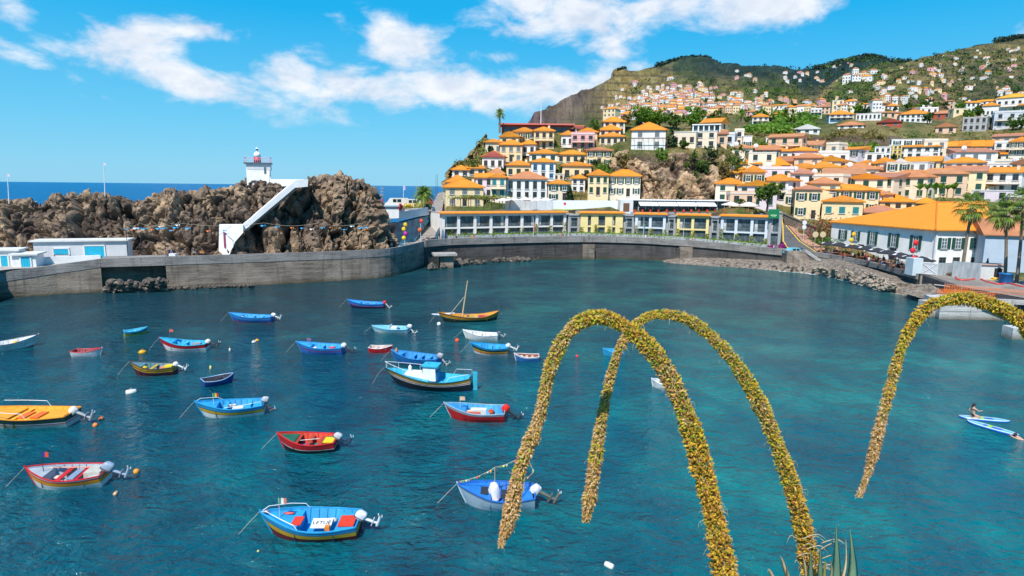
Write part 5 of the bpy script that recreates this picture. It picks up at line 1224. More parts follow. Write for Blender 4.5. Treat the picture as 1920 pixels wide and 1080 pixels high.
def tree(px, pyb, pyt, wpx, mat, label, Y=None, n=1100, kind='round', leaf=.5, group=None, name='tree'):
    p = hit(px, pyb) if Y is None else P(px, pyb, Y); s = p.y / FPX; p = P(px, pyb, p.y)
    t = thing(name, label, 'tree', p, 0, group); mb, mt = tree_parts((pyb - pyt) * s, wpx * s, mat, n, .2 if kind == 'round' else .1, leaf, kind)
    mb.build('crown', t); mt.build('trunk', t); return t
tree(1200, 240, 199, 66, LEAFB, 'tall loose bright green tree behind the white villa on the cliff', None, 1500)
tree(1236, 240, 208, 60, LEAFB, 'yellowish green broad tree just behind the pyramid roof of the white villa', None, 1400)
tree(1296, 243, 202, 52, LEAFB, 'bright green rounded tree above the flat roofed cliff houses', None, 1500)
tree(1268, 243, 212, 40, LEAF, 'mid green tree filling the gap in the clump above the cliff', None, 1000)
tree(1346, 245, 213, 52, LEAF, 'broad green tree at the right end of the clump beside the slender palm', None, 1300)
tree(1172, 246, 214, 34, LEAFO, 'straw coloured thin tree at the left end of the clump', None, 700)
tree(1115, 250, 228, 40, LEAF, 'low green tree behind the orange roofs at the hill crest', None, 700)
tree(1258, 276, 246, 30, LEAFD, 'dark conifer beside the white villa on the cliff', None, 800, 'cone', .4)
tree(1282, 281, 264, 20, LEAF, 'small round bush by the flat roofed house on the cliff', None, 500)
tree(1068, 380, 350, 20, LEAFD, 'dark narrow conifer beside the small cream house', None, 800, 'cone', .35)
tree(1438, 393, 341, 54, LEAF, 'round green street tree above the bend of the road', 152, 1800, 'round', .42)
tree(1914, 332, 310, 40, LEAF, 'bushy tree below the balcony apartment block', None, 900)
tree(1676, 298, 286, 11, LEAFD, 'little conifer in front of the yellow stair tower', None, 300, 'cone')
tree(1778, 300, 288, 11, LEAFD, 'little conifer in front of the terraced apartments', None, 300, 'cone')
tree(1738, 233, 212, 30, LEAF, 'green tree at the end of the long white house above the dry field', None, 700)
tree(1856, 240, 218, 28, LEAFD, 'dark tree beside the grey concrete house', None, 700)
tree(1898, 245, 222, 40, LEAF, 'spreading tree below the modern grey white house', None, 800)
proto = [tree(1402 + 40 * k, 232, 217, 22, (LEAF, LEAFD, LEAFB)[k], 'one of the small trees scattered among the houses below the big hill', None, 420, 'round', .6, 'small trees among the upper houses') for k in range(3)]
for k in range(46):
    px = random.uniform(1395, 1925); py = random.uniform(200, 226); p = hit(px, py)
    dup(proto[k % 3], p, random.uniform(0, 6), None, None, random.uniform(.7, 1.5))
for k in range(16):
    px = random.uniform(868, 1130); py = random.uniform(270, 380); p = hit(px, py); dup(proto[k % 3], p, random.uniform(0, 6), 'one of the small green garden trees between the houses above the hotel', 'garden trees of the hill quarter', random.uniform(.35, .65))
for k in range(26):
    px = random.uniform(1380, 1900); py = random.uniform(300, 390); p = hit(px, py); dup(proto[k % 3], p, random.uniform(0, 6), 'one of the small green garden trees between the houses east of the cliff', 'garden trees of the east village', random.uniform(.35, .7))
# scrub on slopes and the cliff: uncountable
def scrub(name, regions, mat, n, size, spread):
    P0 = []
    for (x0, x1, y0, y1, m_) in regions:
        for k in range(m_):
            p = hit(random.uniform(x0, x1), random.uniform(y0, y1)); P0.append(p)
    c = np.array([tuple(p) for p in P0]); k = nrg.integers(0, len(c), n); sc = (c[k, 1] / 200)[:, None]
    q = c[k] + nrg.normal(size=(n, 3)) * np.array((spread, spread, spread * .45)) * sc + np.array((0, 0, spread * .25)) * sc
    V, F = cards(q, size * sc[:, 0]); mb = MB().use(mat); mb.add(V, F); tag(mb.build(name), kind='stuff')
scrub('undergrowth', [(850, 1140, 262, 384, 90), (1120, 1152, 292, 325, 40), (1380, 1900, 290, 390, 110), (1700, 1920, 250, 300, 40)], LEAF, 7500, .45, .9)
scrub('undergrowth', [(1122, 1150, 292, 322, 60), (1300, 1345, 240, 250, 10), (1390, 1440, 262, 284, 20)], LEAFB, 2600, .4, .7)
scrub('dry_undergrowth', [(1480, 1700, 246, 262, 30), (840, 905, 262, 330, 40), (1390, 1480, 255, 290, 30)], LEAFO, 5200, .45, .9)
scrub('banana_grove', [(1556, 1640, 276, 296, 70), (1402, 1480, 236, 250, 60), (1450, 1530, 215, 240, 50)], LEAFB, 6500, .75, .9)
scrub('hill_scrub', [(1180, 1520, 150, 222, 200), (1540, 1920, 90, 200, 420)], LEAFD, 6500, .42, .6)
scrub('hill_scrub', [(1180, 1520, 165, 222, 160), (1540, 1920, 95, 200, 300)], LEAF, 6500, .42, .7)
# shrubs hanging on the cliff face
def cliff_shrub(px, py, r, mat, label, Y=173.5, n=420):
    p = P(px, py, Y); t = crown_pts([((0, 0, 0), (r, r * .6, r)), ((r * .5, -.2, -r * .5), (r * .7, r * .5, r * .7))], n); V, F = cards(t, .42)
    mb = MB().use(mat); mb.add(V, F); o = mb.build('shrub', None, p); tag(o, label, 'shrub', 'shrubs growing on the rock cliff')
for a in ((1306, 303, 3.0, LEAF, 'dark green shrub in the middle of the cliff top'), (1345, 305, 3.6, LEAFO, 'olive brown shrub at the right shoulder of the cliff'), (1365, 318, 3.0, LEAFO, 'straw coloured shrub lower on the right shoulder of the cliff'), (1240, 290, 1.7, LEAFB, 'bright green tuft at the cliff edge below the villa'),
          (1298, 330, 1.4, LEAF, 'small green shrub halfway down the cliff'), (1216, 332, 1.5, LEAFO, 'yellowish shrub low on the cliff above the twin cream houses'), (1380, 292, 3.0, LEAF, 'green shrub under the white and red house at the cliff end'), (1322, 316, 2.2, LEAFD, 'dark shrub in the cliff cleft'), (1168, 300, 1.8, LEAFO, 'dry shrub at the left edge of the cliff'), (1332, 285, 2.0, LEAFD, 'dark shrub above the cliff shoulder')): cliff_shrub(*a)
# palms
FROND = island('palm_fronds', [(0, (.045, .10, .016)), (.55, (.15, .25, .035)), (.85, (.32, .36, .08)), (1, (.42, .30, .12))], .5, .25)
DEAD = island('dead_fronds', [(0, (.14, .09, .04)), (.5, (.32, .22, .10)), (1, (.48, .36, .19))], .8, .15)
PTRUNK = paint((.22, .17, .13), .9, .35, 4, .5)
def frond_pinnate(mb, L, az, el, droop, n=22, wdt=.26):
    d = Vector((math.cos(az), math.sin(az), 0)); pts_ = []
    for k in range(n + 1):
        t = k / n; pts_.append(d * (L * t * math.cos(el) * (1 - .15 * t * droop)) + Vector((0, 0, L * (t * math.sin(el) - droop * t * t * .75))))
    mb.tube(pts_[::4], [.035, .03, .022, .016, .012, .01][:len(pts_[::4])], 3)
    sd = d.cross(Vector((0, 0, 1)))
    for k in range(2, n):
        t = k / n; l = L * wdt * (math.sin(math.pi * min(1, t * .9 + .12)) + .15)
        for s in (-1, 1):
            a = pts_[k]; tip = a + sd * s * l * .8 + (pts_[k + 1] - a).normalized() * l * .5 + Vector((0, 0, -l * .45)); w = (pts_[k + 1] - a) * .5
            mb.add([a - w, a + w, tip], [(0, 1, 2)])
def frond_fan(mb, L, az, el, droop, n=13, R_=.62):
    d = Vector((math.cos(az) * math.cos(el), math.sin(az) * math.cos(el), math.sin(el))); e = d * L + Vector((0, 0, -droop * L * .4)); mb.tube([(0, 0, 0), d * L * .6, e], [.03, .025, .02], 3)
    ax = (e - d * L * .6).normalized(); sd = ax.cross(Vector((0, 0, 1))).normalized(); up = sd.cross(ax)
    for k in range(n):
        a = (k / (n - 1) - .5) * 3.7; r = R_ * (1 - .18 * abs(a)) * random.uniform(.85, 1.1); q = ax * math.cos(a) + sd * math.sin(a); w = (sd * math.cos(a) - ax * math.sin(a)) * .085
        mid = e + q * r * .6 + up * .03; tip = e + q * r + Vector((0, 0, -.30 * r - .1 * random.random()))
        mb.add([e, mid - w, tip, mid + w], [(0, 1, 2, 3)])
def palm(px, pyb, pyt, Y, kind, label, r=.2, nf=30, L=2.2, lean=(0, 0), zb=None):
    p = P(px, pyb, Y); h = (pyb - pyt) * Y / FPX
    if zb is not None: h += p.z - zb; p.z = zb
    t = thing('palm_tree', label, 'palm', p)
    top = Vector((lean[0], lean[1], h)); tr = [Vector((lean[0] * s ** 1.6, lean[1] * s ** 1.6, h * s)) for s in np.linspace(0, 1, 9)]
    MB().use(PTRUNK).tube(tr, [r * (1.25 - .45 * s) for s in np.linspace(0, 1, 9)], 9).build('trunk', t)
    mb = MB().use(FROND)
    for k in range(nf):
        az = k * 2.4 + random.uniform(-.2, .2); u = k / nf; el = R(80 - 115 * u + random.uniform(-8, 8))
        o = len(mb.v)
        if kind == 'fan': frond_fan(mb, L * random.uniform(.5, .66), az, el, .5, R_=L * .42)
        else: frond_pinnate(mb, L * random.uniform(.85, 1.1), az, max(el, R(-25)), .55 + .3 * u)
        for i in range(o, len(mb.v)): mb.v[i] = tuple(Vector(mb.v[i]) + top)
    mb.build('crown', t)
    mb = MB().use(DEAD)
    for k in range(int(nf * .45)):
        o = len(mb.v); az = k * 2.1
        if kind == 'fan': frond_fan(mb, L * .48, az, R(random.uniform(-75, -40)), .6, 9, L * .34)
        else: frond_pinnate(mb, L * .5, az, R(-40), .6, 10)
        for i in range(o, len(mb.v)): mb.v[i] = tuple(Vector(mb.v[i]) + top - Vector((0, 0, .15)))
    mb.build('dead_fronds', t); return t
palm(1803, 516, 386, 99, 'fan', 'tall fan palm in front of the right corner of the eating house', .22, 34, 3.1, (.35, 0))
palm(1883, 528, 398, 93, 'fan', 'leaning fan palm between two straighter fan palms', .2, 34, 2.9, (-1.0, .2))
palm(1906, 530, 376, 92, 'fan', 'tallest fan palm with bright green crown near the picture edge', .2, 32, 2.8, (-.6, 0))
palm(1934, 536, 420, 88, 'fan', 'short fan palm half cut by the picture edge', .18, 26, 2.4, (-.3, 0))
palm(937, 249, 213, 208, 'pinnate', 'tall lone palm at the seaward end of the red roofed hall', .28, 30, 2.4)
palm(1388, 245, 213, 236, 'pinnate', 'slender brownish palm above the banana field', .25, 28, 2.9)
palm(795, 388, 362, 132, 'pinnate', 'thick feathery palm on the quay beside the cobbled ramp', .35, 44, 3.0)
# banana plants above the shop roof
def banana(p, h, label, group):
    t = thing('banana_plant', label, 'banana plant', p, random.uniform(0, 6), group); mb = MB().use(LEAFB)
    for k in range(9):
        az = k * .75 + random.random() * .4; el = R(random.uniform(35, 75)); L = h * random.uniform(.8, 1.1); d = Vector((math.cos(az) * math.cos(el), math.sin(az) * math.cos(el), math.sin(el))); sd = Vector((-math.sin(az), math.cos(az), 0)); prev = None
        for s in np.linspace(0, 1, 6):
            c = d * L * s + Vector((0, 0, -L * .28 * s * s)); w = sd * L * .15 * math.sin(math.pi * min(1, s * .85 + .1)); cur = (c - w, c + w)
            if prev: mb.add([prev[0], prev[1], cur[1], cur[0]], [(0, 1, 2, 3)])
            prev = cur
    for i in range(len(mb.v)): mb.v[i] = tuple(Vector(mb.v[i]) + Vector((0, 0, h * .3)))
    mb.build('leaves', t); MB().use(paint((.25, .28, .10), .7)).tube([(0, 0, -1), (0, 0, h * .4)], [.16, .1], 6).build('stem', t)
for k, px in enumerate((1724, 1738, 1752, 1764, 1776, 1788)): banana(P(px, 362, 148 + (k % 2)), 2.6, 'one of the banana plants behind the flat white canopy', 'banana plants behind the canopy')
# vines on the hotel columns and the hedge along the planter
VINE = island('vines', [(0, (.05, .10, .01)), (.5, (.22, .26, .03)), (1, (.50, .42, .08))], .6, .25)
for k, px in enumerate(list(range(843, 1062, 27)) + [1090, 1117, 1142, 1166, 1192, 1220, 1246, 1271, 1298, 1326, 1352, 1381, 1409, 1437]):
    p = P(px, 440, wallYat(px) + 7.2); p.z = topz(p.x) - .1; hgt = random.uniform(1.3, 2.9); n = 150
    q = np.stack([nrg.normal(size=n) * .28, nrg.normal(size=n) * .14, nrg.uniform(0, hgt, n)], 1); V, F = cards(q, .2); mb = MB().use(VINE); mb.add(V, F)
    tag(mb.build('climbing_vine', None, p), 'one of the yellow green vines climbing the columns of the hotel', 'vine', 'vines on the hotel columns')
hp = np.array([(p.x, p.y + .4, topz(p.x) + .42) for p in tr_]); i = nrg.uniform(0, len(hp) - 1.001, 5200); i0 = i.astype(int); f_ = (i - i0)[:, None]
q = hp[i0] * (1 - f_) + hp[i0 + 1] * f_ + nrg.normal(size=(5200, 3)) * np.array((.12, .22, .14)); q[:700, 1] -= .55; q[:700, 2] -= np.abs(nrg.normal(size=700)) * .35
V, F = cards(q, .2); mb = MB().use(island('hedge_leaves', [(0, (.05, .12, .01)), (.5, (.17, .30, .02)), (1, (.36, .44, .05))], .6, .25)); mb.add(V, F); tag(mb.build('planter_hedge'), 'low bright green hedge trailing over the planter wall of the hotel', 'hedge')
q = nrg.normal(size=(900, 3)) * np.array((3.4, .8, .25)) + np.array((0, 1.5, 2.5)); V, F = cards(q, .28); mb = MB().use(VINE); mb.add(V, F); mb.build('creeper', bpy.data.objects['terrace_pergola'])
# woods along the far ridges
def ridge_wood(name, spans, Y, d, hgt, n, label=None):
    V, F = [], []; c = []
    for (x0, x1) in spans:
        for k in range(n):
            px = random.uniform(x0, x1); a = ray(px, 200)[0]; yy = Y + random.uniform(-d, 10); z = TZ(a, yy); h = hgt * random.uniform(.5, 1.2)
            for s in range(10): c.append((a * yy + random.gauss(0, h * .22), yy + random.gauss(0, h * .22), z + h * random.uniform(0, 1) ** .8))
    V, F = cards(np.array(c), hgt * .3); mb = MB().use(island('ridge_trees', [(0, (.010, .026, .020)), (.7, (.030, .060, .038)), (1, (.06, .09, .05))], .8)); mb.add(V, F); tag(mb.build(name), kind='stuff')
ridge_wood('ridge_wood', [(1148, 1170), (1225, 1345), (1225, 1345), (1380, 1470), (1520, 1655), (1520, 1655), (1560, 1640), (1360, 1660)], 2400, 170, 13, 150)
ridge_wood('ridge_wood', [(1590, 1700), (1850, 1930), (1850, 1930)], 1300, 70, 8, 110)
# ---------------------------------------------------------------- small houses on the far slopes
FM = {}
def far_mesh(wc, rc, k):
    key = (wc, rc, k)
    if key not in FM:
        w, d, h = ((10, 8, 6), (14, 8, 5), (8, 8, 8))[k]; mb = MB().use(stucco(wc)).box((0, 0, h / 2 - 3), (w, d, h + 6)); mb.use(paint((.10, .11, .12), .4))
        for r_ in range(max(1, int(h / 3))):
            for c in range(3): mb.box((-w / 3 + c * w / 3, -d / 2 - .05, 1.7 + r_ * 3), (1.3, .1, 1.4))
        mb.use(tilemat(rc)); x, y = w / 2 + .4, d / 2 + .4
        mb.add([(-x, -y, h), (x, -y, h), (x, y, h), (-x, y, h), (-x + y * .9, 0, h + 2.2), (x - y * .9, 0, h + 2.2)] if w > d else [(-x, -y, h), (x, -y, h), (x, y, h), (-x, y, h), (-.1, 0, h + 2.4), (.1, 0, h + 2.4)], [(0, 1, 5, 4), (2, 3, 4, 5), (3, 0, 4), (1, 2, 5), (3, 2, 1, 0)])
        FM[key] = mb.mesh('house')
    return FM[key]
WN = {WH: 'white', CR: 'cream', PK: 'pink', SA: 'salmon'}; RN = {O: 'orange', T: 'clay'}
FARV = {}
def far_houses(n, pick, zone, smin, smax, mass=False):
    for k in range(n):
        px, py = pick(); p = hit(px, py, 230); wc = random.choice((WH, WH, WH, WH, CR, CR, SA, PK)); rc = random.choice((O, T, T)); s = random.uniform(smin, smax); rz = -math.atan2(p.x, p.y) + random.uniform(-.6, .6); me = far_mesh(wc, rc, random.randrange(3))
        if mass:   # the packed town far behind, too many to count
            mt = Matrix.Translation(p) @ Matrix.Rotation(rz, 4, 'Z') @ Matrix.Scale(s, 4); o0 = len(MASS.v)
            MASS.v.extend(tuple(mt @ v.co) for v in me.vertices)
            for f in me.polygons: MASS.use(me.materials[f.material_index]); MASS.f.append(tuple(i + o0 for i in f.vertices)); MASS.m.append(MASS.k); MASS.sm.append(False)
            continue
        o = link('house', me, None, p, rz); o.scale = (s,) * 3
        lab = 'small %s house with %s roof %s' % (WN[wc], RN[rc], zone); tag(o, lab, 'house', lab)
MASS = MB()
def g_(cx, cy, sx_, sy_): return lambda: (random.gauss(cx, sx_), random.gauss(cy, sy_))
def u_(x0, x1, y0, y1): return lambda: (random.uniform(x0, x1), random.uniform(y0, y1))
far_houses(170, g_(1262, 192, 48, 12), '', .55, .95, True)
far_houses(60, lambda: ((lambda u: (1190 + 330 * u, 170 + 38 * u + random.gauss(0, 9)))(random.random())), '', .55, .9, True)
far_houses(40, u_(1120, 1240, 190, 226), '', .5, .8, True)
far_houses(40, g_(1400, 202, 55, 8), '', .5, .8, True)
far_houses(22, u_(1240, 1345, 160, 182), '', .6, 1.0, True)
far_houses(12, u_(1520, 1660, 198, 210), 'in the row at the foot of the terraced hill', .5, .75)
far_houses(26, u_(1640, 1920, 168, 198), 'on the lower half of the terraced hill', .34, .52)
far_houses(34, lambda: ((lambda x: (x, 96 + (1920 - x) * .16 + random.uniform(-6, 42)))(random.uniform(1640, 1920))), 'on the upper half of the terraced hill', .36, .55)
far_houses(14, u_(1500, 1640, 122, 160), '', .7, 1.0, True)
far_houses(12, u_(1380, 1520, 133, 160), '', .7, 1.0, True)
far_houses(60, u_(1560, 1920, 90, 200), '', .22, .36, True)
tag(MASS.build('distant_town'), kind='stuff')
# ---------------------------------------------------------------- boats
def gl(c, r=.35):
    key = ('hull', tuple(round(x, 3) for x in c), r)
    if key in MATS: return MATS[key]
    m, nt, b = newmat('boat_paint'); v = _coord(nt); n = _noise(nt, v, 1.8, 5); w_ = _noise(nt, v, 9.0, 6, .75); st = _noise(nt, _coord(nt, (5, 5, .5)), 2.0, 4)
    k = _ramp(nt, n, [(.3, tuple(x * .78 for x in c)), (.7, tuple(min(1, x * 1.08) for x in c))])
    k = _mix(nt, _ramp(nt, w_, [(.63, (0, 0, 0)), (.68, (.55,) * 3)]), k, tuple(.45 * x + .26 for x in c))     # chipped, chalky paint
    k = _mix(nt, _ramp(nt, st, [(.58, (0, 0, 0)), (.74, (.5,) * 3)]), k, tuple(x * .5 + .02 for x in c))          # run-off stains
    nt.links.new(k, b.inputs['Base Color']); nt.links.new(_ramp(nt, w_, [(.3, (r,) * 3), (.7, (min(1, r + .35),) * 3)]), b.inputs['Roughness'])
    pl = nt.nodes.new('ShaderNodeTexWave'); pl.bands_direction = 'Z'; pl.inputs['Scale'].default_value = 2.6; pl.wave_profile = 'SAW'; nt.links.new(v, pl.inputs[0]); _bump(nt, b, pl.outputs[0], .35, .02)
    MATS[key] = m; return m
BLU, SKY, CYA, NAV = (.02, .13, .46), (.02, .30, .60), (.03, .42, .60), (.010, .022, .085)
REDB, MAR, YEL, ORA, BLK, WHT, GRN, OFF = (.58, .012, .015), (.17, .012, .018), (.62, .38, .02), (.82, .32, .015), (.012, .012, .016), (.78, .78, .76), (.015, .13, .075), (.62, .62, .58)
ROPE = paint((.50, .46, .36), .9)
class Hull:
    def __init__(s, L, B, F, bow=.45, stern=.70, dbl=False, deep=.22, srise=.06):
        s.L, s.B, s.F, s.bow, s.st, s.dbl, s.deep, s.sr = L, B, F, bow, stern, dbl, deep, srise
    def half(s, t):
        b_ = s.B / 2
        if t > .45: u = (t - .45) / .55; return max(.012, b_ * (1 - u ** 2.3) ** .85) if u < 1 else .012
        u = (.45 - t) / .45
        return b_ * (1 - (1 - s.st) * u ** 1.7) if not s.dbl else max(.012, b_ * max(0, 1 - u ** 2.4) ** .8)
    def gun(s, t): return s.F + s.bow * max(0, (t - .35) / .65) ** 2.2 + (s.sr if not s.dbl else s.bow * .9) * max(0, (.35 - t) / .35) ** 2
    def x(s, t, v):
        rake = .13 * s.L * s.F / .6 * (v - .3)
        return (t - .5) * s.L * .94 + (rake * max(0, (t - .7) / .3) ** 2) - (rake * .5 * max(0, (.25 - t) / .25) ** 2 if s.dbl else 0)
    def pt(s, t, v, side, inn=0.0):
        g = s.gun(t); zk = -s.deep * (1 - .5 * max(0, (t - .75) / .25) ** 2); z = zk + (g - zk) * v
        y = s.half(t) * (.48 + .52 * v ** .6 if v > 0 else .03) * 1.0
        return (s.x(t, v), side * max(.004, y - inn), z)
    def z2v(s, t, z):
        g = s.gun(t); zk = -s.deep * (1 - .5 * max(0, (t - .75) / .25) ** 2); return min(1, max(0, (z - zk) / (g - zk)))
def boat(bowpx, sternpx, label, B, F, bands, inner, rim=WHT, floor=None, group=None, dbl=False, bow=.42, stern=.72, name='fishing_boat', cat='boat', thw=(.30, .55), deck=.78, thc=None, deckc=None, line=True, Lf=1.0, aft=None, srise=.06):
    B *= 1.20; F *= 1.02
    b_, s_ = W(*bowpx), W(*sternpx); ax = b_ - s_; L = ax.length * 1.05 * Lf; mid = (b_ + s_) / 2; rz = math.atan2(ax.y, ax.x)
    # the picture gives the near side of the waterline: the middle of the boat lies half a beam further out
    mid += Vector((0, 1, 0)) * B * .33
    t = thing(name, label, cat, (mid.x, mid.y, 0), rz, group); H_ = Hull(L, B, F, bow, stern, dbl, srise=srise); t['L'] = L
    ts = [0, .03, .1, .2, .3, .4, .5, .6, .68, .75, .81, .86, .9, .935, .965, .985, 1.0]
    lim = [0, .1, .28] + [f for f, c in bands[:-1]] + [1.0]; vs_ = []
    cuts = sorted(set([0, .06, .14, .24] + [f for f, c in bands] + [.5, .7])); cuts = [c for c in cuts if c <= 1]
    if cuts[-1] < 1: cuts.append(1.0)
    mb = MB(); mb.smooth = True
    for side in (1, -1):
        for (v0, v1) in zip(cuts, cuts[1:]):
            col = next(c for f, c in bands if f >= v1 - 1e-6); mb.use(gl(col))
            n = len(ts); V = [H_.pt(t_, v0, side) for t_ in ts] + [H_.pt(t_, v1, side) for t_ in ts]
            mb.add(V, [((i, i + 1, n + i + 1, n + i) if side < 0 else (n + i, n + i + 1, i + 1, i)) for i in range(n - 1)])
    for (v0, v1) in zip(cuts, cuts[1:]):   # transom
        col = next(c for f, c in bands if f >= v1 - 1e-6); mb.use(gl(col))
        mb.smooth = False; mb.add([H_.pt(0, v0, 1), H_.pt(0, v0, -1), H_.pt(0, v1, -1), H_.pt(0, v1, 1)], [(0, 1, 2, 3)]); mb.smooth = True
    mb.build('hull', t)
    fz = floor if floor is not None else .12
    mb = MB().use(gl(inner, .5)); n = len(ts); tin = [max(.025, x) for x in ts]
    for side in (1, -1):
        V = [H_.pt(t_, 1, side, .06) for t_ in tin] + [H_.pt(t_, H_.z2v(t_, fz), side, .07) for t_ in tin]
        mb.add(V, [((i, i + 1, n + i + 1, n + i) if side > 0 else (n + i, n + i + 1, i + 1, i)) for i in range(n - 1)])
    V = [H_.pt(t_, H_.z2v(t_, fz), 1, .07) for t_ in tin] + [H_.pt(t_, H_.z2v(t_, fz), -1, .07) for t_ in tin]
    mb.add(V, [(i, n + i, n + i + 1, i + 1) for i in range(n - 1)])
    a0 = [H_.pt(.025, 1, 1, .06), H_.pt(.025, 1, -1, .06), H_.pt(.025, H_.z2v(.025, fz), -1, .07), H_.pt(.025, H_.z2v(.025, fz), 1, .07)]; mb.add(a0, [(0, 1, 2, 3)])
    # frames along the inside
    mb.use(gl(tuple(c * .7 for c in inner), .5))
    for t_ in np.linspace(.12, .8, 8):
        for side in (1, -1): mb.tube([H_.pt(t_, .98, side, .075), H_.pt(t_, H_.z2v(t_, fz + .02), side, .085)], .022, 4)
    mb.build('inner_shell', t)
    mb = MB().use(gl(rim))
    for side in (1, -1): mb.tube([Vector(H_.pt(t_, 1, side, .02)) + Vector((0, 0, .012)) for t_ in ts], [.042 * min(1, .6 + B / 4)] * n, 5)
    if not dbl: mb.tube([H_.pt(0, 1, 1, .02), H_.pt(0, 1, -1, .02)], .04, 5)
    mb.build('gunwale', t)
    stem = gl(bands[-1][1] if thc is None else rim); mb = MB().use(stem); mb.tube([Vector(H_.pt(1, v, 1)) + Vector((.02, -.004, .1 if v > .99 else 0)) for v in (.1, .4, .7, 1.0)], [.035, .04, .045, .05], 5); mb.build('stem_post', t)
    tc_ = gl(thc or tuple(min(1, c * 1.25) for c in inner), .5)
    for t_ in thw:
        z = H_.gun(t_) - .14; y = H_.half(t_) - .06; MB().use(tc_).box((H_.x(t_, .9), 0, z), (.26, 2 * y * .97, .045)).build('thwart', t)
    def flat(t0, t1, dz, c, nm):
        q = [x for x in np.linspace(t0, t1, 7)]; m_ = len(q)
        V = [Vector(H_.pt(x, .97, 1, .06)) + Vector((0, 0, dz)) for x in q] + [Vector(H_.pt(x, .97, -1, .06)) + Vector((0, 0, dz)) for x in q]
        mb = MB().use(gl(c, .45)); mb.add(V, [(i, m_ + i, m_ + i + 1, i + 1) for i in range(m_ - 1)])
        e = q[0]if t0 > .4 else q[-1]; a, d_ = Vector(H_.pt(e, .97, 1, .06)) + Vector((0, 0, dz)), Vector(H_.pt(e, .97, -1, .06)) + Vector((0, 0, dz)); mb.add([a, d_, (d_.x, d_.y, fz), (a.x, a.y, fz)], [(0, 1, 2, 3)]); return mb.build(nm, t)
    if deck: flat(deck, .985, -.05, deckc or tuple(min(1, c * 1.15) for c in inner), 'foredeck')
    if aft: flat(.03, aft, -.1, deckc or tuple(min(1, c * 1.1) for c in inner), 'afterdeck')
    if line:
        bw = Vector(H_.pt(1, 1, 1)); 
        pts_ = [bw + Vector((.02, 0, 0)), bw + Vector((.5, .02, -.5)), bw + Vector((1.1, .05, -bw.z - .1))]; MB().use(ROPE).tube(pts_, .011, 4).build('mooring_rope', t)
    return t, H_
def outboard(t, H_, c=WHT, cloth=False, leg=(.10, .10, .11), s=1.0, tilt=68):
    x = H_.x(0, 1) - .12; z = H_.gun(0) + .10
    mb = MB(); mb.smooth = True; mb.use(paint(c, .75 if cloth else .3, .18 if cloth else .1, 6))
    if cloth:
        n_ = 12; prof = [(.20, -.22), (.24, -.05), (.23, .12), (.17, .24), (.05, .28)]; V = []
        for q, (r_, z_) in enumerate(prof):
            for k_ in range(n_): a_ = 2 * math.pi * k_ / n_; f_ = 1 + .16 * math.sin(3 * a_ + q * 1.3 + s) + .10 * math.sin(7 * a_ + q); V.append((r_ * f_ * 1.25 * s * .62 * math.cos(a_), r_ * f_ * .85 * s * .66 * math.sin(a_), z_ * s * .66 + .03 * math.sin(5 * a_)))
        mb.add(V, [(q * n_ + k_, q * n_ + (k_ + 1) % n_, (q + 1) * n_ + (k_ + 1) % n_, (q + 1) * n_ + k_) for q in range(4) for k_ in range(n_)] + [tuple(range(4 * n_, 5 * n_))])
    else:
        n_ = 16; V = []; prof = [(.78, .82, -.12, 0), (.96, .96, -.06, 0), (1, 1, .06, 0), (.94, .95, .18, -.02), (.72, .8, .25, -.05), (.3, .4, .275, -.07)]
        for (fx, fy, z_, dx) in prof:
            for k_ in range(n_):
                a_ = 2 * math.pi * k_ / n_; ca, sa = math.cos(a_), math.sin(a_); V.append((s * (.23 * fx * math.copysign(abs(ca) ** .55, ca) + dx), s * .15 * fy * math.copysign(abs(sa) ** .55, sa), s * z_))
        mb.add(V, [(q * n_ + k_, q * n_ + (k_ + 1) % n_, (q + 1) * n_ + (k_ + 1) % n_, (q + 1) * n_ + k_) for q in range(5) for k_ in range(n_)] + [tuple(range(5 * n_, 6 * n_)), tuple(reversed(range(n_)))])
        mb.smooth = False; mb.use(paint((.04, .04, .05), .5)).box((0, 0, -.03 * s), (.47 * s, .31 * s, .025 * s))
    cw = mb.build('outboard_motor', t, (x + .06, 0, z)); cw.rotation_euler = (0, R(-tilt * .45), 0)
    mb = MB().use(paint(leg, .4)); d = Vector((-math.sin(R(tilt)), 0, -math.cos(R(tilt)))); e = d * .78 * s
    mb.tube([(0, 0, 0), e * .6, e], [.085 * s, .06 * s, .055 * s], 6); mb.box(tuple(e * .72), (.34 * s, .16 * s, .03), 0, 0, R(tilt)); k = d.cross(Vector((0, 1, 0)))
    mb.tube([e + k * .12 * s, e - k * .28 * s], [.05 * s, .065 * s], 6)
    lg = mb.build('leg', cw); lg.rotation_euler = (0, R(tilt * .45), 0); lg.location = (-.02, 0, -.02)
    mb = MB().use(paint((.6, .6, .62), .3))
    for q in range(3): mb.box(tuple(e - k * .32 * s + Vector((0, math.cos(q * 2.1) * .1, 0)) + d * math.sin(q * 2.1) * .1), (.03, .12, .10), 0, q * 2.1)
    pr = mb.build('propeller', cw); pr.rotation_euler = (0, R(tilt * .45), 0)
def local(t, H_, nm, tx, y, dims, c, z=None, rz=0.0, rough=.5):
    z0 = .12 if z is None else z; return MB().use(paint(c, rough, .15, 4)).box((H_.x(tx, .9), y * H_.B, z0 + dims[2] / 2), dims, rz).build(nm, t)
def heap(t, H_, nm, tx, y, r, c, z=.15, sq=(1.2, 1, .6)):
    mb = MB(); mb.smooth = True; mb.use(paint(c, .85, .3, 9)); mb.ball((0, 0, 0), r, 9, 6, sq)
    for i, v in enumerate(mb.v): f = 1 + .22 * math.sin(i * 1.9) * math.cos(i * .7); mb.v[i] = (v[0] * f, v[1] * f, v[2] * f)
    return mb.build(nm, t, (H_.x(tx, .9), y * H_.B, z + r * .4))
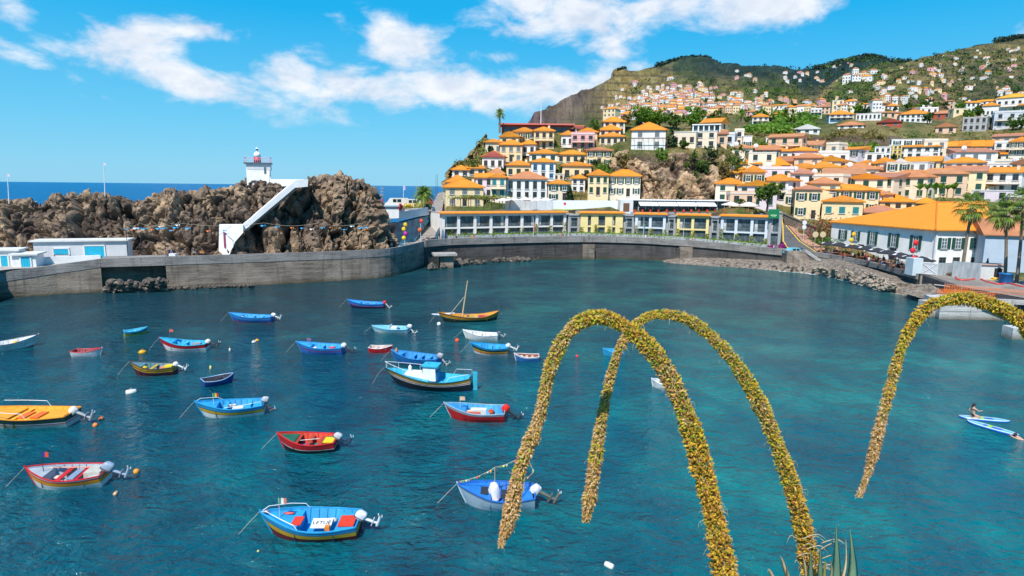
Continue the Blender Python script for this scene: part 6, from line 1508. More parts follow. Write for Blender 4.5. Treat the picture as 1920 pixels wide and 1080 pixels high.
def mast(t, H_, tx, h, c=(.6, .6, .6), flag=None, y=0.0, z=None):
    x = H_.x(tx, .9); z0 = z if z is not None else H_.gun(tx) - .1; m_ = MB().use(paint(c, .5)).tube([(x, y, z0), (x + .03, y, z0 + h)], .02, 5).build('pole', t)
    if flag:
        mb = MB(); w = .36 / len(flag)
        for k, f in enumerate(flag): mb.use(paint(f, .7)).add([(x + .03 - k * w, y - .03 * (k % 2), z0 + h), (x + .03 - (k + 1) * w, y - .03 * ((k + 1) % 2), z0 + h - .03), (x + .03 - (k + 1) * w, y + .02 - .03 * ((k + 1) % 2), z0 + h - .30), (x + .03 - k * w, y + .02, z0 + h - .27)], [(0, 1, 2, 3)])
        mb.build('flag', m_)
FG, FR = (.01, .30, .06), (.65, .02, .02)
# --- nearest boats
t, h_ = boat((494, 1017), (667, 1015), 'bright blue boat with red hatches and a white lettered board, deep red and yellow hull', 1.95, .62, [(.50, MAR), (.74, YEL), (.80, (.02, .15, .35)), (1, SKY)], SKY, SKY, aft=.24, deck=.66, thw=(), bow=.45)
local(t, h_, 'hatch', .13, 0, (.72, .95, .05), (.72, .045, .012), h_.gun(.13) - .10); local(t, h_, 'hatch', .70, .05, (.62, .75, .05), (.72, .045, .012), h_.gun(.72) - .12)
bd = local(t, h_, 'board', .42, -.06, (.92, .62, .03), (.80, .80, .78), .42); bd.rotation_euler = (R(-14), 0, 0)
lettering('LETU\u00c9', .30, paint((.03, .03, .04), .5), bd, (h_.x(.42, .9), -.06 * h_.B, .47), 0, math.pi, 'lettering', .004)
local(t, h_, 'crate', .34, .12, (.22, .22, .2), (.8, .22, .02), .3); heap(t, h_, 'bag', .32, -.2, .17, (.7, .68, .62), .3)
outboard(t, h_, (.66, .68, .72), s=1.1, leg=(.68, .70, .74)); mast(t, h_, .86, .95, (.5, .5, .5), [(.05, .3, .2), (.7, .65, .6), (.6, .2, .15)])
mb = MB().use(paint((.75, .76, .78), .3))
for sd in (1, -1): mb.tube([Vector(h_.pt(x, 1, sd, .05)) + Vector((0, 0, z)) for x, z in ((.62, .02), (.66, .22), (.8, .26), (.95, .22), (.985, .05))], .018, 4)
mb.build('bow_rail', t); heap(t, h_, 'rope_coil', .965, 0, .1, (.45, .25, .2), h_.gun(.97)); heap(t, h_, 'rope_coil', .80, -.16, .16, (.7, .12, .12), h_.gun(.8) - .1, (1.6, .7, .25))
t, h_ = boat((523, 850), (626, 849.5), 'red boat with green floor and yellow hatch, black bottom', 1.75, .58, [(.52, BLK), (.56, WHT), (1, REDB)], (.62, .05, .02), REDB, thc=(.40, .05, .02), deck=.74, deckc=GRN, thw=(.28, .50, .72), aft=.2)
local(t, h_, 'hatch', .13, 0, (.62, .85, .05), (.72, .56, .01), h_.gun(.13) - .09); local(t, h_, 'floor_board', .40, 0, (.75, .95, .04), (.02, .22, .17), .13); local(t, h_, 'floor_board', .60, .02, (.6, .8, .04), (.02, .16, .42), .14)
outboard(t, h_, (.5, .52, .55), s=1.05, leg=(.03, .035, .08), tilt=70)
oar = MB().use(paint((.75, .68, .6), .5)).tube([(h_.x(.75, .9), .1, .55), (h_.x(.35, .9), -.35, .5)], .025, 5).build('oar', t)
t, h_ = boat((44, 922), (185, 915), 'grey decked boat with orange stripe and crimson stem', 1.9, .60, [(.56, WHT), (.82, ORA), (.90, REDB), (1, WHT)], (.33, .40, .47), REDB, aft=.2, thw=(.36, .58), deckc=(.42, .46, .50), thc=REDB)
outboard(t, h_, (.28, .36, .46), s=1.3, leg=(.28, .36, .46), tilt=66); local(t, h_, 'locker', .17, -.1, (.8, 1.0, .42), (.50, .47, .40), .25); local(t, h_, 'locker', .42, .05, (.35, 1.1, .4), (.22, .30, .40), .15)
for k in range(5): heap(t, h_, 'net_pile', .46 + .06 * k, (-.18, .16, -.2, .18, -.1)[k], .18, ((.55, .25, .2), (.6, .55, .45), (.6, .5, .42), (.5, .35, .2), (.65, .5, .45))[k], .2)
mast(t, h_, .84, 1.1, (.06, .06, .07), [(.02, .05, .25), (.6, .06, .03)]); oar = MB().use(paint((.7, .3, .2), .5)).tube([(h_.x(.9, .9), -.5, .75), (h_.x(.25, .9), -.62, .6)], .03, 5).build('oar', t)
t, h_ = boat((-62, 806), (122, 803), 'big boat with bright orange deck and white railing cut by the picture edge', 2.3, .72, [(.50, OFF), (.56, REDB), (.64, OFF), (.96, (.012, .05, .05)), (1, (.012, .05, .05))], (.84, .34, .02), ORA, aft=.5, deck=.6, thw=(.55,), deckc=(.86, .36, .02))
outboard(t, h_, (.72, .70, .64), True, (.35, .36, .38), 1.5, 64); local(t, h_, 'hatch', .34, .05, (.5, 1.2, .06), (.78, .14, .01), h_.gun(.3) - .1); local(t, h_, 'hatch', .48, .05, (.5, 1.2, .06), (.78, .14, .01), h_.gun(.4) - .1)
mb = MB().use(paint((.75, .76, .78), .3))
for sd in (1, -1): mb.tube([Vector(h_.pt(x, 1, sd, .05)) + Vector((0, 0, z)) for x, z in ((.36, .02), (.40, .42), (.6, .45), (.8, .45))], .02, 4)
mb.build('railing', t)
t, h_ = boat((369, 788), (489, 779), 'white hulled boat with blue inside, yellow stripe and a small green and red flag', 1.95, .66, [(.50, WHT), (.53, BLK), (.72, YEL), (.76, BLK), (1, SKY)], SKY, SKY, aft=.18, thw=(.25, .62), deck=.75)
outboard(t, h_, (.45, .46, .48), s=1.05, tilt=25); local(t, h_, 'fish_box', .42, .1, (.7, .5, .3), (.72, .70, .62), .25); mast(t, h_, .80, .85, (.6, .6, .6), [FG, (.6, .45, .03), FR])
for k in range(3): heap(t, h_, 'bag', .5 + .07 * k, -.2, .13, (.62, .60, .55), .45)
mb = MB().use(paint((.70, .76, .8), .3))
for sd in (1, -1): mb.tube([Vector(h_.pt(x, 1, sd, .05)) + Vector((0, 0, z)) for x, z in ((.03, .02), (.03, .3), (.3, .28), (.6, .12))] if sd > 0 else [Vector(h_.pt(x, 1, sd, .05)) + Vector((0, 0, z)) for x, z in ((.7, .02), (.78, .2), (.95, .2), (.985, .05))], .018, 4)
mb.build('railing', t)
t, h_ = boat((868, 957), (1004, 959), 'worn pale blue boat draped with white cloths and strung with coloured bunting', 1.95, .62, [(.90, (.45, .58, .68)), (.93, (.02, .05, .25)), (1, (.50, .60, .68))], (.02, .17, .55), (.02, .14, .5), aft=.22, deck=.62, thw=(.34,), deckc=(.02, .20, .60))
outboard(t, h_, (.66, .66, .72), True, (.14, .13, .10), 1.45, 62)
def drape(t, h_, tx, y, hgt, r, c):
    mb = MB(); mb.smooth = True; mb.use(paint(c, .85, .2, 8)); n = 14; prof = [(.05, hgt), (.5, hgt * .9), (.75, hgt * .6), (.9, hgt * .25), (1.05, 0)]
    vs = []
    for q, z in prof:
        for j in range(n): a = 2 * math.pi * j / n; rr = r * q * (1 + .16 * math.sin(4 * a + z * 5)); vs.append((rr * math.cos(a), rr * math.sin(a), z))
    mb.add(vs, [(i * n + j, i * n + (j + 1) % n, (i + 1) * n + (j + 1) % n, (i + 1) * n + j) for i in range(len(prof) - 1) for j in range(n)]); return mb.build('cloth_cover', t, (h_.x(tx, .9), y * h_.B, .32))
drape(t, h_, .58, 0, .85, .34, (.66, .66, .74)); local(t, h_, 'hatch', .74, 0, (.6, .8, .03), (.03, .03, .04), h_.gun(.74) - .09)
local(t, h_, 'hatch', .40, 0, (.5, .9, .03), (.03, .03, .04), .5)
xs_ = [(h_.x(.98, 1), h_.gun(.98) + .15), (h_.x(.57, 1), 1.95), (h_.x(.12, 1), 2.75)]
mb = MB().use(paint((.55, .38, .28), .6)).tube([(h_.x(.57, 1), 0, .5), (h_.x(.57, 1), 0, 1.95)], .022, 5).tube([(h_.x(.16, 1), -.3, .4), (h_.x(.12, 1), -.05, 2.75)], .026, 5).tube([(h_.x(.2, 1), .5, .5), (h_.x(.13, 1), 0, 2.75)], .026, 5); mb.build('bunting_poles', t)
def bunting(t, path, n, cols, size=.13, sag=.12, name='bunting'):
    mb = MB().use(ROPE); P_ = []
    for a, b_ in zip(path, path[1:]):
        a, b_ = Vector(a), Vector(b_); m_ = max(6, int(n * (b_ - a).length / sum((Vector(q) - Vector(p)).length for p, q in zip(path, path[1:]))))
        for k in range(m_): s = k / m_; P_.append(a.lerp(b_, s) + Vector((0, 0, -sag * 4 * s * (1 - s))))
    P_.append(Vector(path[-1])); mb.tube(P_, .01, 3)
    for k in range(len(P_) - 1):
        a, d = P_[k], (P_[k + 1] - P_[k]) * .8; mb.use(paint(cols[k % len(cols)], .7)); dn = Vector((.02 * math.sin(k * 2.1), .05 * math.sin(k * 1.3), -size * random.uniform(.7, 1.2))); mb.add([a, a + d, a + d * .8 + dn, a + d * .2 + dn], [(0, 1, 2, 3)])
    return mb.build(name, t)
BUNT = [(.7, .25, .02), (.02, .25, .10), (.75, .55, .03), (.65, .65, .6), (.7, .28, .02), (.02, .35, .25), (.62, .04, .03)]
bunting(t, [(xs_[0][0], 0, xs_[0][1]), (xs_[1][0], 0, xs_[1][1]), (xs_[2][0], 0, xs_[2][1]), (h_.x(.02, 1), .2, 1.9), (h_.x(.14, 1), 0, 1.45), (xs_[1][0] - .7, 0, 1.75)], 44, BUNT, .1)
# --- cabin boat
t, h_ = boat((735, 729), (884, 738), 'big black hulled cabin boat with white wheelhouse and turquoise decks', 2.5, .80, [(.22, (.01, .07, .28)), (.66, (.010, .016, .028)), (.70, WHT), (.76, (.30, .015, .04)), (.80, WHT), (.94, (.42, .25, .02)), (1, (.02, .05, .06))], CYA, (.03, .10, .12), aft=.0, deck=.52, thw=(), deckc=CYA, bow=.62, stern=.45, floor=.45, srise=.25)
x0 = h_.x(.52, .9); 
mb = MB().use(gl((.80, .80, .80), .4)); mb.box((x0 + .05, -.05, 1.25), (1.15, 1.25, 1.15), 0, 0, 0, .86); mb.box((x0 + 1.35, -.12, .98), (1.7, 1.2, .42), 0, 0, 0, .85); cb = mb.build('wheelhouse', t)
MB().use(gl(CYA, .5)).box((x0, -.05, 1.86), (1.35, 1.35, .07)).build('roof', cb)
mb = MB().use(glassmat((.012, .015, .02))); mb.box((x0 + .05, -.655, 1.42), (.62, .04, .42), 0, R(-4)); mb.box((x0 + .62, -.05, 1.45), (.04, .9, .42), 0, 0, R(-8)); mb.box((x0 + .9, -.70, 1.02), (.42, .04, .2), 0, R(-8)); mb.box((x0 + 1.6, -.70, 1.02), (.35, .04, .18), 0, R(-8)); mb.build('window', cb)
MB().use(gl((.02, .14, .34), .5)).box((x0 - .56, -.1, 1.0), (.05, .7, 1.0)).build('door', cb)
MB().use(gl((.80, .80, .80))).lathe([(.14, 0), (.15, .35), (.05, .5)], 8, (h_.x(.80, .9), -.35, 1.15)).build('ventilator', t)
MB().use(gl(CYA, .5)).box((h_.x(0, 1) - .28, 0, .62), (.36, .09, 1.75)).build('rudder', t)
mb = MB().use(paint((.72, .74, .76), .3))
for sd in (1, -1):
    mb.tube([Vector(h_.pt(x, 1, sd, .05)) + Vector((0, 0, .5)) for x in (.62, .75, .88, .97, .995)], .02, 4)
    for x in (.62, .72, .82, .91, .985): mb.tube([Vector(h_.pt(x, 1, sd, .05)), Vector(h_.pt(x, 1, sd, .05)) + Vector((0, 0, .5))], .016, 4)
    mb.tube([Vector(h_.pt(x, 1, sd, .05)) + Vector((0, 0, z)) for x, z in ((.28, 0), (.24, .42), (.02, .40), (.02, 0))], .018, 4)
mb.build('railing', t); mast(t, h_, .55, .5, (.1, .1, .1), None, 0, 1.85)
# --- middle ring
t, h_ = boat((841, 790), (947, 793), 'red hulled boat with a big red motor cover and white seat box', 1.85, .62, [(.78, REDB), (.84, (.45, .02, .03)), (1, (.33, .42, .48))], (.05, .33, .60), (.30, .42, .50), aft=.12, thw=(.3,), deck=.70, deckc=(.03, .28, .62), stern=.85)
outboard(t, h_, (.74, .02, .012), True, (.03, .03, .035), 1.45, 50); local(t, h_, 'seat_box', .48, -.1, (1.1, .5, .32), (.66, .66, .60), .3); local(t, h_, 'cushion', .56, .22, (1.0, .12, .35), (.70, .16, .12), .3); heap(t, h_, 'fuel_can', .25, .0, .24, (.50, .06, .02), .35, (1, 1, 1)); heap(t, h_, 'net_pile', .64, .0, .24, (.62, .55, .45), .35)
mast(t, h_, .80, .85, (.6, .5, .4), [(.65, .5, .3), (.6, .35, .25)])
t, h_ = boat((739, 682), (822, 689), 'long plain blue boat lying just behind the black cabin boat', 1.9, .64, [(.30, (.10, .02, .06)), (1, (.02, .17, .50))], (.03, .26, .58), (.03, .22, .55), aft=.12, thw=(.25, .45, .62), deck=.82)
outboard(t, h_, (.33, .35, .38), s=1.25, leg=(.36, .38, .40), tilt=45); heap(t, h_, 'rope_coil', .93, 0, .16, (.55, .25, .12), h_.gun(.93), (.8, .8, 1.6))
t, h_ = boat((559, 664), (641, 666), 'cobalt blue boat with red line and white wrapped motor', 1.85, .62, [(.62, (.03, .17, .52)), (.68, (.45, .02, .08)), (.76, (.03, .10, .42)), (1, (.03, .24, .58))], (.03, .33, .62), (.03, .26, .60), aft=.14, thw=(.3, .52), deck=.74)
outboard(t, h_, (.74, .74, .74), True, (.05, .05, .06), 1.3, 55); local(t, h_, 'fish_box', .24, .1, (.5, .4, .3), (.7, .08, .1), .35); heap(t, h_, 'bag', .66, 0, .18, (.7, .68, .62), .4); mast(t, h_, .82, .7, (.4, .3, .3), [(.2, .1, .25)])
t, h_ = boat((432, 604.5), (508, 605.5), 'mid blue boat with red bottom near the quay', 1.75, .60, [(.30, (.35, .015, .02)), (.62, (.015, .10, .36)), (1, (.03, .22, .56))], (.04, .33, .64), (.03, .24, .58), aft=.14, thw=(.3, .52), deck=.78)
outboard(t, h_, (.76, .76, .76), s=1.1, leg=(.7, .7, .7), tilt=68); heap(t, h_, 'bag', .76, 0, .14, (.72, .70, .66), .5)
t, h_ = boat((654, 577.5), (719, 579), 'navy and blue boat with a hot red motor cover, furthest out near the quay', 1.75, .58, [(.55, NAV), (.62, (.55, .05, .08)), (1, (.02, .16, .50))], (.03, .28, .62), (.03, .22, .58), aft=.14, thw=(.3,), deck=.7)
outboard(t, h_, (.72, .03, .04), True, (.5, .5, .5), 1.2, 40); heap(t, h_, 'bag', .5, 0, .22, (.02, .06, .30), .35)
t, h_ = boat((700, 624), (765, 626), 'low sleek pale blue and white speedboat', 1.7, .46, [(.62, (.66, .72, .72)), (1, (.20, .52, .66))], (.18, .48, .62), (.25, .60, .72), aft=.1, thw=(.35,), deck=.52, deckc=(.18, .52, .68), bow=.18, name='speedboat', stern=.85)
outboard(t, h_, (.66, .67, .68), s=1.15, leg=(.6, .6, .6), tilt=40); local(t, h_, 'windscreen', .54, 0, (.06, 1.1, .3), (.7, .74, .76), .5); local(t, h_, 'seat', .42, 0, (.7, .9, .2), (.72, .72, .70), .4)
t, h_ = boat((872, 637), (934, 639), 'plain white open boat beside the orange buoy', 1.55, .50, [(.18, BLK), (1, WHT)], (.62, .62, .60), WHT, aft=.12, thw=(.3, .55), deck=.8)
outboard(t, h_, (.14, .15, .18), s=.8, leg=(.4, .4, .4), tilt=60); local(t, h_, 'floor_board', .5, 0, (1.5, .7, .04), (.08, .08, .09), .14)
t, h_ = boat((887, 665), (952, 666), 'blue lined boat with yellow, white and orange striped hull', 1.75, .62, [(.36, WHT), (.50, (.60, .14, .03)), (.62, YEL), (.84, (.012, .06, .05)), (1, SKY)], SKY, SKY, aft=.14, thw=(.3, .5), deck=.78, thc=CYA)
outboard(t, h_, (.74, .73, .70), True, (.7, .7, .68), 1.15, 66); heap(t, h_, 'bag', .8, 0, .12, (.5, .03, .15), .6)
t, h_ = boat((301, 659), (384, 658), 'white boat with broad red band, blue inside and yellow buoy at its bow', 1.8, .60, [(.58, WHT), (.90, (.50, .012, .02)), (1, (.45, .02, .03))], (.03, .38, .62), (.04, .42, .62), aft=.16, thw=(.3, .55), deck=.78, bow=.6)
outboard(t, h_, (.72, .68, .58), True, (.05, .05, .06), 1.25, 66); local(t, h_, 'crate', .24, .05, (.7, .6, .35), (.32, .30, .28), .3); mast(t, h_, .84, 1.2, (.12, .12, .12), [(.55, .12, .08)])
t, h_ = boat((244, 706), (322, 704), 'dark maroon boat with yellow stripe and yellow box by the white motor', 1.75, .62, [(.40, MAR), (.60, (.06, .015, .05)), (.72, YEL), (.80, MAR), (1, (.55, .30, .02))], (.10, .22, .26), (.06, .05, .06), aft=.14, thw=(.32, .55), deck=.78, thc=(.55, .36, .03), bow=.5)
outboard(t, h_, (.76, .76, .76), True, (.7, .7, .7), 1.1, 62); local(t, h_, 'crate', .16, -.05, (.6, .8, .3), (.76, .58, .02), .38); local(t, h_, 'crate', .30, 0, (.4, .6, .25), (.66, .25, .16), .35); heap(t, h_, 'net_pile', .76, 0, .24, (.66, .50, .03), .45)
# --- sailing boat with upswept ends
t, h_ = boat((829, 606), (932, 602), 'dark green double ended sailing boat with leaning bare mast and orange decks', 2.0, .55, [(.50, (.010, .022, .022)), (.62, (.02, .09, .06)), (.68, YEL), (.74, (.50, .06, .02)), (.86, (.60, .30, .02)), (1, (.02, .05, .05))], (.68, .30, .03), (.45, .20, .03), dbl=True, bow=.62, thw=(.4, .62), deck=.80, deckc=(.75, .35, .03), aft=.22, name='sailing_boat')
for tx, hh, c in ((.985, 1.05, (.02, .05, .06)), (.015, 1.1, (.03, .10, .10))): MB().use(gl(c)).box((h_.x(tx, 1), 0, h_.gun(tx) + .3), (.13, .11, .9)).build('end_post', t)
WOODL = paint((.66, .45, .25), .5)
MB().use(WOODL).tube([(h_.x(.66, 1), 0, .2), (h_.x(.55, 1), -.05, 4.9)], [.085, .045], 7).build('mast', t); MB().use(ROPE).tube([(h_.x(.86, 1), 0, .8), (h_.x(.62, 1), -.02, 2.9)], .035, 5).build('stay', t)
MB().use(WOODL).tube([(h_.x(.74, 1), -.3, .85), (h_.x(.42, 1), -.75, .55)], .05, 6).build('spar', t); MB().use(paint((.7, .7, .74), .8)).tube([(h_.x(1, 1) + .75, -.1, .95), (h_.x(.98, 1), -.1, .85), (h_.x(.78, 1), -.2, .95)], [.06, .15, .1], 7).build('furled_sail', t)
local(t, h_, 'floor_board', .45, 0, (1.5, .9, .05), (.03, .30, .58), .35); local(t, h_, 'crate', .3, .1, (.6, .6, .3), (.55, .06, .05), .35); heap(t, h_, 'net_pile', .22, .1, .26, (.60, .12, .10), .45); local(t, h_, 'crate', .5, .2, (.4, .3, .3), (.72, .45, .03), .45)
# --- small dinghies
def dinghy(a, b_, lab, Bm, bands, inner, rim, **k):
    kw = dict(name='dinghy', deck=None, thw=(.28, .52, .76), bow=.22, line=False, stern=.78); kw.update(k); return boat(a, b_, lab, Bm, kw.pop('F', .42), bands, inner, rim, **kw)
dinghy((732, 662), (691, 661), 'little red dinghy with pale pink rim beside the blue cabin row', 1.15, [(1, (.55, .015, .02))], (.55, .45, .42), (.72, .60, .56))
dinghy((967, 678), (1011, 678.5), 'little blue dinghy with brown inside and white rim near the hanging flower spike', 1.2, [(.85, (.02, .15, .42)), (1, WHT)], (.26, .08, .04), (.74, .68, .66), thc=(.62, .45, .38))
dinghy((1134, 668), (1172, 669), 'turquoise dinghy half hidden behind the thin hanging flower spike', 1.2, [(1, (.03, .34, .62))], (.03, .30, .52), (.05, .40, .66))
dinghy((1226, 728), (1262, 731), 'small white dinghy half hidden behind the thick flower spike', 1.2, [(.15, BLK), (1, WHT)], (.55, .56, .58), WHT)
t, h_ = dinghy((183, 668), (131, 669), 'white rowing boat with red rim floating alone', 1.2, [(.16, (.30, .01, .02)), (1, (.74, .72, .72))], (.30, .05, .06), (.60, .03, .05)); heap(t, h_, 'bag', .4, 0, .13, (.65, .6, .55), .2); heap(t, h_, 'bag', .6, .1, .12, (.2, .12, .1), .2)
dinghy((270, 626), (228, 631), 'little turquoise dinghy with yellow bottom half', 1.15, [(.56, (.50, .42, .02)), (.74, (.02, .13, .12)), (1, (.03, .38, .60))], (.05, .42, .60), (.05, .36, .58))
t, h_ = dinghy((430, 718), (374, 728), 'navy blue punt with black clutter inside', 1.35, [(1, (.012, .06, .26))], (.03, .03, .05), (.25, .40, .58)); [heap(t, h_, 'net_pile', .2 + .12 * k, (.1, -.12, .05, .1)[k], .2, (.02, .02, .025), .22) for k in range(4)]
t, h_ = boat((55, 651), (-44, 664), 'white boat with dark lines and red keel entering at the picture edge', 1.9, .62, [(.22, (.35, .012, .02)), (.56, WHT), (.60, BLK), (.76, WHT), (.80, BLK), (1, WHT)], (.60, .62, .62), (.05, .07, .12), thw=(.3, .6), deck=.78, line=False); heap(t, h_, 'yellow_bag', .62, 0, .22, (.70, .42, .02), .45)
# ---------------------------------------------------------------- buoys and floats
def buoy(px, py, r, c, lab, kind='ball', c2=None):
    p = W(px, py); t = thing('buoy', lab, 'buoy', (p.x, p.y, 0), random.uniform(0, 6)); mb = MB(); mb.smooth = True; mb.use(paint(c, .4, .15, 5))
    if kind == 'ball': mb.ball((0, 0, r * .35), r, 12, 8)
    elif kind == 'can': mb.lathe([(r * .4, -r * 1.4), (r * .8, -r * 1.25), (r * .85, 0), (r * .8, r * 1.25), (r * .4, r * 1.4)], 12, (0, 0, r * .3), 'X')
    elif kind == 'pole': mb.lathe([(r * .7, -.2), (r * .7, r * 1.6), (r * .3, r * 2.2)], 8)
    elif kind == 'pear': mb.ball((0, 0, r * .3), r, 12, 8, (1.3, .9, .85))
    mb.build('float', t)
    mb = MB().use(paint(c2 or tuple(x * .5 for x in c), .5)); mb.tube([(-r * .3, 0, r * 1.2), (0, 0, r * 1.55), (r * .3, 0, r * 1.2)] if kind != 'pole' else [(0, 0, r * 2), (0, 0, r * 4)], r * .12, 5); mb.build('ring', t)
for a in ((267, 662, .27, (.72, .38, .01), 'yellow buoy at the bow rope of the red banded white boat', 'pear'), (431, 658, .13, (.72, .70, .68), 'small white stick float between two blue boats', 'pole', (.6, .2, .1)), (476, 642, .17, (.75, .70, .66), 'white half of a pair of floats on open water', 'pear'), (482, 639, .17, (.75, .35, .04), 'orange half of a pair of floats on open water', 'pear'),
          (246, 737, .26, (.76, .74, .68), 'dirty white float below the maroon boat', 'can'), (190, 787, .16, (.78, .20, .05), 'orange float, upper of two near the orange decked boat', 'ball'), (179, 799, .17, (.80, .22, .04), 'orange float, lower of two near the orange decked boat', 'ball'), (256, 886, .17, (.80, .30, .04), 'bright orange ball buoy off the grey decked boat', 'ball'),
          (217, 926, .11, (.74, .45, .25), 'pale orange bobber behind the grey decked boat', 'can'), (395, 692, .14, (.70, .62, .20), 'pale yellow float above the navy punt', 'pole', (.1, .3, .2)), (823, 609, .24, (.78, .78, .76), 'white ball buoy at the bow of the sailing boat', 'ball'), (857, 640, .24, (.78, .09, .02), 'orange red ball buoy beside the plain white boat', 'ball'),
          (1082, 669, .15, (.75, .03, .05), 'red buoy alone between the two flower spikes', 'ball'), (1142, 1062, .15, (.76, .72, .64), 'white can float nearest the bottom edge', 'can'), (484, 1034, .055, (.65, .60, .20), 'tiny pale yellow float beside the blue lettered boat', 'ball'), (1231, 722, .16, (.70, .08, .05), 'red ball fender at the bow of the half hidden white dinghy', 'ball')): buoy(*a)
# ---------------------------------------------------------------- agave in the foreground
FL_G = island('florets_green', [(0, (.09, .14, .012)), (.3, (.26, .33, .025)), (.55, (.62, .53, .04)), (.75, (.74, .44, .05)), (.88, (.34, .15, .03)), (1, (.78, .66, .42))], .6, .15, .3, 9)
FL_O = island('florets_orange', [(0, (.16, .14, .015)), (.25, (.42, .33, .03)), (.5, (.78, .48, .05)), (.72, (.46, .19, .04)), (.86, (.20, .09, .03)), (1, (.80, .64, .42))], .6, .15, .3, 9)
FL_B = island('florets_brown', [(0, (.16, .07, .02)), (.3, (.42, .21, .06)), (.6, (.62, .38, .14)), (.85, (.74, .56, .34)), (1, (.30, .28, .04))], .7, .1, .3, 9)
STALK = paint((.24, .22, .05), .7, .3, 12); HAIR = paint((.60, .47, .28), .8, .25, 20)
def spline(pts_, n):
    pts_ = [Vector(p) for p in pts_]; out = []
    for i in range(len(pts_) - 1):
        p0, p1, p2, p3 = pts_[max(i - 1, 0)], pts_[i], pts_[i + 1], pts_[min(i + 2, len(pts_) - 1)]
        for k in range(n):
            t = k / n; out.append(.5 * ((2 * p1) + (p2 - p0) * t + (2 * p0 - 5 * p1 + 4 * p2 - p3) * t * t + (3 * p1 - p0 - 3 * p2 + p3) * t ** 3))
    out.append(pts_[-1]); return out
def spike(path, rad, label, nfl, nhair=160, bare=None):
    """path: (px, py, depth); rad: (share, radius) of the whole flower sleeve"""
    C_ = spline([P(*p) for p in path], 10); L = [0]
    for a, b_ in zip(C_, C_[1:]): L.append(L[-1] + (b_ - a).length)
    L = np.array(L) / L[-1]; Cn = np.array([tuple(p) for p in C_])
    t = thing('agave_flower_spike', label, 'agave', (0, 0, 0), 0, 'arching agave flower spikes')
    rf = lambda s: np.interp(s, [a for a, b_ in rad], [b_ * .77 for a, b_ in rad])
    MB().use(STALK).tube(C_, [float(rf(s)) * .52 for s in L], 9).build('stem', t)
    s = nrg.uniform(0, 1, nfl); c = np.stack([np.interp(s, L, Cn[:, k]) for k in range(3)], 1); ds = .01
    tg = np.stack([np.interp(np.minimum(s + ds, 1), L, Cn[:, k]) - np.interp(np.maximum(s - ds, 0), L, Cn[:, k]) for k in range(3)], 1); tg /= np.linalg.norm(tg, axis=1, keepdims=True)
    rd = nrg.normal(size=(nfl, 3)); rd -= tg * (rd * tg).sum(1, keepdims=True); rd /= np.linalg.norm(rd, axis=1, keepdims=True)
    lump = 1 + .30 * fbm(c * 9, 2, 77) + .15 * fbm(c * 24, 1, 78); r = rf(s) * lump * nrg.uniform(.62, 1.04, nfl)
    ax = rd * .8 + tg * nrg.uniform(-.1, .9, nfl)[:, None] + nrg.normal(size=(nfl, 3)) * .38; ax /= np.linalg.norm(ax, axis=1, keepdims=True)
    e1 = np.cross(ax, nrg.normal(size=(nfl, 3))); e1 /= np.linalg.norm(e1, axis=1, keepdims=True); e2 = np.cross(ax, e1)
    ln = (nrg.uniform(.006, .0185, nfl) * (rf(s) / .052) ** .45)[:, None]; wd = ln * nrg.uniform(.26, .42, nfl)[:, None]; o = c + rd * r[:, None]
    V = np.stack([o - ax * ln * .8, o + e1 * wd, o + e2 * wd, o - e1 * wd, o - e2 * wd, o + ax * ln], 1)
    # the sleeve is greener where fruit is fresh, browner towards the tip and in worn stretches
    tone = s * .9 + .5 * fbm(c * 2.3, 2, 5) + nrg.normal(size=nfl) * .12; sel = np.where(tone < .42, 0, np.where(tone < .64, 1, 2))
    sel = np.where((s > .90) & (nrg.random(nfl) < .85), 2, sel)
    if bare is not None: sel = np.where((s > bare), 2, sel)
    mb = MB()
    for k, m_ in enumerate((FL_O, FL_G, FL_B)):
        i = np.nonzero(sel == k)[0]; mb.use(m_); base = np.arange(len(i)) * 6
        F = [f for b_ in base for f in ((b_, b_ + 2, b_ + 1), (b_, b_ + 3, b_ + 2), (b_, b_ + 4, b_ + 3), (b_, b_ + 1, b_ + 4), (b_ + 5, b_ + 1, b_ + 2), (b_ + 5, b_ + 2, b_ + 3), (b_ + 5, b_ + 3, b_ + 4), (b_ + 5, b_ + 4, b_ + 1))]
        mb.add(V[i].reshape(-1, 3).tolist(), F)
    mb.use(HAIR)
    for k in range(nhair):
        q = random.random() ** 1.6; p = Vector([float(np.interp(q, L, Cn[:, j])) for j in range(3)]); d = Vector(nrg.normal(size=3)).normalized(); r_ = float(rf(q)); l = random.uniform(.008, .026) * (1.3 - q * .7) * (2.2 if k % 9 == 0 else 1)
        dn = Vector((random.uniform(-.3, .3), 0, -.6)); mb.tube([p + d * r_ * .8, p + d * (r_ + l * .4), p + d * (r_ + l * .55) + dn * l * .5, p + d * (r_ + l * .5) + dn * l], [.0011, .0009, .0007, .0004], 3, False)
    mb.build('florets', t); return t
spike([(1392, 1260, 2.45), (1362, 1090, 2.5), (1330, 930, 2.55), (1290, 790, 2.6), (1245, 690, 2.65), (1190, 625, 2.7), (1125, 594, 2.72), (1070, 618, 2.72), (1032, 690, 2.70), (1012, 780, 2.68), (975, 880, 2.66), (958, 960, 2.65), (938, 1026, 2.64)],
      [(0, .068), (.12, .066), (.30, .058), (.45, .046), (.55, .040), (.68, .034), (.76, .030), (.84, .036), (.93, .040), (.97, .034), (1, .016)], 'thickest arching agave flower spike, hanging down over the boat with bunting', 14000, 800)
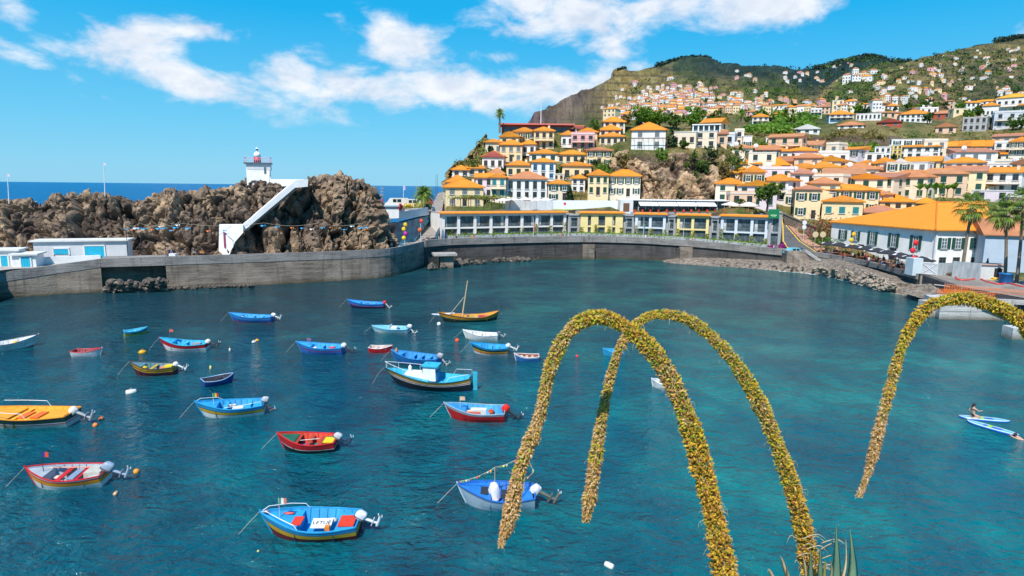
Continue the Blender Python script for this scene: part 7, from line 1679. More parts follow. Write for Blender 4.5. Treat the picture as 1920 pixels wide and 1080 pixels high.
spike([(1545, 1250, 2.85), (1523, 1085, 2.9), (1490, 930, 2.95), (1430, 770, 3.0), (1370, 670, 3.05), (1300, 605, 3.1), (1240, 589, 3.12), (1195, 606, 3.12), (1160, 660, 3.1), (1135, 750, 3.08), (1118, 850, 3.06), (1108, 920, 3.05), (1098, 978, 3.05)],
      [(0, .060), (.12, .056), (.28, .052), (.42, .044), (.52, .036), (.64, .030), (.72, .026), (.82, .032), (.90, .044), (.96, .046), (1, .022)], 'middle arching agave flower spike rising from the leaf rosette', 12500, 800)
spike([(2120, 1150, 2.6), (2050, 900, 2.65), (1985, 720, 2.7), (1925, 612, 2.72), (1860, 572, 2.75), (1795, 560, 2.75), (1735, 580, 2.75), (1695, 640, 2.74), (1668, 730, 2.73), (1645, 820, 2.72), (1628, 885, 2.71), (1610, 932, 2.70)],
      [(0, .060), (.2, .056), (.42, .050), (.52, .044), (.64, .034), (.76, .026), (.86, .026), (.93, .027), (.965, .014), (1, .016)], 'arching agave flower spike entering from the picture edge, its tip broken thin', 11500, 600, .86)
# rosette at the foot of the middle spike
t = thing('agave_rosette', 'agave rosette of grey green sword leaves and curled dry ones', 'agave', (0, 0, 0))
LEAFA = paint((.16, .29, .18), .5, .25, 7); LEAFY = paint((.42, .36, .10), .6, .3, 7); DRYA = paint((.62, .47, .26), .8, .35, 9)
def sword(a, tip, bend, w, mat, name):
    a, tip = Vector(a), Vector(tip); pts_ = spline([a, a.lerp(tip, .5) + Vector(bend), tip], 9); mb = MB().use(mat); n = len(pts_); V = []
    view = Vector((0, 1, -.5)).normalized()
    for i, p in enumerate(pts_):
        s = i / (n - 1); d = (pts_[min(i + 1, n - 1)] - pts_[max(i - 1, 0)]).normalized(); sd = d.cross(view).normalized(); up = sd.cross(d)
        ww = w * (1 - s) ** .75 * (.75 + .5 * math.sin(math.pi * min(1, s * 1.2)))
        V += [p - sd * ww + up * ww * .35, p - up * ww * .12, p + sd * ww + up * ww * .35, p - up * ww * .30]
    F = []
    for i in range(n - 1):
        o = i * 4
        for k in range(4): F.append((o + k, o + (k + 1) % 4, o + 4 + (k + 1) % 4, o + 4 + k))
    mb.smooth = True; mb.add(V, F); return mb.build(name, t)
b0 = P(1540, 1180, 2.85)
for (px, py, Y, bx, w, m_) in ((1568, 982, 2.75, .02, .030, LEAFA), (1594, 990, 2.8, .05, .032, LEAFA), (1538, 1022, 2.72, 0, .026, LEAFA), (1520, 1035, 2.7, -.01, .03, LEAFA), (1547, 1050, 2.65, 0, .03, LEAFY), (1610, 1075, 2.6, .06, .03, LEAFA), (1470, 1085, 2.6, -.05, .03, LEAFA), (1640, 1120, 2.7, .08, .03, LEAFA), (1430, 1130, 2.8, -.07, .03, LEAFA)):
    sword(P(px + (1545 - px) * .55, 1190, 2.85), P(px, py, Y), (bx, 0, 0), w * 1.3, m_, 'leaf')
for (px, py, Y, bx, bz) in ((1462, 1042, 2.7, -.03, .10), (1440, 1072, 2.65, -.05, .10), (1502, 1030, 2.7, 0, .06), (1586, 1010, 2.8, .03, .03), (1556, 1048, 2.65, .02, .06), (1478, 1062, 2.6, -.04, .08)):
    sword(P(px + (1530 - px) * .5, 1150, 2.8), P(px, py, Y), (bx, 0, bz), .012, DRYA, 'dry_leaf')
for k in range(16):
    px, py = random.uniform(1490, 1552), random.uniform(1010, 1085); s_ = random.choice((-1, 1)); a = P(px, py, 2.84); l = random.uniform(.05, .11)
    sword(a, a + Vector((s_ * l, -.04, random.uniform(-.01, .05))), (s_ * .01, 0, .03), .0028, HAIR, 'dry_leaf')
# the headland we look from: a rock terrace below the frame that carries the plants
q = MB().use(rockmat('lookout_rock', (.10, .08, .06), (.24, .18, .12), (.40, .31, .2), .6, .2)); 
q.prism([(-6, -9), (7, -9), (5.2, 2.0), (3.2, 3.05), (1.2, 3.0), (-.6, 2.0), (-3, .4)], -2, 12.9); tag(q.build('lookout_rock'), kind='structure')
for a in ((1392, 1260, 2.45), (1545, 1250, 2.85), (2120, 1150, 2.6)):
    p = P(*a); mb = MB().use(STALK).tube([(p.x, p.y, p.z + .02), (p.x + .02, p.y - .02, 12.85)], [.036, .05], 8); mb.build('stem', next(o for o in bpy.data.objects if o.name.startswith('agave_flower_spike') and o.type == 'EMPTY' and 'used' not in o)); 
    e = next(o for o in bpy.data.objects if o.name.startswith('agave_flower_spike') and o.type == 'EMPTY' and 'used' not in o); e['used'] = 1
# ---------------------------------------------------------------- people
def skin_mesh(J, E_, root, sub=2):
    me = bpy.data.meshes.new('body'); k = list(J); me.from_pydata([J[n][0] for n in k], [(k.index(a), k.index(b_)) for a, b_ in E_], []); o = bpy.data.objects.new('body', me); COL.objects.link(o)
    o.modifiers.new('s', 'SKIN'); sv = me.skin_vertices[0].data
    for i, n in enumerate(k): r = J[n][1]; sv[i].radius = r if isinstance(r, tuple) else (r, r); sv[i].use_root = (n == root)
    m_ = o.modifiers.new('d', 'SUBSURF'); m_.levels = m_.render_levels = sub
    dg = bpy.context.evaluated_depsgraph_get(); out = bpy.data.meshes.new_from_object(o.evaluated_get(dg)); bpy.data.objects.remove(o); bpy.data.meshes.remove(me); return out
def figure(pose):
    J = {}; E_ = []
    def j(n, p, r, prev=None):
        J[n] = (p, r)
        if prev: E_.append((prev, n))
    if pose == 'stand': pz, kn, ft = .92, ((.10, -.02, .48), (-.10, .03, .48)), ((.11, .02, .07), (-.11, .05, .07))
    elif pose == 'walk': pz, kn, ft = .90, ((.10, -.16, .50), (-.10, .06, .46)), ((.11, -.24, .08), (-.11, .34, .12))
    else: pz, kn, ft = .50, ((.14, -.42, .50), (-.14, -.40, .50)), ((.15, -.42, .07), (-.15, -.36, .07))
    j('pelvis', (0, 0, pz), (.15, .11)); j('waist', (0, .01, pz + .18), (.125, .10), 'pelvis'); j('chest', (0, 0, pz + .38), (.16, .115), 'waist'); j('neck', (0, 0, pz + .55), .05, 'chest'); j('chin', (0, -.02, pz + .63), .07, 'neck'); j('head', (0, -.02, pz + .73), .095, 'chin'); j('top', (0, 0, pz + .82), .06, 'head')
    for s, n in ((1, 'l'), (-1, 'r')):
        hnd = (s * .25, -.10, pz - .05) if pose != 'sit' else (s * .20, -.34, pz + .22)
        j('sh' + n, (s * .19, 0, pz + .47), .06, 'chest'); j('el' + n, (s * .25, .02, pz + .20), .044, 'sh' + n); j('ha' + n, hnd, .035, 'el' + n)
        i = 0 if s > 0 else 1; j('hip' + n, (s * .095, -.01, pz - .06), .095, 'pelvis'); j('kn' + n, kn[i], .065, 'hip' + n); j('an' + n, ft[i], .045, 'kn' + n); j('to' + n, (ft[i][0], ft[i][1] - .17, ft[i][2] - .03), .04, 'an' + n)
    me = skin_mesh(J, E_, 'pelvis', 1); me['pz'] = pz; return me
FIG = {p: figure(p) for p in ('stand', 'walk', 'sit')}
SKIN = paint((.55, .33, .22), .6); HAIRD = paint((.05, .03, .02), .7)
CLOTH = {'white': (.78, .77, .75), 'red': (.60, .03, .03), 'blue': (.05, .12, .42), 'black': (.02, .02, .025), 'pink': (.75, .28, .32), 'orange': (.75, .25, .03), 'green': (.06, .25, .10), 'grey': (.3, .3, .32), 'yellow': (.72, .55, .08)}
PM = {}
def person_mesh(pose, top, leg):
    key = (pose, top, leg)
    if key not in PM:
        me = FIG[pose].copy(); pz = FIG[pose]['pz']; me.materials.clear()
        for c in (SKIN, paint(CLOTH[top], .85), paint(CLOTH[leg], .85)): me.materials.append(c)
        for f in me.polygons:
            z, x = f.center.z - pz, abs(f.center.x); f.material_index = 0 if z > .51 or (x > .205 and z < .30) or (f.center.z < .32 and pose != 'sit') or f.center.z < .12 else (1 if z > .05 else 2); f.use_smooth = True
        PM[key] = me
    return PM[key]
def person(p, rz, pose, top, leg, label, group=None):
    t = thing('person', label, 'person', p, rz, group); link('body', person_mesh(pose, top, leg), t)
    z = FIG[pose]['pz'] + .76; mb = MB(); mb.smooth = True; mb.use(HAIRD).ball((0, .015, z), .118, 8, 6, (1, 1.05, .95)); 
    for i, v in enumerate(mb.v):
        if v[1] < -.03 and v[2] < z + .03: mb.v[i] = (v[0], -.03 + (v[1] + .03) * .1, v[2])
    mb.build('hair', t); return t
def gnd(px, py, z): p = W(px, py, z); return p
for k, (px, py, pose, top, leg, lab) in enumerate(((636, 470.5, 'sit', 'red', 'red', 'person in red sitting on the quay parapet below the brown rocks'), (704, 465, 'stand', 'red', 'black', 'person in red leaning at the parapet near the blue mural'), (731, 466, 'stand', 'white', 'grey', 'person in white at the parapet near the blue mural'), (740, 465, 'stand', 'pink', 'pink', 'person in pink beside the one in white near the blue mural'),
      (312, 481, 'walk', 'blue', 'grey', 'person in blue walking on the quay beside the white box'), (802, 455, 'sit', 'black', 'red', 'person sitting at the foot of the cobbled ramp'), (355, 480, 'walk', 'grey', 'black', 'person in grey walking below the bunting near the white stair'), (370, 480, 'walk', 'orange', 'black', 'person in orange walking close to the white stair'))):
    p = gnd(px, py, 4.6); p = Vector((p.x, p.y + 1.6, 3.98)); person(p, random.uniform(-.6, .6), pose if pose != 'sit' else 'stand', top, leg, lab)
for k, px in enumerate((848, 856, 886, 892, 1044, 1053, 1120, 1210, 1300, 1395, 1452)):
    p = P(px, 446, wallYat(px) + 1.6); p.z = topz(p.x) - 1.05; person(p, random.uniform(-2, 2), 'walk', ('white', 'black', 'orange', 'grey', 'orange', 'red', 'blue', 'white', 'pink', 'green', 'white')[k], 'black', 'one of the people strolling on the promenade in front of the hotel', 'people strolling in front of the hotel')
# woman kneeling on a paddleboard
def paddleboard(a, b_, lab, z=.07):
    A, B_ = W(*a), W(*b_); ax = A - B_; t = thing('paddleboard', lab, 'paddleboard', ((A.x + B_.x) / 2, (A.y + B_.y) / 2, 0), math.atan2(ax.y, ax.x)); L = ax.length; n = 22
    V = []; 
    for i in range(n + 1):
        s = i / n; x = (s - .5) * L; w = .40 * max(.02, (1 - abs(2 * s - 1) ** 3.2)) ** .6; rk = .16 * max(0, s - .75) ** 2 * 16 * .25
        V += [(x, -w, .02 + rk), (x, -w * 1.04, .08 + rk), (x, -w * .93, .13 + rk), (x, -w * .55, .14 + rk), (x, w * .55, .14 + rk), (x, w * .93, .13 + rk), (x, w * 1.04, .08 + rk), (x, w, .02 + rk)]
    mb = MB(); mb.smooth = True; cols = [paint((.01, .10, .45), .3), paint((.02, .16, .55), .3), paint((.70, .80, .84), .3), None, paint((.70, .80, .84), .3), paint((.02, .16, .55), .3), paint((.01, .10, .45), .3), paint((.01, .10, .45), .3)]
    for k in range(8):
        for i in range(n):
            c = cols[k] or (paint((.02, .13, .48), .5) if .30 < i / n < .68 else paint((.10, .42, .66), .4)); mb.use(c); o = i * 8
            mb.add([V[o + k], V[o + (k + 1) % 8], V[o + 8 + (k + 1) % 8], V[o + 8 + k]], [(0, 3, 2, 1)])
    mb.build('board', t); MB().use(paint((.30, .55, .05), .6)).box((L * .05, 0, .15), (.25, .5, .02)).build('handle_strap', t); return t, L
t1, L1 = paddleboard((1797, 783), (1893, 792), 'blue and pale striped paddleboard with a woman kneeling on it')
t2, L2 = paddleboard((1813, 791), (1911, 819), 'blue and pale striped paddleboard with a swimmer holding its tail')
J = {}; E_ = []
def j(n, p, r, prev=None):
    J[n] = (p, r)
    if prev: E_.append((prev, n))
# facing +x: kneeling, sitting on the heels
j('pelvis', (0, 0, .22), (.15, .14)); j('waist', (.03, 0, .42), (.115, .095), 'pelvis'); j('chest', (.05, 0, .60), (.14, .11), 'waist'); j('neck', (.05, 0, .77), .045, 'chest'); j('chin', (.08, 0, .84), .06, 'neck'); j('head', (.07, 0, .93), .09, 'chin'); j('crown', (.05, 0, 1.02), .055, 'head')
for s, n in ((1, 'l'), (-1, 'r')):
    j('hip' + n, (.08, s * .11, .19), .095, 'pelvis'); j('thigh' + n, (.26, s * .14, .15), .085, 'hip' + n); j('knee' + n, (.46, s * .16, .10), .065, 'thigh' + n); j('shin' + n, (.20, s * .16, .05), .05, 'knee' + n); j('foot' + n, (-.14, s * .13, .045), .035, 'shin' + n)
    j('sh' + n, (.04, s * .18, .70), .055, 'chest')
j('ell', (-.06, .30, .47), .042, 'shl'); j('hal', (.14, .22, .26), .032, 'ell'); j('elr', (.24, -.26, .55), .042, 'shr'); j('har', (.48, -.22, .58), .03, 'elr')
for nm, base, hh in (('l', (.14, .22, .26), (.07, -.01, -.05)), ('r', (.48, -.22, .58), (.09, .0, .0))):
    for q in range(5): d = Vector(hh) + Vector((0, (q - 2) * .016, -.004 * abs(q - 2) if q else .02)); j('f%s%d' % (nm, q), tuple(Vector(base) + d * (1 if q else .6)), .0095, 'ha' + nm)
me = skin_mesh(J, E_, 'pelvis', 2); BIK = paint((.03, .02, .03), .7); me.materials.clear(); me.materials.append(SKIN); me.materials.append(BIK)
for f in me.polygons:
    c = f.center; f.use_smooth = True; f.material_index = 1 if (.56 < c.z < .65 and abs(c.y) < .145 and -.1 < c.x < .2) or (.14 < c.z < .28 and c.x < .08 and abs(c.y) < .17) else 0
pw = W(1822, 786); t = thing('person', 'woman in a dark bikini kneeling on a paddleboard with one arm stretched forward', 'person', (pw.x, pw.y, .13), t1.rotation_euler.z + math.pi + .3); link('body', me, t)
mb = MB(); mb.smooth = True; mb.use(paint((.04, .022, .015), .7)).ball((.045, 0, .955), .115, 12, 8, (1.02, .98, 1)).ball((-.05, 0, .88), .07, 8, 6, (.8, 1, 1.5)); 
for i, v in enumerate(mb.v):
    if v[0] > .10 and v[2] < .99: mb.v[i] = (.10, v[1], v[2])
mb.build('hair', t)
mb = MB(); mb.use(SKIN).ball((.165, 0, .925), .014, 6, 5); mb.use(paint((.02, .015, .01), .4)).ball((.152, .03, .945), .009, 6, 4).ball((.152, -.03, .945), .009, 6, 4); mb.use(paint((.45, .12, .10), .5)).ball((.150, 0, .885), .012, 6, 4, (.5, 1.6, .5)); mb.build('face', t)
J = {}; E_ = []
j('chest', (0, 0, -.06), (.17, .12)); j('belly', (-.35, 0, -.16), (.14, .11), 'chest'); j('hips', (-.62, 0, -.22), (.15, .11), 'belly'); j('neck', (.2, 0, .06), .055, 'chest'); j('head', (.30, 0, .15), .095, 'neck'); j('crown', (.32, 0, .24), .06, 'head')
for s, n in ((1, 'l'), (-1, 'r')): j('sh' + n, (.08, s * .19, 0), .06, 'chest'); j('el' + n, (.34, s * .24, .05), .045, 'sh' + n); j('ha' + n, (.55, s * .16, .13), .036, 'el' + n); j('th' + n, (-.95, s * .12, -.3), .08, 'hips'); j('sn' + n, (-1.35, s * .14, -.4), .05, 'th' + n)
me = skin_mesh(J, E_, 'chest', 2); me.materials.clear(); me.materials.append(SKIN)
for f in me.polygons: f.use_smooth = True
ps = W(1913, 823); t = thing('person', 'swimmer in the water leaning on the tail of a paddleboard', 'person', (ps.x, ps.y, .02), t2.rotation_euler.z); link('body', me, t); mb = MB(); mb.smooth = True; mb.use(HAIRD).ball((.29, 0, .19), .115, 10, 7); mb.build('hair', t)
# ---------------------------------------------------------------- west end: ramp, mural wall, sign
def slab(mb, quad, off):
    q = [Vector(p) for p in quad]; o = Vector(off); n = len(q); mb.add(q + [p + o for p in q], [tuple(range(n)), tuple(reversed(range(n, 2 * n)))] + [(i, n + i, n + (i + 1) % n, (i + 1) % n) for i in range(n)]); return mb
m, nt, b = newmat('cobbles'); v = _coord(nt); vo = nt.nodes.new('ShaderNodeTexVoronoi'); vo.inputs['Scale'].default_value = 2.2; nt.links.new(v, vo.inputs['Vector']); wv = nt.nodes.new('ShaderNodeTexWave'); wv.bands_direction = 'Y'; wv.inputs['Scale'].default_value = .35; wv.inputs['Distortion'].default_value = 1; nt.links.new(v, wv.inputs[0])
c = _mix(nt, _ramp(nt, wv.outputs[0], [(.80, (0, 0, 0)), (.92, (.7,) * 3)]), _ramp(nt, vo.outputs['Distance'], [(.1, (.30, .27, .24)), (.6, (.17, .15, .135))]), (.42, .40, .37)); nt.links.new(c, b.inputs['Base Color']); b.inputs['Roughness'].default_value = .9; COB = m
rq = [P(774, 455, 137), P(817, 454, 137), P(835, 361, 172), P(822, 361, 172)]
tag(slab(MB().use(COB), rq, (0, 0, -3)).build('cobbled_ramp'), kind='structure')
tag(slab(MB().use(stucco((.45, .58, .62))), [P(816, 452, 138), P(822, 440, 140), P(822, 428, 140), P(816, 440, 138)], (.5, 4, 1)).build('ramp_wall'), 'short pale turquoise wall at the foot of the cobbled ramp', 'wall')
m, nt, b = newmat('mural'); v = _coord(nt); n1 = _noise(nt, v, .55, 6, .7, 1.5); nt.links.new(_ramp(nt, n1, [(.34, (.015, .03, .05)), (.48, (.02, .12, .19)), (.56, (.05, .30, .36)), (.64, (.03, .10, .20)), (.76, (.35, .42, .40))]), b.inputs['Base Color']); MUR = m
t = thing('mural_wall', 'tall retaining wall painted with a dark blue sea mural beside the cobbled ramp', 'mural wall')
slab(MB().use(MUR), [P(742, 460, 130), P(777, 454, 137), P(813, 402, 150), P(742, 420, 131.5)], (-1.2, 4, 0)).build('wall_face', t)
slab(MB().use(DARKSTONE), [P(716, 462, 126), P(742.3, 460, 129.5), P(742.3, 419, 131), P(716, 423, 127)], (-1.2, 5, 0)).build('end_wall', t); slab(MB().use(paint((.012, .012, .014), .8)), [P(733, 461, 128.4), P(741, 460, 129.4), P(741, 424, 130.6), P(733, 425, 129.4)], (0, .08, 0)).build('doorway', t)  # doorway: flat dark panel painting the shade inside the opening
t = thing('terrace_building', 'flat white terrace building behind the headland with a pale parapet over the mural', 'building')
slab(MB().use(WHITE), [P(706, 411, 131), P(748, 409, 131), P(748, 387.5, 131), P(706, 387.5, 131)], (0, 7, 0)).build('wall', t); slab(MB().use(paint((.35, .45, .55), .5)), [P(704, 387.3, 130.6), P(749, 387.3, 130.6), P(749, 385.5, 130.6), P(704, 385.5, 130.6)], (0, 8, 0)).build('roof', t)
slab(MB().use(stucco((.58, .66, .72))), [P(748.3, 411.5, 131.3), P(813, 401.8, 149.7), P(815, 387, 149.7), P(748.3, 397.5, 131.3)], (-.2, .5, 0)).build('parapet', t); slab(MB().use(PAVE), [P(748, 398.5, 131.8), P(814, 389, 150), P(814, 387, 168), P(748, 389, 168)], (0, 0, -.3)).build('terrace_deck', t)
a, c = P(752, 393, 131.6), P(791, 388.5, 143); d = c - a
t = thing('letter_sign', 'yellow standing letters with a red ring on the parapet above the mural', 'sign', (a + c) / 2, math.atan2(d.y, d.x)); YL_ = paint((.78, .50, .02), .5)
lettering('C\u00c2MARA DE LOBOS', 1.55, YL_, t, (1.0, 0, .45), name='letters', ext=.08).scale.x = .78
mb = MB().use(paint((.65, .02, .03), .4)); mb.tube([(-6.2 + .55 * math.cos(q * .45), 0, .45 + .55 * math.sin(q * .45)) for q in range(15)], .22, 6); mb.build('ring', t)
p = P(801, 396, 146); t = thing('kiosk', 'small kiosk with dark red awning at the top of the terrace', 'kiosk', p, .3); MB().use(paint((.35, .33, .32), .7)).box((0, 1, 1.0), (2.3, 2, 2.0)).build('body', t); slab(MB().use(paint((.30, .02, .02), .6)), [(-1.4, -.6, 1.7), (1.4, -.6, 1.7), (1.3, 1, 2.7), (-1.3, 1, 2.7)], (0, 0, .1)).build('awning', t); MB().use(paint((.02, .02, .02), .6)).box((0, -.02, 1.0), (1.8, .06, 1.2)).build('dark_opening', t); MB().use(paint((.6, .25, .25), .5)).box((0, 1.2, 2.9), (1.4, 1, .8)).build('roof_sign', t)  # flat dark panel on the front paints the shade inside the kiosk opening
def car(p, rz, c, lab, kind='car', s=1.0):
    t = thing(kind, lab, kind, p, rz); mb = MB().use(paint(c, .25, .06)); L, H1, H2 = (4.1, .78, 1.42) if kind == 'car' else (4.9, 1.0, 2.1)
    prof = [(-L / 2, .3), (-L / 2, H1 * .92), (-L * .44, H1), (-L * .30, H1 + .06), (-L * .17, H2), (L * .22, H2), (L * .40, H1 + .06), (L / 2, H1 * .9), (L / 2, .3)] if kind == 'car' else [(-L / 2, .3), (-L / 2, H1), (-L * .40, H1 + .25), (-L * .28, H2), (L * .48, H2), (L / 2, H1), (L / 2, .3)]
    n = len(prof); V = [(x, -.82, z) for x, z in prof] + [(x, .82, z) for x, z in prof]; mb.add(V, [tuple(range(n)), tuple(reversed(range(n, 2 * n)))] + [(i, n + i, n + (i + 1) % n, (i + 1) % n) for i in range(n)]); mb.build('body', t)
    for x0, x1 in ((-L * .17, 0), (.05, L * .2)):
        mb = MB().use(glassmat()); 
        for s_ in (-1, 1): mb.box(((x0 + x1) / 2, s_ * .825, (H1 + H2) / 2), (x1 - x0 - .1, .02, (H2 - H1) * .6))
        mb.build('window', t)
    MB().use(glassmat()).box((-L * .24, 0, (H1 + H2) / 2 + .03), (.04, 1.35, (H2 - H1) * .8), 0, 0, R(-38) if kind == 'car' else R(-28)).build('windscreen', t)
    for x in (-L * .32, L * .30):
        for s_ in (-1, 1): w_ = MB().use(paint((.02, .02, .02), .8)).lathe([(.18, -.1), (.31, -.1), (.31, .1), (.18, .1)], 14, (x, s_ * .76, .31), 'Y').build('wheel', t); MB().use(paint((.5, .5, .5), .3)).lathe([(.17, -.11), (.17, .11)], 10, (x, s_ * .76, .31), 'Y').build('rim', w_)
    for s_ in (-1, 1): MB().use(paint((.8, .8, .75), .2)).box((-L / 2 - .005, s_ * .55, H1 * .75), (.03, .3, .15)).build('headlight', t)
    return t
car(P(744, 391, 136) + Vector((0, 0, .1)), .2, (.72, .66, .58), 'cream van parked on the terrace behind the yellow letters', 'van')
car(P(772, 390.5, 148), .3, (.75, .75, .76), 'white van parked nearer the palm on the terrace', 'van')
def post(px, pb, pt, Y, r, c, lab, name='pole', group=None):
    p = P(px, pb, Y); h = (pb - pt) * Y / FPX; t = thing(name, lab, name.replace('_', ' '), p, 0, group); MB().use(paint(c, .5)).tube([(0, 0, -.3), (0, 0, h)], [r, r * .7], 6).build('shaft', t); return t, h
t, h = post(757, 391, 348, 138, .07, (.75, .75, .78), 'white flagpole on the terrace above the mural', 'flagpole'); MB().use(paint((.5, .45, .7), .6)).box((.22, 0, h - .6), (.4, .03, .9)).build('flag', t)
t, h = post(717, 386, 351, 140, .16, (.25, .28, .32), 'thin harbour light mast with red and turquoise foot seen against the sea', 'light_mast'); MB().use(paint((.6, .05, .05), .5)).lathe([(.22, .8), (.22, 1.5)], 8).build('red_band', t); MB().use(paint((.1, .5, .5), .5)).box((0, 0, .3), (.9, .9, .8)).build('foot', t); [MB().use(paint((.6, .6, .6), .5)).box((0, 0, h - .3 - k * .7), (.8, .06, .06)).build('crossbar', t) for k in range(3)]
for px, lab in ((817.5, 'left one of two thin dark poles at the top of the cobbled ramp'), (820.5, 'right one of two thin dark poles at the top of the cobbled ramp')): post(px, 362, 328, 171, .05, (.06, .06, .07), lab)
for px, pt in ((781, 338), (790, 331)): post(px, 388, pt, 150, .045, (.45, .47, .5), 'thin mast behind the feathery palm on the terrace', 'pole', 'thin masts behind the feathery palm')
# bunting of fishes along the rocks
FB, FO, FWh = (.02, .33, .60), (.75, .20, .03), (.75, .75, .76)
WALLX = [p.x / p.y for p in ALLQ]; WALLY = [p.y for p in ALLQ]
def qy(px, off): return float(np.interp(ray(px, 470)[0], WALLX, WALLY)) + off
PS = []
for px in (240, 266, 311, 337, 498, 600, 678, 694, 722):
    Y = qy(px, 3.0); pt = 418; t, h = post(px, 476, pt, Y, .06, (.04, .04, .05), 'one of the thin dark posts holding the fish bunting along the quay', 'bunting_post', 'posts of the fish bunting'); q = P(px, 476, Y); t.location.z = 3.9; PS.append(Vector((q.x, q.y, P(px, pt, Y).z)))
def fish(mb, p, s):
    mb.add([p + Vector((-s, 0, 0)), p + Vector((-.2 * s, -.1, -.45 * s)), p + Vector((.5 * s, 0, 0)), p + Vector((-.2 * s, -.1, .45 * s)), p + Vector((-.2 * s, .1, 0)), p + Vector((1.0 * s, 0, .35 * s)), p + Vector((1.0 * s, 0, -.35 * s))], [(0, 1, 2, 3), (0, 4, 1), (1, 4, 2), (2, 4, 3), (3, 4, 0), (2, 6, 5)])
for sg, (i0, i1, lab) in enumerate(((0, 3, 'string of blue, white and orange cloth fishes left of the white stair'), (3, 5, 'string of blue and orange cloth fishes passing the white stair'), (5, 8, 'string of blue and orange cloth fishes along the brown rocks'))):
    t = thing('fish_bunting', lab, 'bunting'); path = []
    for a, c in zip(PS[i0:i1 + 1], PS[i0 + 1:i1 + 1]):
        for k in range(9): path.append(a.lerp(c, k / 9) + Vector((0, 0, -.5 * math.sin(math.pi * k / 9))))
    path.append(PS[i1]); MB().use(ROPE).tube(path, .02, 3).build('cord', t)
    for k in range(1, len(path), 2): mb = MB().use(paint((FB, FB, FWh, FO, FB)[k % 5], .6)); fish(mb, path[k] + Vector((random.uniform(-.5, .5), -.05, -random.uniform(.2, .9))), random.uniform(.30, .5)); mb.build('cloth_fish', t)
def ornament(px, pb, pt, Y, cols, lab):
    t, h = post(px, pb, pt, Y, .06, (.7, .7, .72), lab, 'festival_pole')
    for k, c in enumerate(cols): mb = MB(); mb.smooth = True; mb.use(paint(c, .6)).ball((.18 * (-1) ** k, -.05, h * (.92 - .75 * k / len(cols))), .42, 10, 7, (1, .6, 1.1)); mb.build('paper_ornament', t)
ornament(759, 462, 418, 131, [(.80, .48, .02), (.82, .55, .03), (.55, .03, .35), (.80, .58, .02)], 'festival pole with yellow and purple paper ornaments by the mural')
ornament(789, 455, 411, 137, [(.70, .08, .06), (.75, .15, .04)], 'festival pole with red paper ornaments at the foot of the ramp'); ornament(724, 462, 412, 128, [(.78, .62, .05)], 'festival pole with one yellow ornament at the end of the rocks')
ornament(1595, 479, 436, 124, [(.80, .45, .02), (.80, .50, .02), (.75, .42, .02)], 'festival pole with yellow ornaments over the cafe terrace'); ornament(1709, 508, 450, 101, [(.70, .02, .03), (.70, .02, .03), (.6, .02, .03)], 'festival pole with red ornaments at the corner of the eating house')
for px in (858, 1000, 1066, 1206, 1281, 1506):
    t, h = post(px, 448, (407, 408, 410, 408, 410, 402)[(858, 1000, 1066, 1206, 1281, 1506).index(px)], wallYat(px) + 2.0 if px < 1480 else 130, .05, (.72, .72, .74), 'thin white pole standing on the promenade in front of the hotel' if px < 1480 else 'white signpost by the road beside the parked blue car', 'pole', 'white poles on the promenade' if px < 1480 else None)
    if px in (1000, 1206): MB().use(paint((.5, .1, .1) if px == 1000 else (.05, .25, .15), .7)).box((.12, 0, h * .55), (.3, .03, 1.5)).build('flag', t)
    if px == 1506: [MB().use(OFFW).lathe([(.45, 0), (.45, .05)], 14, (0, -.08, z), 'Y').build('round_sign', t) for z in (h * .66, h * .48)]
o = MB().use(WHITE).box((0, 0, .6), (1.0, .7, 1.5)).build('utility_box', None, P(325, 482, qy(325, 1.2))); o.location.z = 3.98; tag(o, 'white utility box on the quay beside the person in blue', 'utility box')
# ---------------------------------------------------------------- road and flower beds east of the hotel
ASPH = concmat('asphalt', (.12, .12, .12), (.085, .085, .088), .6, .3)
rz_ = lambda Y: 3.02 + max(0, Y - 131) * .235
L_ = [P(1482, 466, 130.6), P(1466, 445, 139), P(1465, 425, 150), P(1462, 412, 158)]; R_ = [P(1540, 466, 130.6), P(1503, 446, 139), P(1478, 425, 150), P(1470, 412, 158)]
for q in L_ + R_: q.z = rz_(q.y) + .12
mb = MB().use(ASPH); mb.add(L_ + R_, [(i, 4 + i, 5 + i, 1 + i) for i in range(3)]); tag(mb.build('road'), kind='structure')
YLN = paint((.70, .45, .03), .7)
for nm, A in (('road_marking', L_), ('road_marking', R_)):
    sgn = 1 if A is L_ else -1; V = [q + Vector((sgn * .25, 0, .004)) for q in A] + [q + Vector((sgn * .5, 0, .004)) for q in A]; mb = MB().use(YLN); mb.add(V, [(i, i + 1, 5 + i, 4 + i) for i in range(3)]); tag(mb.build(nm), kind='structure')
mb = MB().use(paint((.45, .24, .16), .85, .25, 3)); V = [q + Vector((.02, 0, .13)) for q in R_] + [q + Vector((2.4, .2, .13)) for q in R_] + [q + Vector((.02, 0, -.3)) for q in R_]; mb.add(V, [(i, 4 + i, 5 + i, i + 1) for i in range(3)] + [(8 + i, i, i + 1, 9 + i) for i in range(3)]); tag(mb.build('pavement'), kind='structure')
t = thing('stone_wall', 'grey stone retaining wall beside the rising road', 'wall'); slab(MB().use(STONE), [P(1471, 424, 151.5), P(1528, 452, 141), P(1530, 428, 142), P(1470, 402, 152)], (1, 3, 0)).build('wall_face', t); slab(MB().use(PARAPET), [P(1470, 402.2, 151.8), P(1530, 428.2, 141.8), P(1530, 425.5, 141.8), P(1470, 400, 151.8)], (1.2, 3, 0)).build('coping', t)
car(P(1489, 472, 130.2) * 1.0 + Vector((0, 0, 0)), math.pi + .1, (.16, .48, .62), 'pale blue car parked at the end of the harbour wall').location.z = 2.95
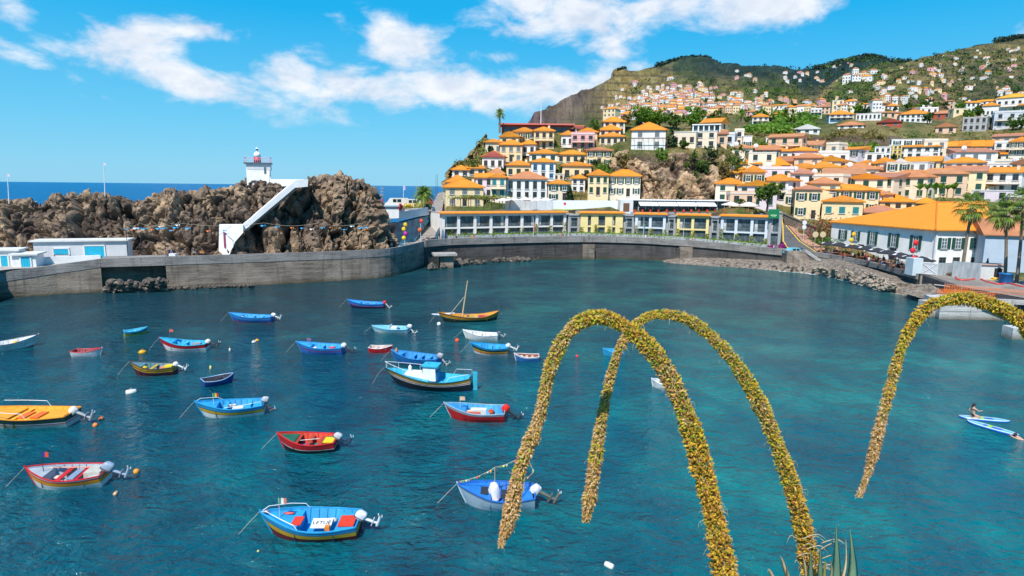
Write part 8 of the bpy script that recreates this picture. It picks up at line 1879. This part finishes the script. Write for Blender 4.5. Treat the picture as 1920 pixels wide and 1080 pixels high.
def flowers(px, py, Y, dims, cols, n, lab, name='flower_bed', z=None):
    p = P(px, py, Y); p.z = z if z is not None else p.z; t = thing(name, lab, name.replace('_', ' '), p)
    q = nrg.normal(size=(n, 3)) * np.array(dims) * .4 + np.array((0, 0, dims[2] * .6)); k = nrg.integers(0, len(cols), n)
    for i, c in enumerate(cols): V, F = cards(q[k == i], .24); mb = MB().use(island('petals_%d_%d' % (c[0] * 100, c[1] * 100), [(0, tuple(x * .6 for x in c)), (1, c)], .6, .2)); mb.add(V, F); mb.build('blossom' if c[0] > .3 else 'leaves', t)
    if name == 'flower_pot': MB().use(paint((.35, .10, .06), .7)).lathe([(.35, -.1), (.5, .6), (.55, .6)], 10).build('pot', t)
    return t
flowers(1446, 452, wallYat(1446) + 3.2, (1.1, .9, 1.2), [(.62, .02, .42), (.55, .02, .30), (.05, .14, .03)], 240, 'flower pot of magenta flowers directly below the green hotel sign', 'flower_pot', 2.9)
flowers(1466, 452, wallYat(1466) + 3.0, (1.3, .9, 1.3), [(.60, .02, .45), (.60, .03, .35), (.05, .14, .03)], 280, 'flower pot of magenta flowers at the road side of the hotel end', 'flower_pot', 2.9)
flowers(1540, 444, 140, (7, 2, 3.2), [(.50, .02, .03), (.40, .03, .05), (.05, .12, .02), (.10, .08, .04)], 900, 'mass of dark red flowering shrubs between the road and the eating house')
flowers(1548, 458, 134, (4, 1.5, 1.0), [(.08, .22, .02), (.12, .28, .03)], 300, 'strip of bright green grass and plants below the red shrubs')
for px, lab in ((1527, 'straw coloured round topped sign on a stick in front of the red shrubs'), (1541, 'second straw coloured round topped sign beside the eating house corner')):
    t, h = post(px, 462, 437, 133, .05, (.55, .45, .30), lab, 'round_sign'); MB().use(paint((.62, .50, .28), .7)).lathe([(.62, 0), (.62, .06)], 14, (0, -.06, h - .3), 'Y').build('disc', t)
# ---------------------------------------------------------------- cafe terrace
DKC = paint((.03, .03, .035), .8); PNL = paint((.72, .72, .70), .8)
CF = []
for k, px in enumerate((1553, 1574, 1598, 1624, 1645, 1668, 1690, 1712, 1730)):
    Y = float(np.interp(px, [1504, 1560, 1640, 1722], [129.8, 126.5, 114.3, 98.8])) + 3.4 + (k % 2) * .8; p = P(px, 470, Y); p.z = 3.02; CF.append(p)
    t = parasol(p, 2.0, 2.75, DKC, 'one of the black and white parasols over the cafe terrace', 'black parasols of the cafe terrace', n=8, sag=.30)
    mb = MB().use(PNL)
    for q in (0, 3, 6): a = 2 * math.pi * (q + .5) / 8; mb.add([(math.cos(a) * 1.5 - math.sin(a) * .35, math.sin(a) * 1.5 + math.cos(a) * .35, 2.34), (math.cos(a) * 1.5 + math.sin(a) * .35, math.sin(a) * 1.5 - math.cos(a) * .35, 2.34), (math.cos(a) * .9 + math.sin(a) * .2, math.sin(a) * .9 - math.cos(a) * .2, 2.55), (math.cos(a) * .9 - math.sin(a) * .2, math.sin(a) * .9 + math.cos(a) * .2, 2.55)], [(0, 1, 2, 3)])
    mb.build('white_panel', t)
tops = list(CLOTH)
WOODC = paint((.30, .11, .05), .6)
pt_ = thing('cafe_table', 'one of the wooden cafe tables under the black parasols', 'table', CF[0] + Vector((-.9, -.8, 0)), 0, 'tables of the cafe terrace'); MB().use(WOODC).box((0, 0, .73), (1.1, .8, .05)).build('table_top', pt_); MB().use(DKC).tube([(0, 0, 0), (0, 0, .71)], .05, 6).build('leg', pt_)
pc_ = thing('cafe_chair', 'one of the wooden cafe chairs under the black parasols', 'chair', CF[0] + Vector((-1.7, -.8, 0)), math.pi / 2, 'chairs of the cafe terrace'); MB().use(WOODC).box((0, 0, .45), (.45, .45, .06)).build('seat', pc_); MB().use(WOODC).box((0, .21, .75), (.45, .05, .6)).build('backrest', pc_); [MB().use(WOODC).tube([(x, y, 0), (x, y, .45)], .025, 4).build('leg', pc_) for x in (-.19, .19) for y in (-.19, .19)]
for k, c in enumerate(CF):
    for q in range(2):
        tp = c + Vector((-1.3 + 1.5 * q, -1.2 + .9 * q, 0))
        if k or q: dup(pt_, tp, random.uniform(-.3, .3))
        for s_ in (-1, 1):
            dup(pc_, tp + Vector((s_ * .85, 0, 0)), -s_ * math.pi / 2 + random.uniform(-.3, .3))
            if (k * 3 + q * 2 + s_) % 4 != 0:
                tc_ = random.choice(tops); person(tp + Vector((s_ * .82, -.05, .02)), -s_ * math.pi / 2 + random.uniform(-.3, .3), 'sit', tc_, random.choice(('blue', 'black', 'grey')), 'one of the people in a %s top seated at the cafe terrace' % tc_, 'people in %s tops at the cafe' % tc_)
for k in range(10):
    c = CF[k % 9]; tc_ = random.choice(tops); person(c + Vector((random.uniform(-1.5, 2.5), random.uniform(.6, 2.6), 0)), random.uniform(0, 6), random.choice(('walk', 'stand')), tc_, 'black', 'one of the people in a %s top standing behind the cafe tables' % tc_, 'people in %s tops standing at the cafe' % tc_)
# ---------------------------------------------------------------- yard, gate and pier at the right
p = P(1720, 508, 99.5); o = MB().use(stucco((.60, .68, .72))).box((0, 1, 1.3), (1.5, 2, 2.7)).build('ticket_hut', None, (p.x, p.y, 3.0)); tag(o, 'narrow pale blue hut at the end of the cafe terrace', 'hut')
def gate(a, c, lab):
    d = c - a; t = thing('gate', lab, 'gate', a, math.atan2(d.y, d.x)); w = d.length; g = paint((.66, .68, .70), .4); mb = MB().use(g)
    for x in (0, w): mb.box((x, 0, .95), (.1, .1, 1.9))
    for z in (.15, 1.85): mb.box((w / 2, 0, z), (w, .08, .1))
    mb.build('frame', t); mb = MB().use(paint((.50, .53, .56), .5)).box((w / 2, .03, 1.0), (w - .1, .02, 1.65)); mb.build('panel', t); mb = MB().use(g); mb.tube([(0, -.03, .15), (w, -.03, 1.85)], .05, 4).tube([(0, -.03, 1.85), (w, -.03, .15)], .05, 4); mb.build('cross_brace', t)
ga = P(1727, 508, 100.5); gb = P(1757, 508, 99.5); ga.z = gb.z = 3.0; gate(ga, gb, 'white crossed gate beside the cafe terrace')
m, nt, b = newmat('corrugated'); wv = nt.nodes.new('ShaderNodeTexWave'); wv.inputs['Scale'].default_value = 2.5; nt.links.new(_coord(nt), wv.inputs[0]); nt.links.new(_ramp(nt, _noise(nt, _coord(nt, (1.5, 1.5, .3)), 1.5, 5), [(.35, (.38, .43, .45)), (.6, (.58, .62, .63))]), b.inputs['Base Color']); b.inputs['Roughness'].default_value = .5; _bump(nt, b, wv.outputs[0], .8, .08); CORR = m
for a, c, h, lab in ((P(1758, 508, 99.5), P(1784, 508, 100), 2.0, 'short corrugated metal fence next to the white gate'), (P(1785, 512, 98), P(1838, 518, 95), 2.5, 'pale corrugated metal hoarding behind the tall fan palm')):
    d = c - a; o = MB().use(CORR).box((d.length / 2, 0, h / 2), (d.length, .12, h)).build('corrugated_fence', None, (a.x, a.y, 2.98), math.atan2(d.y, d.x)); tag(o, lab, 'fence')
p = P(1860, 520, 95); t = thing('yard_shed', 'small pale shed with dark doorway between the palms', 'shed', (p.x, p.y, 3.0), -.3); MB().use(stucco((.62, .64, .64))).box((0, 1, 1.1), (3.0, 2, 2.2)).build('wall', t); MB().use(paint((.5, .32, .25), .8)).box((0, 1, 2.28), (3.3, 2.4, .14)).build('roof', t); MB().use(paint((.02, .02, .022), .8)).box((.7, -.02, .95), (1.0, .06, 1.7)).build('doorway', t)
p = W(1848, 520, 3.0); mb = MB().use(paint((.04, .045, .05), .6)).lathe([(.55, 0), (.55, 1.1), (.62, 1.15), (.12, 2.6), (.08, 3.0)], 4); o = mb.build('obelisk', None, (p.x, p.y, 2.98), .6); tag(o, 'dark pointed stone obelisk in front of the corrugated hoarding', 'obelisk')
p = W(1885, 531, 3.0); t = thing('water_tank', 'bright blue plastic tank at the foot of the leaning palm', 'tank', (p.x, p.y, 3.0)); mb = MB(); mb.smooth = True; mb.use(paint((.01, .16, .42), .4)).lathe([(.72, 0), (.85, .2), (.85, 1.3), (.95, 1.35), (.95, 1.45)], 16); mb.build('tank_body', t)
HOSE = paint((.62, .04, .05), .5); hz_ = [W(px, py, 3.08) for px, py in ((1792, 518), (1796, 524), (1815, 525), (1835, 522), (1850, 528), (1872, 533), (1890, 531), (1915, 537), (1950, 540))]
o = MB().use(HOSE).tube(spline(hz_, 8), .13, 6).build('red_hose'); tag(o, 'long red hose snaking over the yard under the palms', 'hose')
for k, (px, py, c) in enumerate(((1778, 516, (.10, .07, .05)), (1800, 513, (.55, .08, .05)), (1812, 516, (.60, .52, .42)), (1825, 519, (.55, .48, .40)), (1838, 521, (.08, .08, .09)), (1866, 525, (.65, .42, .08)))):
    p = W(px, py, 3.0); rr = random.uniform(.45, .7); mb = MB().use(paint(c, .85, .35, 5)); mb.ball((0, 0, .1), rr, 9, 6, (1.5, 1, .7)); mb.v = [(x * (1 + .25 * math.sin(i * 1.7)), y * (1 + .2 * math.cos(i * 2.3)), z) for i, (x, y, z) in enumerate(mb.v)]; o = mb.build('rubble_heap', None, (p.x, p.y, 3.05)); tag(o, ('heap of dark scrap by the white gate', 'heap of red netting in the yard', 'pale sack heap behind the tall fan palm', 'second pale sack heap beside the obelisk', 'black heap of tarpaulin by the obelisk', 'heap of yellow material before the yard shed')[k], 'heap')
LB_ = W(1760, 599); RB_ = W(2050, 603)
t = thing('concrete_pier', 'pale concrete block pier with lower step at the right of the harbour', 'pier'); PIER = concmat('pier_concrete', (.50, .50, .48), (.38, .38, .37), .6, .3)
mb = MB().use(PIER).prism([(LB_.x, LB_.y), (RB_.x, RB_.y), (RB_.x + 2, RB_.y + 9), (LB_.x + 1.2, LB_.y + 5)], -1.5, 2.35); mb.build('pier_body', t); q = W(1752, 596); MB().use(PIER).box((q.x + .2, q.y + 1.5, .4), (1.4, 2.6, 3.0)).build('step', t)
mb = MB().use(paint((.06, .06, .06), .9))
for k in range(1, 5): mb.box((LB_.x + (RB_.x - LB_.x) * k / 5, LB_.y - .0 + (RB_.y - LB_.y) * k / 5, 1.1), (.03, .03, 2.4))
mb.box(((LB_.x + RB_.x) / 2, (LB_.y + RB_.y) / 2 - .0, 1.05), ((RB_.x - LB_.x), .03, .03), math.atan2(RB_.y - LB_.y, RB_.x - LB_.x)); mb.build('joints', t)
a, c = W(1845, 567, 2.35), W(2040, 577, 2.35); d = c - a; MB().use(LC_).box((d.length / 2, 0, .25), (d.length, .8, .5)).build('kerb_beam', t, a, math.atan2(d.y, d.x))
NET = paint((.85, .20, .03), .7)
a, c = W(1757, 558, 1.9), W(1960, 566, 2.4); d = c - a; t = thing('net_fence', 'orange plastic net fence around the building pier', 'fence', a, math.atan2(d.y, d.x)); mb = MB().use(NET); w = d.length; n = int(w / .28)
for k in range(n + 1): mb.box((k * w / n, 0, .6), (.05, .02, 1.2))
for k in range(7): mb.box((w / 2, 0, .05 + k * .19), (w, .02, .05))
mb.build('netting', t); mb = MB().use(paint((.3, .3, .3), .5)); [mb.box((k * w / 6, .03, .65), (.06, .06, 1.4)) for k in range(7)]; mb.build('fence_posts', t)
a, c = W(1770, 549, 2.2), W(1960, 560, 2.6); d = c - a; t = dup(t, a, math.atan2(d.y, d.x), 'second orange net fence further back along the slipway', None)
o = MB().use(PEB).add([W(1690, 548, .9), W(1770, 572, .4), W(1950, 566, 2.2), W(1950, 552, 2.7), W(1770, 531, 2.7), W(1715, 533, 1.9)], [(0, 1, 2, 3, 4, 5)]).build('slipway'); tag(o, kind='structure')
for k in range(3): a, c = W(1752 + 20 * k, 534 + 3 * k, 2.75 - .05 * k), W(1950, 556 + 4 * k, 2.9 - .1 * k); o = MB().use(paint((.50, .42, .36) if k != 1 else (.42, .14, .08), .8)).tube([a, c], .1, 5).build('slipway_rail', None); tag(o, 'one of the long rusty and pale rails lying along the slipway', 'rail', 'rails along the slipway')
p = W(1906, 637); o = MB().use(PIER).box((.5, .8, .3), (2.0, 1.6, 2.0)).build('mooring_block', None, (p.x, p.y, .0)); tag(o, 'square concrete mooring block standing in the water by the picture edge', 'mooring block')
p = W(1725, 541, 1.2); o = MB().use(paint((.30, .27, .22), .8)).tube([(0, 0, -.5), (0, 0, 2.0)], .17, 8).build('wooden_post', None, p); tag(o, 'short weathered wooden post at the foot of the harbour wall', 'post')
